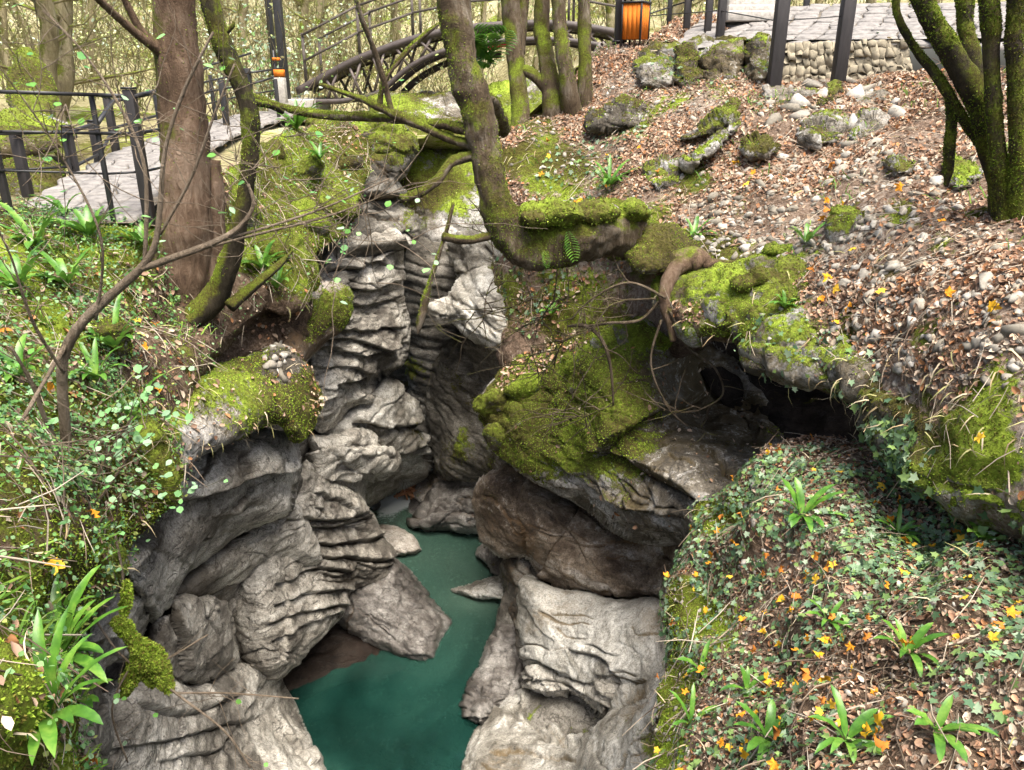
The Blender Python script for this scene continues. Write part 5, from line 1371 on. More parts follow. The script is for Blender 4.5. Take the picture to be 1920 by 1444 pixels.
fence('near black path fence with a tall square post and three rails', [(248, 168, 278, 392, 7.75, 9), (183, 176, 208, 386, 7.65, 4), (303, 172, 315, 330, 8.6, 4), (-5, 170, 18, 400, 7.1, 6)],
      [([(-60, 171, 6.9), (0, 172, 7.1), (185, 178, 7.65), (250, 181, 7.75)], 9), ([(250, 181, 7.75), (310, 170, 8.6)], 9), ([(-60, 246, 6.9), (4, 247, 7.1), (190, 250, 7.65), (256, 250, 7.75), (318, 240, 8.6)], 7),
       ([(-40, 322, 6.95), (10, 320, 7.1), (200, 326, 7.66), (268, 322, 7.76), (312, 312, 8.6)], 5)])
fence('second black fence across the footpath with square posts', [(36, 248, 54, 372, 9.2, 8), (130, 238, 146, 352, 10.0, 7), (178, 228, 192, 332, 10.8, 7), (210, 184, 218, 285, 12.4, 6), (120, 250, 140, 362, 9.9, 3)],
      [([(-40, 252, 8.7), (40, 250, 9.2), (134, 246, 10.0), (183, 231, 10.8), (212, 190, 12.4), (300, 168, 14.5)], 7), ([(-40, 318, 8.7), (46, 318, 9.2), (140, 312, 10.0), (188, 288, 10.8), (214, 240, 12.4), (300, 215, 14.5)], 5)])
fence('distant black fence along the path to the bridge', [(418, 150, 425, 234, 16.5, 5), (468, 128, 472, 208, 18.5, 5), (520, 148, 524, 228, 18.2, 3), (400, 140, 404, 222, 17.5, 3)],
      [([(330, 168, 15), (400, 150, 16.5), (470, 136, 18.5), (530, 128, 19.5)], 4), ([(330, 190, 15), (400, 170, 16.5), (470, 158, 18.5), (530, 140, 19.5)], 4), ([(330, 210, 15), (400, 192, 16.5), (470, 176, 18.5), (530, 168, 19.5)], 3), ([(330, 160, 16), (400, 120, 18), (470, 100, 19)], 4)])
for i, (x, y1, Y, lab) in enumerate([(538, 192, 19.6, 'tall square black lamp post at the left bridge end'), (520, 178, 20.4, 'slimmer black post behind the lamp post at the left bridge end')]):
    t = empty('lamp_post')
    tag(t, lab, 'lamp post')
    b_ = P(x, y1, Y)
    w_ = (14 if i == 0 else 10) * depth(b_) / F
    part('post', beam(b_ - (0, 0, 0.2), b_ + (0, 0, 3.6), w_), STEEL_BLACK, t, bevel=0.01)
    part('base_plate', box(b_ + (0, 0, 0.02), w_ * 2.2, w_ * 2.2, 0.05), STEEL_BLACK, t)
    la = part('lantern', box(b_ + (0, 0, 3.75), w_ * 2.4, w_ * 2.4, 0.32), STEEL_BLACK, t, bevel=0.02)
    part('lantern_glass', box(b_ + (0, 0, 3.75), w_ * 2.5, w_ * 2.5, 0.2), CONCRETE, la)
# concrete bollard with an orange box
t = empty('marker_bollard')
tag(t, 'concrete bollard with two orange panels beside the lamp post', 'bollard')
c = P(528, 180, 18.9)
s_ = depth(c) / F
part('body', box(c + (0, 0, 0.12), 18 * s_, 18 * s_, 44 * s_), CONCRETE, t, bevel=0.01)
part('orange_panel', box(c + (0, 0, 0.12 + 30 * s_), 17 * s_, 16 * s_, 12 * s_), ORANGE, t)
part('orange_panel', box(c + (-0.04, 0, 0.12 + 54 * s_), 12 * s_, 10 * s_, 5 * s_), ORANGE, t)
part('pole', beam(c + (-0.09, 0, 0), c + (-0.09, 0, 0.95), 0.04), STEEL_BLACK, t)

# right hand terrace fence
fence('row of tall black posts along the upper terrace', [(1464, -30, 1452, 148, 12.1, 11), (1582, -30, 1574, 130, 11.7, 11), (1352, -30, 1350, 62, 13.9, 7), (1329, -30, 1327, 50, 14.6, 6), (1290, -30, 1288, 36, 15.2, 6), (1256, -30, 1255, 30, 15.8, 4), (1512, -30, 1511, 16, 15.4, 5)],
      [([(1170, 42, 15.4), (1260, 12, 15.8), (1330, -10, 14.6)], 3), ([(1215, 30, 15.8), (1350, 20, 13.9), (1460, 40, 12.1), (1580, 30, 11.7)], 2)], name='post_fence')

# waste bin
t = empty('litter_bin')
tag(t, 'orange slatted litter bin in a black frame at the bridge end', 'litter bin')
c = P(1190, 74, 14.7)
s_ = depth(c) / F
w_, h_ = 36 * s_, 60 * s_
ca_, sa_ = math.cos(math.radians(-32)), math.sin(math.radians(-32))
BR = np.array([[ca_, -sa_, 0], [sa_, ca_, 0], [0, 0, 1]])


def bpart(nm, off, sx, sy, sz, mat):
    part(nm, box(c + BR @ np.array(off), sx, sy, sz, BR), mat, t)


for k in range(4):
    u = -w_ / 2 + (k + 0.5) * w_ / 4
    for sg in (-1, 1):
        bpart('slat', (u, sg * w_ / 2, h_ / 2), w_ / 4 * 0.97, 0.02, h_, ORANGE)
        bpart('slat', (sg * w_ / 2, u, h_ / 2), 0.02, w_ / 4 * 0.97, h_, ORANGE)
for sx in (-1, 1):
    for sy in (-1, 1):
        bpart('corner_post', (sx * (w_ / 2 + .008), sy * (w_ / 2 + .008), h_ / 2 + 0.06), 0.028, 0.028, h_ + 0.34, STEEL_BLACK)
bpart('rim', (0, 0, h_ + 0.02), w_ + 0.06, w_ + 0.06, 0.03, STEEL_BLACK)
bpart('lid', (0, 0, h_ + 0.24), w_ + 0.07, w_ + 0.07, 0.03, STEEL_BLACK)
bpart('orange_panel', (0, 0, h_ + 0.19), w_ * 0.95, w_ * 0.95, 0.06, ORANGE)

# arched footbridge
br = empty('footbridge')
tag(br, 'dark arched truss footbridge with timber railings crossing the gorge', 'bridge')
BY, BW = 20.0, 1.7
up = [(555, 172), (600, 148), (660, 116), (720, 92), (780, 72), (840, 58), (900, 50), (960, 46), (1020, 44), (1080, 48), (1150, 60), (1185, 68)]
lo = [(555, 190), (640, 190), (700, 178), (722, 165), (760, 132), (800, 108), (840, 94), (900, 82), (960, 76), (1020, 74), (1080, 78), (1150, 90), (1185, 98)]
for off in (0.0, BW):
    for nm, pts, th in (('top_chord', up, 0.16), ('bottom_chord', lo, 0.12)):
        pp = catmull(np.array(pts, float), 3, closed=False)
        w3 = P(pp[:, 0], pp[:, 1], BY) + (0, off, 0)
        part(nm, sweep_rect(w3, 0.11, th), BRIDGE_STEEL, br)
    pu, pl_ = catmull(np.array(up, float), 12, closed=False), catmull(np.array(lo, float), 12, closed=False)
    xs = np.arange(610, 1160, 22)
    for k, x in enumerate(xs):
        a = P(x, np.interp(x, pu[:, 0], pu[:, 1]), BY) + (0, off, -0.06)
        x2 = x + (24 if k % 2 == 0 else -18)
        b_ = P(x2, np.interp(x2, pl_[:, 0], pl_[:, 1]), BY) + (0, off, 0.05)
        part('strut', tube(np.array([a, b_]), np.array([0.034, 0.034]), 8), BRIDGE_TUBE, br, smooth=True)
    # railing
    px_ = np.arange(575, 1190, 100)
    tops = []
    for x in px_:
        yb = np.interp(x, pu[:, 0], pu[:, 1])
        a = P(x, yb, BY) + (0, off, 0)
        part('rail_post', beam(a, a + (0, 0, 1.15), 0.06), WOOD_GREY, br)
        tops.append(a)
    tops = np.array(tops)
    for hh in ((0.55, 1.10) if off == 0 else (1.10,)):
        part('handrail', join([beam(tops[k] + (0, -0.045, hh), tops[k + 1] + (0, -0.045, hh), 0.03, 0.05) for k in range(len(tops) - 1)]), WOOD_GREY, br)
pu = catmull(np.array(up, float), 40, closed=False)
w3 = P(pu[:, 0], pu[:, 1], BY)
L = np.r_[0, np.cumsum(np.linalg.norm(np.diff(w3, axis=0), axis=1))]
for s0 in np.arange(0.1, L[-1], 0.17):
    p0 = np.array([np.interp(s0, L, w3[:, k]) for k in range(3)])
    p1 = np.array([np.interp(s0 + 0.14, L, w3[:, k]) for k in range(3)])
    m = (p0 + p1) / 2 + (0, BW / 2, -0.02)
    d = p1 - p0; d /= np.linalg.norm(d)
    part('deck_board', box(m, 0.14, BW - 0.1, 0.04, np.stack([d, [0, 1, 0], np.cross(d, [0, 1, 0])], 1)), WOOD_GREY, br)
# lower arch tie of the far truss, seen below the deck
far_arch = [(742, 190), (770, 160), (800, 138), (840, 118), (880, 108), (940, 102)]
pp = catmull(np.array(far_arch, float), 3, closed=False)
w3 = P(pp[:, 0], pp[:, 1], BY + BW + 0.1)
part('arch_tie', sweep_rect(w3, 0.10, 0.16), BRIDGE_STEEL, br)
for x0, y0, x1, y1 in [(1128, 80, 1110, 108), (1128, 80, 1148, 108)]:
    part('prop', beam(P(x0, y0, 19.6), P(x1, y1, 19.6), 0.1), BRIDGE_TUBE, br)
part('abutment', box(P(565, 205, 20.5), 1.0, 2.2, 0.5), CONCRETE, br, bevel=0.03)
for k, (x0, y0, x1, y1) in enumerate([(895, 98, 935, 86), (935, 86, 962, 82)]):
    part('red_pipe', tube(np.array([P(x0, y0, 20.6), P(x1, y1, 20.6)]), np.array([0.04, 0.04]), 8), RED, br, smooth=True)
t = empty('bridge_post')
tag(t, 'thick black square post at the right bridge end beside the orange bin', 'post')
b_ = P(1161, 78, 14.9)
part('shaft', beam(b_ - (0, 0, 0.1), b_ + (0, 0, 2.2), 0.17), WOOD_BLACK, t, bevel=0.01)
part('foot_plate', box(b_ + (0, 0, 0.0), 0.24, 0.24, 0.03), STEEL_BLACK, t)

# ------------------------------------------------------------------ woods behind
def wood_tree(rng, h=8.0, r=0.13, lean=0.1):
    """trunk mesh and twiggy crown mesh of a bare mossy woodland tree, base at the origin"""
    n = 9
    z = np.linspace(-0.2, h, n)
    a = rng.random() * 6.28
    bend = np.c_[np.cos(a) * lean * z + 0.12 * rng.normal(size=n), np.sin(a) * lean * z + 0.12 * rng.normal(size=n), z]
    path = catmull(bend, 3, closed=False)
    tr = tube(path, np.linspace(r, r * 0.4, len(path)), 8, 0.2, 3, rng.integers(100))
    tw, lv, lf = [], [], []
    for k in range(16):
        f = 0.15 + 0.8 * rng.random()
        p0 = path[int(f * (len(path) - 1))]
        az = rng.random() * 6.28
        ln = (0.8 + 1.4 * rng.random())
        d = np.array([math.cos(az), math.sin(az), 0.2 + 0.6 * rng.random()])
        pts = [p0 + d * ln * t + rng.normal(size=3) * 0.08 * t for t in np.linspace(0, 1, 5)]
        tw.append(tube(np.array(pts), np.linspace(r * 0.28, 0.006, 5), 4, cap=False))
        for j in range(4):
            q0 = pts[1 + rng.integers(4)]
            d2 = d + rng.normal(size=3) * 0.7
            q = [q0 + d2 * 0.5 * t + rng.normal(size=3) * 0.04 * t for t in np.linspace(0, 1, 3)]
            tw.append(tube(np.array(q), np.linspace(0.010, 0.004, 3), 3, cap=False))
    return tr, join(tw)


rng = np.random.default_rng(11)
protos = []
for k in range(5):
    tr, tw = wood_tree(rng, 7 + 3 * rng.random(), 0.09 + 0.08 * rng.random(), 0.05 + 0.1 * rng.random())
    m1, m2 = mesh_np('trunk', *tr), mesh_np('crown', *tw)
    m1.materials.append(BARK_FAR); m2.materials.append(BARK_FAR)
    protos.append((m1, m2))
spots = [(8, 13.0, 1.5), (150, 17.0, 1.2), (200, 18.0, 1.5), (95, 22, .9), (245, 24, 1.0), (40, 26, 1.0), (600, 27, .9), (640, 24.5, .9), (560, 29, 1.0), (700, 28, .8), (760, 30, .9), (500, 25, .9), (460, 28, 1.0), (900, 27, .9), (940, 31, 1.), (1000, 26, .9), (1130, 24, .8), (1240, 22, .9), (1300, 27, 1.), (1400, 24, .9), (1560, 20, .9), (1650, 22, 1.)]
for k in range(48):
    spots.append((rng.random() * 1900, 27 + 22 * rng.random(), 0.8 + 0.6 * rng.random()))
for k, (x, Y, s_) in enumerate(spots):
    wx = (x - 960) / F * Y * 1.02
    m1, m2 = protos[k % 5]
    t = bpy.data.objects.new('woodland_tree', None)
    sc.collection.objects.link(t)
    t.location = onground(wx, Y, -0.1)
    t.rotation_euler = (0, 0, rng.random() * 6.28)
    t.scale = (s_, s_, 1.0)
    near = {0: 'ivy green trunk at the far left edge behind the fence', 1: 'mossy pale trunk in the woods, first one right of the fence corner', 2: 'broad pale trunk with bare bark in the woods beside the thick brown tree'}
    tag(t, near.get(k, 'slender moss grown tree in the woods behind the path and bridge'), 'tree', 'trees in the woods behind')
    link('trunk', m1, None, t)
    link('crown', m2, None, t)

# ------------------------------------------------------------------ ground cover
rng = np.random.default_rng(21)
DRY = [(0.31, 0.195, 0.125), (0.40, 0.29, 0.20), (0.23, 0.135, 0.085), (0.48, 0.39, 0.29), (0.34, 0.235, 0.165), (0.43, 0.34, 0.25), (0.14, 0.08, 0.05), (0.36, 0.17, 0.075), (0.27, 0.175, 0.12), (0.37, 0.21, 0.13)]


def litter(name, keys, n, size, cols, mask=None, tmpl=CURL, mat=None, seed=0, tilt=0.35, lift=0.01, upmin=None, label=None, cat='leaf litter', parent=None, jit=0.18, hang=0.0, maxmoss=None):
    p, nn, x, y = scatter(keys, n, mask, None, upmin, seed, maxmoss)
    r = np.random.default_rng(seed + 5)
    fr = frames(nn + (0, 0, hang), r, tilt)
    s = size * (0.45 + 1.1 * r.random(len(p)) ** 1.6)
    o = instances(name, *tmpl, p + nn * lift, fr, s, pick(r, cols, len(p), jit), mat or DRY_MAT, parent)
    o['kind'] = 'stuff'
    if label: tag(o, label, cat)
    return o


IVYC_ = [(0.07, 0.13, 0.06), (0.12, 0.20, 0.095), (0.18, 0.27, 0.15), (0.08, 0.15, 0.08)]
patch = lambda s, sd, lo, hi: (lambda x, y, p, n: np.clip((fbm(p, s, 3, sd) * 0.5 + 0.5 - lo) / (hi - lo), 0, 1))
litter('leaf_litter', ['slope'], 100000, 0.046, DRY, mask=lambda x, y, p, n: (y > 90) * (1 - 0.9 * inpoly(x, y, [(1560, 690), (1640, 690), (1760, 740), (1960, 780), (1960, 1050), (1600, 900)])) * (0.12 + 0.88 * patch(1.1, 3, .40, .60)(x, y, p, n)) * (n[:, 2] > -0.1), seed=1, maxmoss=0.45, label='brown and pinkish dead leaves over the stony right slope')
litter('leaf_litter', ['midslope', 'overhang'], 9000, 0.062, DRY, mask=lambda x, y, p, n: np.maximum(inpoly(x, y, [(1000, 480), (1200, 470), (1240, 520), (1120, 540), (1000, 620), (960, 580)]) * .8, inpoly(x, y, [(930, 730), (950, 680), (1060, 620), (1110, 640), (1020, 700), (960, 740)]) * .9) + 0.03, seed=2, label='drift of dead leaves on the ledge above the mossy overhang')
litter('leaf_litter', ['slopetop'], 5000, 0.05, DRY, seed=19, label='dead leaves on the bank top by the orange bin', maxmoss=0.6)
litter('ivy', ['slopetop'] + ['bld%d' % i for i in range(4)], 1400, 0.05, IVYC_, mask=lambda x, y, p, n: (y > 75) * np.clip(0.2 + 1.5 * fbm(p, 1.6, 3, 33), 0, 1), tmpl=IVY, mat=LEAF_MAT, seed=20, lift=0.03, label='ivy over the boulders at the terrace edge', cat='ivy')
litter('leaf_litter', ['shelf'], 40000, 0.036, DRY, mask=lambda x, y, p, n: np.clip((n[:, 2] - 0.25) * 3, 0.03, 0.8), seed=3, maxmoss=0.45, label='dead leaves under the ivy on the near right shelf')
litter('leaf_litter', ['bank', 'ledge', 'soilwall'], 12000, 0.055, DRY, mask=lambda x, y, p, n: 0.5 * patch(0.9, 8, .4, .65)(x, y, p, n) * (n[:, 2] > 0.0) + 0.05, seed=4, label='dead leaves on the left bank between the green plants')
litter('leaf_litter', ['ground'], 16000, 0.13, [(0.40, 0.32, 0.16), (0.34, 0.33, 0.12), (0.48, 0.38, 0.22), (0.25, 0.20, 0.10)], mask=lambda x, y, p, n: (p[:, 1] < 40) * (np.abs(p[:, 0]) < 22) * 1.0, seed=5, label='pale dead leaves over the woodland ground')

# stones: the larger ones each on its own, the fine scree as one mass
sm = [mesh_np('stone', *[(lambda v, f: (v, [f]))(*stone_mesh(k, 14))][0], smooth=False) for k in range(9)]
STCOLS = [(0.32, 0.295, 0.25), (0.26, 0.235, 0.195), (0.38, 0.355, 0.31), (0.19, 0.17, 0.135), (0.29, 0.26, 0.21)]
for k, m in enumerate(sm):
    at = m.attributes.new('Col', 'FLOAT_COLOR', 'POINT')
    at.data.foreach_set('color', np.tile(np.r_[np.array(STCOLS[k % 5]), 1.0], len(m.vertices)).astype(np.float32))
    m.materials.append(STONE_MAT)


def stones(n, keys, mask, smin, smax, label, group, seed):
    p, nn, x, y = scatter(keys, n * 14, mask, None, 0.0, seed)
    r = np.random.default_rng(seed)
    idx = r.permutation(len(p))[:n]
    fr = frames(nn[idx], r, 0.25)
    from mathutils import Matrix
    for k, i in enumerate(idx):
        o = bpy.data.objects.new('stone', sm[r.integers(len(sm))])
        s = smin + (smax - smin) * r.random() ** 2.2
        M = np.eye(4); M[:3, :3] = fr[k] * s; M[:3, 3] = p[i] + nn[i] * s * 0.02
        o.matrix_world = Matrix(M.tolist())
        sc.collection.objects.link(o)
        tag(o, label, 'stone', group)


SLOPE_STONY = [(1280, 400), (1420, 300), (1560, 280), (1700, 260), (1850, 420), (1920, 560), (1920, 760), (1780, 700), (1620, 700), (1560, 620), (1540, 520), (1300, 470), (1250, 430)]
stones(230, ['slope'], lambda x, y, p, n: inpoly(x, y, SLOPE_STONY) * (0.5 + 0.5 * patch(0.8, 12, .35, .6)(x, y, p, n)), 0.07, 0.20, 'loose grey stone among dead leaves on the upper right slope', 'stones on the upper right slope', 6)
stones(30, ['slope'], lambda x, y, p, n: inpoly(x, y, [(1440, 190), (1560, 150), (1700, 160), (1690, 260), (1580, 300), (1440, 260)]) * 1.0, 0.18, 0.40, 'whitish broken rock on the slope just below the retaining wall', 'rocks below the retaining wall', 7)
stones(40, ['shelf'], lambda x, y, p, n: inpoly(x, y, [(1330, 990), (1420, 880), (1540, 860), (1500, 980), (1400, 1060), (1330, 1090)]) * 1.0 + 0.08, 0.06, 0.15, 'pale pebble between ivy leaves on the near shelf', 'pebbles on the near shelf', 8)
stones(28, ['ledge', 'soilwall'], lambda x, y, p, n: inpoly(x, y, [(500, 640), (520, 625), (560, 680), (550, 720), (490, 700)]) * 1.0, 0.08, 0.16, 'angular tan stone in the heap on the left mossy ledge', 'stones on the left ledge', 9)
v_, f_ = stone_mesh(3, 10)
p, nn, x, y = scatter(['slope'], 7500, lambda x, y, p, n: np.maximum(inpoly(x, y, SLOPE_STONY) * (0.25 + 0.75 * patch(0.9, 12, .35, .6)(x, y, p, n)), 0.12) * (y < 760), None, 0.0, 31)
instances('scree', v_, [tuple(a) for a in f_], p + nn * 0.005, frames(nn, rng, 0.3), 0.045 + 0.085 * rng.random(len(p)) ** 2, pick(rng, STCOLS, len(p), 0.12), STONE_MAT)
tag(bpy.data.objects['scree'], 'fine grey scree among the dead leaves on the right slope', 'scree', kind='stuff')
p, nn, x, y = scatter(['shelf'], 1800, None, None, 0.0, 32)
instances('gravel', v_, [tuple(a) for a in f_], p + nn * 0.005, frames(nn, rng, 0.3), 0.02 + 0.04 * rng.random(len(p)) ** 2, pick(rng, STCOLS, len(p), 0.12), STONE_MAT)
tag(bpy.data.objects['gravel'], 'small pale gravel showing between the ivy on the near shelf', 'gravel', kind='stuff')
# moss
for nm, keys, n, sz, mm, lab, sd in [
        ('moss', ['overhang'] + ['omound%d' % i for i in range(12)], 70000, 0.030, 0.42, 'bright green moss carpet on the big overhang', 1),
        ('moss', ['lip0', 'lip1', 'lip2', 'lip3', 'cushion0', 'cushion1', 'cushion2', 'cushion3', 'slope'], 110000, 0.026, 0.40, 'green and olive moss along the lip of the right bank', 2),
        ('moss', ['bank', 'ledge', 'brownblock'] + ['mound%d' % i for i in range(14)], 110000, 0.026, 0.40, 'moss cushions over the left bank and its ledge', 3),
        ('moss', ['shelf'], 90000, 0.022, 0.42, 'moss on the left edge of the near shelf', 4),
        ('moss', ['midslope', 'midbank', 'pillar', 'fin', 'elbow0', 'elbow1', 'elbow2', 'elbow3'], 45000, 0.035, 0.42, 'moss on the rocks and banks beyond the leaning tree', 5),
        ('moss', ['overhang', 'brownwall', 'fin', 'soilwall'], 36000, 0.024, 0.12, 'brown olive moss film on the damp rock faces', 7),
        ('moss', ['bld%d' % i for i in range(19)] + ['hump0', 'hump1', 'hump2'], 16000, 0.035, 0.42, 'moss caps on the scattered boulders', 6)]:
    moss_fuzz(nm, keys, n, sz, minmoss=mm, seed=sd + 40, lab=lab, cols=(MOSS_COLS if sd != 7 else [(0.085, 0.07, 0.022), (0.06, 0.05, 0.018), (0.12, 0.11, 0.03), (0.10, 0.075, 0.035)]))

# ivy
IVYC = [(0.07, 0.13, 0.06), (0.12, 0.20, 0.095), (0.18, 0.27, 0.15), (0.26, 0.34, 0.22), (0.08, 0.15, 0.08), (0.14, 0.24, 0.07), (0.20, 0.30, 0.09)]  # paler greens put some of the sky sheen into the leaf colour
litter('ivy', ['shelf'], 30000, 0.038, IVYC, mask=lambda x, y, p, n: np.clip(0.30 + 0.5 * inpoly(x, y, [(1400, 860), (1700, 880), (1930, 1000), (1930, 1230), (1750, 1180), (1560, 1060), (1420, 1000), (1330, 1180), (1280, 1140)]) + 0.9 * (fbm(p, 1.5, 3, 4)), 0, 1) * (n[:, 2] > -0.2), tmpl=IVY, mat=LEAF_MAT, seed=11, maxmoss=0.7, tilt=0.35, lift=0.05, label='dark glossy ivy trailing over the near right shelf', cat='ivy')
litter('ivy', ['lip3', 'lip2'], 5000, 0.055, IVYC, mask=lambda x, y, p, n: inpoly(x, y, [(1610, 800), (1720, 780), (1720, 920), (1640, 900)]) + 0.06, tmpl=IVY, mat=LEAF_MAT, seed=12, tilt=0.4, lift=0.03, label='ivy hanging from the mossy lip beside the cave', cat='ivy')
litter('ivy', ['midslope', 'slope'], 9000, 0.06, IVYC, mask=lambda x, y, p, n: np.clip(inpoly(x, y, [(930, 480), (1110, 480), (1000, 640), (940, 600)]) * .7 + inpoly(x, y, [(1010, 300), (1200, 170), (1240, 260), (1080, 400), (1010, 380)]) * .6 + inpoly(x, y, [(1270, 150), (1450, 120), (1440, 200), (1290, 190)]) * .8 + inpoly(x, y, [(1100, 480), (1200, 480), (1150, 520)]) * .7, 0, 1) * np.clip(0.5 + 1.2 * fbm(p, 1.2, 3, 14), 0, 1), tmpl=IVY, mat=LEAF_MAT, seed=13, lift=0.03, label='ivy creeping over the bank behind the leaning tree', cat='ivy')
# herbs on the left bank
HERB = [(0.09, 0.20, 0.05), (0.13, 0.26, 0.07), (0.18, 0.32, 0.12), (0.06, 0.15, 0.045), (0.22, 0.34, 0.17), (0.10, 0.22, 0.09), (0.26, 0.30, 0.08)]
ROUND = ([(0, 0, 0), (-.38, .25, .05), (.38, .25, .05), (-.42, .62, .03), (.42, .62, .03), (0, 1.02, -.04), (0, .5, 0)], [(0, 2, 6), (0, 6, 1), (6, 2, 4), (1, 6, 3), (6, 4, 5), (3, 6, 5)])
herbmask = lambda x, y, p, n: np.clip((x < 330) * (y > 385) * (0.65 + 0.9 * fbm(p, 1.1, 3, 24)) * np.where(y < 930, 1.0, 0.2) * np.where(x > 250, 0.35, 1.0) + 0.06, 0, 1) * (n[:, 2] > -0.3)
litter('herbs', ['bank'], 36000, 0.027, HERB, mask=herbmask, tmpl=ROUND, mat=LEAF_MAT, seed=14, tilt=0.5, lift=0.07, label='low leafy green herbs covering the left bank', cat='undergrowth', hang=0.5)
litter('herbs', ['bank'], 9000, 0.028, HERB, mask=herbmask, tmpl=LEAF, mat=LEAF_MAT, seed=15, tilt=0.8, lift=0.09, label='taller sprigs of green leaves on the left bank', cat='undergrowth', hang=0.5)
litter('herbs', ['ground', 'midbank', 'hump2'], 9000, 0.09, HERB + [(0.3, 0.36, 0.08)], mask=lambda x, y, p, n: np.clip((p[:, 1] < 26) * np.clip(fbm(p, 0.5, 3, 44) * 2 + .1, 0, 1), 0, 1), tmpl=LEAF, mat=LEAF_MAT, seed=16, tilt=0.7, lift=0.10, label='green plants in the woodland and on the far bank', cat='undergrowth', hang=0.5)
# dry straw-like grass hanging over the lip and the banks
STRAW = ([(-.025, 0, 0), (.025, 0, 0), (-.02, .12, .35), (.02, .12, .35), (-.016, .38, .48), (.016, .38, .48), (0, .75, .30)], [(0, 1, 3, 2), (2, 3, 5, 4), (4, 5, 6)])
STRAWC = [(0.42, 0.34, 0.20), (0.50, 0.42, 0.28), (0.32, 0.24, 0.13), (0.36, 0.34, 0.14)]


def straw(keys, n, size, mask, seed, label, down=0.0):
    p, nn, x, y = scatter(keys, n, mask, None, None, seed)
    r = np.random.default_rng(seed)
    # blades arch out along the surface normal and droop down
    out = nn.copy(); out += r.normal(size=nn.shape) * 0.5
    out /= np.linalg.norm(out, axis=1, keepdims=True)
    yv = np.array([0, 0, -1.0]) + 0.5 * r.normal(size=nn.shape)
    yv -= out * (yv * out).sum(1, keepdims=True)
    yv /= np.linalg.norm(yv, axis=1, keepdims=True)
    xv = np.cross(yv, out)
    o = instances('dry_grass', *STRAW, p, np.stack([xv, yv, out], 2), (size * (0.5 + 0.9 * r.random(len(p))))[:, None] * np.array([1, 1, 0.45]), pick(r, STRAWC, len(p)), DRY_MAT)
    tag(o, label, 'grass', kind='stuff')


straw(['lip1', 'lip2', 'lip3', 'slope'], 5200, 0.22, lambda x, y, p, n: np.clip(inpoly(x, y, [(1560, 640), (1700, 640), (1920, 700), (1920, 900), (1780, 860), (1640, 800), (1560, 740)]) * .75 + 0.10 + inpoly(x, y, [(1100, 300), (1320, 240), (1280, 420), (1120, 420)]) * .3, 0, 1), 51, 'dry grass drooping over the mossy lip of the right bank')
straw(['bank', 'ledge'] + ['mound%d' % i for i in range(14)], 2600, 0.20, lambda x, y, p, n: 0.35 + 0 * x, 52, 'dry grass stems on the left bank')
straw(['shelf'], 1500, 0.18, lambda x, y, p, n: 0.5 + 0 * x, 53, 'dry grass stems among the ivy on the near shelf')
straw(['midbank', 'midslope', 'pillar', 'ground'], 5000, 0.35, lambda x, y, p, n: (p[:, 1] < 24) * 0.6, 54, 'dry hanging grass on the far banks')

STICK = ([(-.012, 0, 0), (.012, 0, 0), (0, 0, .02), (.03, .5, .03), (.052, .5, .03), (.04, .5, .05), (-.02, 1, 0.01), (-.01, 1, 0.01), (-.015, 1, .02)], [(0, 1, 4, 3), (1, 2, 5, 4), (2, 0, 3, 5), (3, 4, 7, 6), (4, 5, 8, 7), (5, 3, 6, 8)])
litter('twig_litter', ['slope', 'bank', 'bank', 'midslope', 'shelf'], 6000, 0.28, [(0.22, 0.17, 0.12), (0.34, 0.28, 0.21), (0.12, 0.085, 0.06), (0.42, 0.36, 0.28)], tmpl=STICK, seed=17, tilt=0.22, lift=0.03, label='small fallen twigs on the leaf covered banks', cat='twigs', upmin=0.1)
GRASSC = [(0.12, 0.24, 0.03), (0.20, 0.32, 0.05), (0.09, 0.18, 0.03)]
p, nn, x, y = scatter(['slope', 'bank'], 22000, lambda x, y, p, n: np.clip(fbm(p, 1.6, 3, 66) * 3 - 0.4 + 0.7 * (x < 400), 0, 1) * np.where(x < 400, 0.9, 0.35), None, 0.1, 67)
r = np.random.default_rng(67)
instances('green_grass', *STRAW, p, frames(nn, r, 0.5), (0.13 * (0.5 + 0.9 * r.random(len(p))))[:, None] * np.array([1.6, 0.6, 1.6]), pick(r, GRASSC, len(p)), LEAF_MAT)
tag(bpy.data.objects['green_grass'], 'small green grass tufts on both banks', 'grass', kind='stuff')

# fallen yellow maple leaves, each its own
YEL = [(0.66, 0.36, 0.02), (0.70, 0.43, 0.04), (0.60, 0.25, 0.02), (0.50, 0.18, 0.03)]
ymesh = []
for k, c in enumerate(YEL):
    v = np.array(MAPLE[0]); r = np.random.default_rng(k)
    v[:, 2] += 0.22 * r.normal(size=len(v)) * np.linalg.norm(v[:, :2], axis=1)
    m = mesh_np('maple_leaf', v, [np.array(MAPLE[1])], False, None, np.tile(c, (len(v), 1)))
    m.materials.append(DRY_MAT)
    ymesh.append(m)


def maple(n, keys, mask, s0, s1, label, group, seed):
    from mathutils import Matrix
    p, nn, x, y = scatter(keys, n * 12, mask, None, 0.0, seed)
    r = np.random.default_rng(seed)
    idx = r.permutation(len(p))[:n]
    fr = frames(nn[idx], r, 0.5)
    for k, i in enumerate(idx):
        o = bpy.data.objects.new('maple_leaf', ymesh[r.integers(4)])
        s = s0 + (s1 - s0) * r.random()
        M = np.eye(4); M[:3, :3] = fr[k] * s; M[:3, 3] = p[i] + nn[i] * 0.065
        o.matrix_world = Matrix(M.tolist())
        sc.collection.objects.link(o)
        tag(o, label, 'leaf', group)


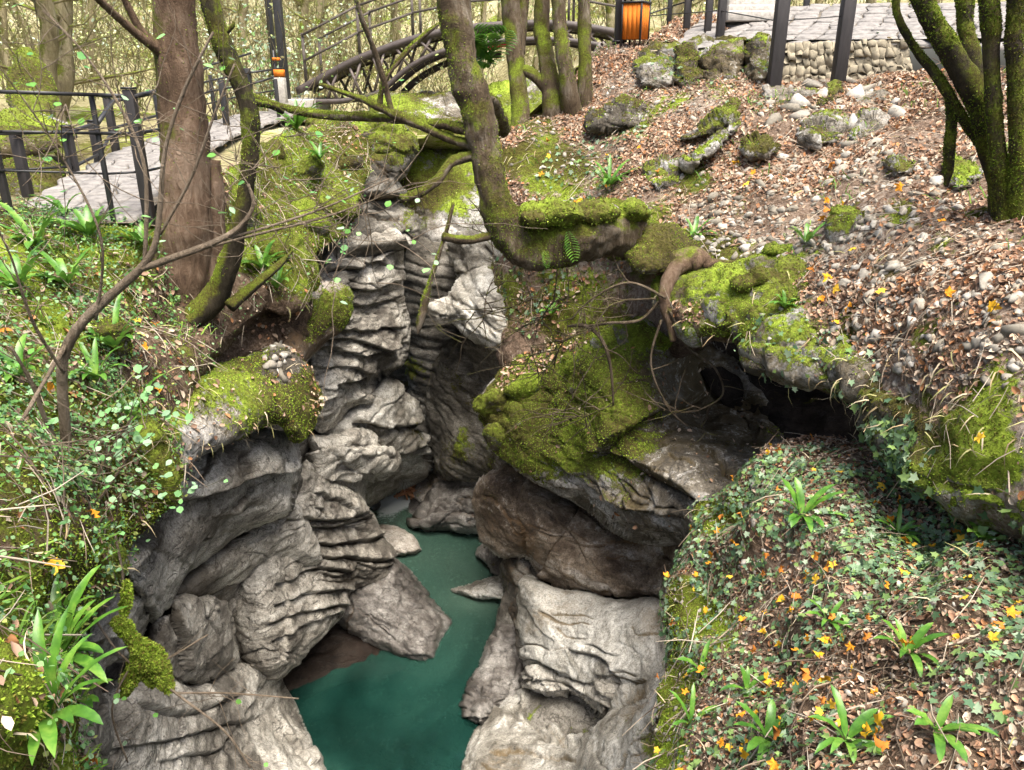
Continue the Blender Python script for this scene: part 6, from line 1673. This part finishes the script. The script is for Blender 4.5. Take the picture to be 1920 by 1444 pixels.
maple(120, ['shelf'], lambda x, y, p, n: np.clip((x < 1930) * (y < 1450) * (0.3 + 0.7 * inpoly(x, y, [(1350, 1050), (1700, 1060), (1900, 1200), (1920, 1444), (1500, 1444), (1330, 1300)])), 0, 1), 0.040, 0.072, 'fallen yellow maple leaf lying on the ivy of the near shelf', 'yellow leaves on the near shelf', 61)
maple(36, ['slope'], lambda x, y, p, n: (x < 1930) * (y > 230) * 1.0, 0.06, 0.10, 'fallen yellow maple leaf among the stones of the upper slope', 'yellow leaves on the upper slope', 62)
maple(10, ['bank'], lambda x, y, p, n: (x > 0) * (y > 600) * (y < 1440) * 1.0, 0.07, 0.09, 'fallen orange yellow leaf on the left bank', 'yellow leaves on the left bank', 63)

# ferns
FERN_M = NB('fern_frond')
fn = FERN_M.noise(FERN_M.pos(), 9, 4, 0.6)
fc = FERN_M.ramp(fn, [(0.34, (0.035, 0.11, 0.014)), (0.52, (0.085, 0.21, 0.024)), (0.68, (0.19, 0.32, 0.05))])
fd = FERN_M.n('ShaderNodeBsdfPrincipled', {'Base Color': fc, 'Roughness': 0.38, 'Specular IOR Level': 0.5})
ft = FERN_M.n('ShaderNodeBsdfTranslucent', {'Color': fc})
FERN_M.t.links.new(FERN_M.n('ShaderNodeMixShader', {0: 0.25, 1: fd.outputs[0], 2: ft.outputs[0]}).outputs[0], FERN_M.out.inputs[0])
FERN = FERN_M.m


def frond(base, d, L, w, r, droop=0.9, wave=0.15):
    d = np.array(d, float); d /= np.linalg.norm(d)
    n = 11
    pts, p = [np.array(base, float)], np.array(base, float)
    for k in range(n - 1):
        d = d + np.array([0, 0, -droop / n * (0.4 + 1.4 * k / n)])
        d /= np.linalg.norm(d)
        p = p + d * L / (n - 1)
        pts.append(p.copy())
    pts = np.array(pts)
    t = np.linspace(0, 1, n)
    prof = np.interp(t, [0, .12, .22, .5, .8, .95, 1], [.12, .18, .8, 1, .8, .35, .02]) * w / 2
    V = []
    tg = np.gradient(pts, axis=0)
    for k in range(n):
        s = np.cross(tg[k], [0, 0, 1.0])
        s = s / max(np.linalg.norm(s), 1e-6)
        up_ = np.cross(s, tg[k]); up_ /= max(np.linalg.norm(up_), 1e-6)
        wv = wave * w * math.sin(k * 2.1 + r.random())
        V += [pts[k] - s * prof[k] + up_ * (prof[k] * 0.35 + wv * (prof[k] / w)), pts[k], pts[k] + s * prof[k] + up_ * (prof[k] * 0.35 - wv * (prof[k] / w))]
    Fq = []
    for k in range(n - 1):
        for j in range(2):
            a = k * 3 + j
            Fq.append((a, a + 1, a + 4, a + 3))
    return np.array(V), [np.array(Fq)]


FKEYS = ['bank', 'shelf', 'slope', 'midslope', 'lip0', 'lip1', 'lip2', 'lip3', 'ledge', 'soilwall', 'cushion0', 'cushion2'] + ['mound%d' % i for i in range(14)]


def fern(x, y, Y, n, L, w, label, seed, lean=(0, -0.5, 0.5), droop=1.2):
    r = np.random.default_rng(seed)
    t = empty('strap_fern')
    tag(t, label, 'fern')
    hit = snap(FKEYS, x, y)
    b_ = (hit[0] + hit[1] * 0.02) if hit is not None else P(x, y, Y)
    n = int(n * 1.5)
    for k in range(n):
        az = 6.28 * (k + 0.7 * r.random()) / n
        d = np.array([math.cos(az), math.sin(az), 0.5 + 0.7 * r.random()]) + np.array(lean)
        link('frond', mesh_np('frond', *frond(b_, d, L * (0.65 + 0.5 * r.random()), w * (0.8 + 0.4 * r.random()), r, droop * (0.7 + 0.6 * r.random()))), FERN, t)


for i, (x, y, Y, n, L, w, lab) in enumerate([
        (60, 1262, 2.75, 18, 0.46, 0.055, 'large bright strap fern at the bottom left corner'),
        (15, 1350, 2.45, 12, 0.42, 0.05, 'strap fern cut by the left edge below the large one'),
        (1520, 1005, 5.55, 7, 0.34, 0.06, 'strap fern with broad fronds in the middle of the near shelf'),
        (1320, 1262, 5.0, 4, 0.22, 0.045, 'small strap fern on a root mat at the shelf edge'),
        (1712, 1245, 3.9, 6, 0.30, 0.045, 'yellowing strap fern right of the shelf middle'),
        (1455, 1400, 3.75, 7, 0.34, 0.05, 'dark green strap fern at the bottom edge of the shelf'),
        (1765, 1420, 3.05, 5, 0.26, 0.045, 'upright strap fern in the bottom right corner'),
        (1320, 1380, 4.6, 4, 0.26, 0.04, 'narrow strap fern hanging on the shelf edge low down'),
        (552, 250, 12.2, 9, 0.55, 0.08, 'bright upright fern beside the path near the lamp post'),
        (490, 510, 8.1, 7, 0.42, 0.07, 'strap fern hanging below the dark sinuous trunk'),
        (520, 540, 8.3, 5, 0.40, 0.07, 'lighter strap fern just right of the one under the dark trunk'),
        (220, 660, 5.6, 6, 0.42, 0.06, 'long strap fern in the middle of the left bank'),
        (240, 790, 5.1, 5, 0.40, 0.055, 'strap fern drooping below the bent sapling'),
        (170, 450, 7.0, 8, 0.5, 0.07, 'broad leaved fern at the path edge under the fence'),
        (60, 480, 6.4, 7, 0.45, 0.07, 'broad leaved fern at the left edge below the path'),
        (120, 400, 7.6, 3, 0.35, 0.07, 'single upright fern tuft by the fence foot'),
        (1140, 345, 10.9, 9, 0.5, 0.06, 'arching strap fern behind the elbow of the leaning tree'),
        (1515, 465, 8.0, 4, 0.34, 0.05, 'strap fern growing in the upper scree'),
        (1300, 445, 9.0, 5, 0.30, 0.05, 'strap fern above the gnarled root'),
        (1470, 575, 7.4, 6, 0.22, 0.05, 'small fern on the mossy lip above the cave'),
        (1600, 425, 7.9, 7, 0.22, 0.03, 'grassy fern tuft on the moss cushion in the scree'),
        (1040, 590, 11.3, 4, 0.26, 0.05, 'tiny fern on the ivy slope left of the dead branch'),
        (1845, 1035, 4.7, 5, 0.2, 0.06, 'broad leaf seedling by the dark ivy under the lip'),
        (30, 560, 6, 8, 0.40, 0.06, 'strap fern at the left edge above the bent sapling'),
        (120, 545, 6, 8, 0.42, 0.06, 'strap fern in the herbs between the path and the sapling bend'),
        (260, 470, 6, 7, 0.36, 0.055, 'strap fern close to the foot of the thick brown trunk'),
        (40, 700, 5, 7, 0.34, 0.05, 'strap fern at the left edge beside the low sapling stem'),
        (170, 720, 5, 7, 0.36, 0.05, 'strap fern just right of the sapling stem'),
        (70, 1190, 3, 8, 0.30, 0.045, 'strap fern above the large corner fern'),
        (110, 1330, 3, 7, 0.30, 0.05, 'strap fern touching the grey rock at the bottom left'),
        (1600, 1420, 3, 6, 0.26, 0.04, 'strap fern at the bottom edge between two others'),
        (1560, 1180, 4, 5, 0.20, 0.035, 'small strap fern among yellow leaves in the middle of the shelf'),
        (1680, 1010, 5, 7, 0.24, 0.04, 'strap fern in the dark ivy below the lip'),
        (1400, 1300, 5, 5, 0.22, 0.035, 'small dark strap fern inside the shelf edge'),
        (600, 300, 12, 7, 0.4, 0.06, 'strap fern on the mossy bank top near the pillar')]):
    fern(x, y, Y, n, L, w, lab, 300 + i)
# feathery ferns on the elbow tree
for i, (x, y, Y, s_, lab) in enumerate([(1065, 435, 7.9, 0.28, 'feathery fern frond hanging on the elbow of the leaning tree'), (920, 120, 8.6, 0.6, 'feathery fern growing on the leaning trunk'), (1020, 470, 7.85, 0.16, 'tiny feathery fern under the elbow of the leaning tree')]):
    t = empty('feather_fern')
    tag(t, lab, 'fern')
    r = np.random.default_rng(i)
    for k in range(1 if i != 1 else 5):
        b_ = P(x, y, Y)
        d = np.array([0.3 * r.normal() + 0.2, -0.6, 0.1 - (0.8 if i != 1 else -0.4) + 0.3 * r.normal()])
        d /= np.linalg.norm(d)
        pv = []
        for j in range(12):
            c = b_ + d * s_ * j / 12 + (0, 0, -0.25 * s_ * (j / 12) ** 2)
            ln = s_ * 0.32 * math.sin(0.35 + 2.6 * j / 12)
            for sg in (-1, 1):
                sd = np.cross(d, [0, -1, 0.2]) * sg + d * 0.4
                sd /= np.linalg.norm(sd)
                pv.append(frond(c, sd, ln, s_ * 0.09, r, 0.3, 0)) if ln > 0.02 else None
        link('frond', mesh_np('frond', *join(pv)), FERN, t)

# sapling in front on the left, with its twigs
def shrub(name, label, mains, ntw, mat, seed, leafcols=None, nleaf=0, tl=0.5, tr=0.004, lsize=0.05):
    t = empty(name)
    tag(t, label, 'shrub')
    r = np.random.default_rng(seed)
    paths = []
    for m in mains:
        V, FA = ptube(m, 8, 6, 0.12, 8, seed)
        link('stem', mesh_np('stem', V, FA), mat, t)
        q = catmull(np.array(m, float), 6, closed=False)
        paths.append((P(q[:, 0], q[:, 1], q[:, 2])))
    tw, tips = [], []
    for k in range(ntw):
        pth = paths[r.integers(len(paths))]
        i = r.integers(len(pth) // 4, len(pth))
        tg = pth[min(i + 1, len(pth) - 1)] - pth[max(i - 1, 0)]
        tg /= max(np.linalg.norm(tg), 1e-6)
        d = tg * 0.6 + r.normal(size=3) * (0.8, 0.4, 0.6)
        d /= np.linalg.norm(d)
        L = tl * (0.4 + 1.2 * r.random())
        p = pth[i].copy(); pts = [p]
        for j in range(6):
            d = d + r.normal(size=3) * 0.16 + (0, 0, 0.02)
            d /= np.linalg.norm(d)
            p = p + d * L / 6
            pts.append(p)
        pts = np.array(pts)
        tw.append(tube(pts, np.linspace(tr, tr * 0.35, 7), 4, cap=False))
        tips += [(pts[-1], d), (pts[3], d)]
        paths.append(pts) if r.random() < 0.35 else None
    if tw:
        o = link('twigs', mesh_np('twigs', *join(tw)), mat, t)
        o['kind'] = 'stuff'
    if nleaf:
        idx = r.integers(0, len(tips), nleaf)
        pos = np.array([tips[i][0] for i in idx]) + r.normal(size=(nleaf, 3)) * 0.015
        o = instances('leaves', *ROUND, pos, frames(np.tile([0.0, -0.35, 1.0], (nleaf, 1)), r, 0.35), lsize * (0.6 + 0.7 * r.random(nleaf)), pick(r, leafcols, nleaf), LEAF_MAT, t)
        o['kind'] = 'stuff'
    return t


BRIGHT = [(0.14, 0.34, 0.06), (0.20, 0.40, 0.13), (0.10, 0.26, 0.07), (0.28, 0.42, 0.25)]
shrub('bent_sapling', 'bare bent sapling with pale twigs in front of the left bank', [
    [(128, 900, 4.6, 11), (122, 800, 4.55, 10), (116, 710, 4.5, 10), (122, 660, 4.5, 10), (150, 610, 4.5, 9), (200, 560, 4.5, 9), (262, 505, 4.5, 8), (290, 460, 4.5, 6), (300, 390, 4.5, 5), (310, 280, 4.5, 4), (345, 170, 4.5, 3.5), (400, 60, 4.5, 2.5)],
    [(262, 505, 4.5, 7), (320, 485, 4.5, 6.5), (400, 455, 4.55, 6), (450, 425, 4.6, 5), (475, 385, 4.6, 4), (465, 345, 4.6, 3)],
    [(128, 640, 4.5, 5), (80, 720, 4.3, 4), (40, 790, 4.1, 4), (-20, 880, 3.9, 3)],
    [(270, 500, 4.5, 4), (275, 400, 4.5, 4), (268, 300, 4.5, 3.5), (225, 200, 4.5, 3), (150, 90, 4.5, 2), (80, 20, 4.5, 1.5)],
    [(300, 440, 4.5, 3), (360, 330, 4.5, 3), (400, 220, 4.5, 2.5), (440, 120, 4.5, 2)],
    [(400, 455, 4.55, 3), (520, 420, 4.7, 2.5), (620, 385, 4.8, 2), (730, 335, 4.9, 1.5)],
    [(330, 480, 4.5, 3), (480, 440, 4.7, 2.5), (600, 410, 4.9, 2), (700, 375, 5.0, 1.5)],
    [(120, 700, 4.4, 3), (60, 600, 4.2, 3), (20, 480, 4.1, 2), (-20, 400, 4, 1.5)],
    [(130, 880, 4.5, 6), (90, 800, 4.4, 5), (60, 720, 4.3, 4), (20, 650, 4.2, 3)],
    [(180, 600, 4.5, 3), (190, 450, 4.4, 2.5), (120, 300, 4.4, 2), (40, 180, 4.3, 1.5)]], 190, TWIG, 71, BRIGHT, 100, 0.55, 0.0032, 0.045)
shrub('bramble', 'leafy bramble tangle on the lower left bank', [
    [(150, 1000, 4.5, 4), (170, 920, 4.4, 3), (210, 840, 4.5, 2.5), (250, 780, 4.6, 2)], [(120, 980, 4.2, 3), (180, 940, 4.3, 3), (240, 860, 4.6, 2), (280, 820, 4.8, 1.5)], [(100, 900, 4.3, 3), (160, 850, 4.4, 2), (240, 800, 4.7, 1.5)]], 60, TWIG_DARK, 72, [(0.24, 0.42, 0.20), (0.16, 0.34, 0.12), (0.24, 0.38, 0.22)], 170, 0.32, 0.003, 0.05)
shrub('dead_branch', 'tangle of bare dead twigs hanging by the cave mouth', [
    [(1064, 612, 8.6, 2.2), (1100, 612, 8.5, 3.6), (1130, 640, 8.4, 3.6), (1145, 690, 8.4, 2.9), (1150, 760, 8.4, 1.8)], [(1240, 560, 8.3, 2.9), (1200, 600, 8.3, 3.2), (1140, 606, 8.35, 2.9), (1100, 612, 8.5, 2.2)], [(1250, 560, 8.2, 2.9), (1180, 530, 8.3, 2.5), (1110, 560, 8.4, 2.2), (1070, 600, 8.4, 1.4)],
    [(1255, 580, 8.2, 2.9), (1290, 650, 8.1, 2.5), (1340, 690, 8.0, 2.2), (1355, 740, 8.0, 1.8), (1310, 770, 8.0, 1.4)], [(1240, 600, 8.2, 2.5), (1220, 680, 8.2, 2.2), (1250, 760, 8.2, 1.8), (1290, 800, 8.2, 1.1)], [(1230, 560, 8.3, 2.2), (1150, 570, 8.3, 1.8), (1110, 620, 8.3, 1.4)]], 150, TWIG_DARK, 73, None, 0, 0.55, 0.0075)
shrub('hanging_twigs', 'thin bare twigs hanging over the lower left rocks', [
    [(215, 1000, 4.7, 2.5), (230, 1080, 4.6, 2.5), (235, 1180, 4.5, 3), (250, 1230, 4.4, 3), (330, 1300, 4.4, 2.5), (420, 1370, 4.4, 2), (470, 1440, 4.4, 1.5)], [(330, 1300, 4.4, 2), (430, 1300, 4.5, 1.8), (560, 1310, 4.6, 1.4)], [(250, 1240, 4.4, 2), (210, 1330, 4.3, 2), (240, 1430, 4.3, 1.5)], [(170, 1150, 4.3, 2), (260, 1250, 4.4, 2), (390, 1190, 4.5, 1.3)]], 26, TWIG, 74, BRIGHT, 9, 0.4, 0.0025, 0.04)
# moss beard hanging on those twigs
t = empty('moss_clump')
tag(t, 'bright green moss clump hanging on twigs before the lower left rocks', 'moss')
for i, m in enumerate([[(212, 1160, 4.42, 5), (224, 1172, 4.42, 13), (245, 1195, 4.42, 11), (262, 1212, 4.42, 16)], [(258, 1205, 4.42, 12), (262, 1240, 4.42, 17), (246, 1275, 4.42, 15), (230, 1306, 4.42, 5)],
                       [(256, 1205, 4.42, 13), (285, 1232, 4.42, 18), (302, 1262, 4.42, 17), (318, 1296, 4.42, 6)], [(270, 1235, 4.44, 14), (282, 1262, 4.44, 16), (292, 1285, 4.44, 9)],
                       [(236, 1088, 4.5, 4), (238, 1110, 4.5, 8), (234, 1140, 4.5, 7), (232, 1165, 4.45, 4)]]):
    V, FA = ptube(m, 14, 10, 0.5, 9.0, 240 + i, reg='beard%d' % i)
    link('moss_strand', mesh_np('moss_strand', V, FA), MOSS_SOLID, t)
q = moss_fuzz('moss', ['beard%d' % i for i in range(5)], 9000, 0.034, t, seed=88, hang=0.7, cols=np.array(MOSS_COLS) * 1.1)
# driftwood heap under the left cliff, far end of the pool
t = empty('driftwood_heap')
tag(t, 'orange brown heap of driftwood and leaves by the white water', 'driftwood')
r = np.random.default_rng(5)
for k in range(26):
    c = P(775 + r.normal() * 16, 922 + r.normal() * 7, 15.3 + 0.2 * r.normal())
    d = np.array([r.normal(), r.normal() * 0.6, 0.25 * r.normal()]); d /= np.linalg.norm(d)
    part('stick', tube(np.array([c - d * 0.2, c + (0, 0, 0.02), c + d * 0.2]), np.array([0.03, 0.035, 0.02]) * (0.6 + 0.8 * r.random()), 6, 0.2), DRIFT, t, smooth=True)

# twiggy undergrowth in the woods
def thicket(name, label, n, x0, x1, Y0, Y1, h, cols, leaf, seed, lsize=0.06):
    r = np.random.default_rng(seed)
    px_, Y = x0 + (x1 - x0) * r.random(n), Y0 + (Y1 - Y0) * r.random(n)
    wx = (px_ - 960) / F * Y * 1.02
    base = np.c_[wx, Y, ground_z(wx, Y)]
    parts_, lp = [], []
    for k in range(n):
        d = np.array([0.35 * r.normal(), 0.25 * r.normal(), 1.0]); p = base[k]; pts = [p]
        L = h * (0.4 + 0.8 * r.random())
        for j in range(5):
            d = d + r.normal(size=3) * 0.22; d /= np.linalg.norm(d)
            p = p + d * L / 5; pts.append(p)
        parts_.append(tube(np.array(pts), np.linspace(0.014, 0.005, 6), 3, cap=False))
        for j in range(leaf):
            lp.append(pts[1 + r.integers(5)] + r.normal(size=3) * 0.15)
    t = empty(name)
    tag(t, label, 'undergrowth', kind='stuff')
    link('stems', mesh_np('stems', *join(parts_)), BARK_FAR, t)
    if leaf:
        lp = np.array(lp)
        instances('leaves', *LEAF, lp, frames(np.tile([0, 0, 1.0], (len(lp), 1)), r, 0.8), lsize * (0.6 + 0.8 * r.random(len(lp))), pick(r, cols, len(lp)), LEAF_MAT, t)


PALE = [(0.46, 0.50, 0.22), (0.38, 0.46, 0.17), (0.54, 0.54, 0.33), (0.30, 0.38, 0.12), (0.48, 0.58, 0.42), (0.42, 0.40, 0.20)]
thicket('thicket', 'pale yellow green thicket in the woods behind the path', 1700, -60, 900, 20, 42, 3.4, PALE, 11, 91, 0.075)
thicket('thicket', 'pale thicket in the woods behind the bridge and terrace', 1000, 800, 1960, 23, 44, 3.2, PALE, 10, 92, 0.10)
thicket('thicket', 'leafy bushes with pale leaves by the lamp post', 50, 450, 610, 19.5, 23, 2.6, [(0.36, 0.48, 0.30), (0.24, 0.40, 0.14), (0.52, 0.60, 0.50)], 16, 93, 0.10)
# trailing ivy stems lying on the near shelf
r = np.random.default_rng(404)
S_ = SURF['shelf']
vines = []
for k in range(150):
    x, y = 1240 + 680 * r.random(), 880 + 560 * r.random()
    an = r.random() * 6.28
    pts = []
    for j in range(9):
        i = int(np.argmin(((S_.px - (x, y)) ** 2).sum(1)))
        if ((S_.px[i] - (x, y)) ** 2).sum() > 60: break
        pts.append(S_.V[i] + S_.N[i] * (0.02 + 0.025 * r.random()))
        an += 0.45 * r.normal()
        st_ = 14 + 10 * (y - 850) / 600
        x, y = x + st_ * math.cos(an), y + st_ * math.sin(an)
    if len(pts) > 3:
        pth = catmull(np.array(pts), 3, closed=False)
        vines.append(tube(pth, np.linspace(0.0042, 0.002, len(pth)), 4, cap=False))
o = link('ivy_stems', mesh_np('ivy_stems', *join(vines)), TWIG)
tag(o, 'thin brown ivy stems trailing over the near shelf', 'ivy', kind='stuff')
for o in bpy.data.objects:
    if o.parent is None and 'kind' in o and o['kind'] == 'stuff' and 'label' not in o: print('unlabelled', o.name)
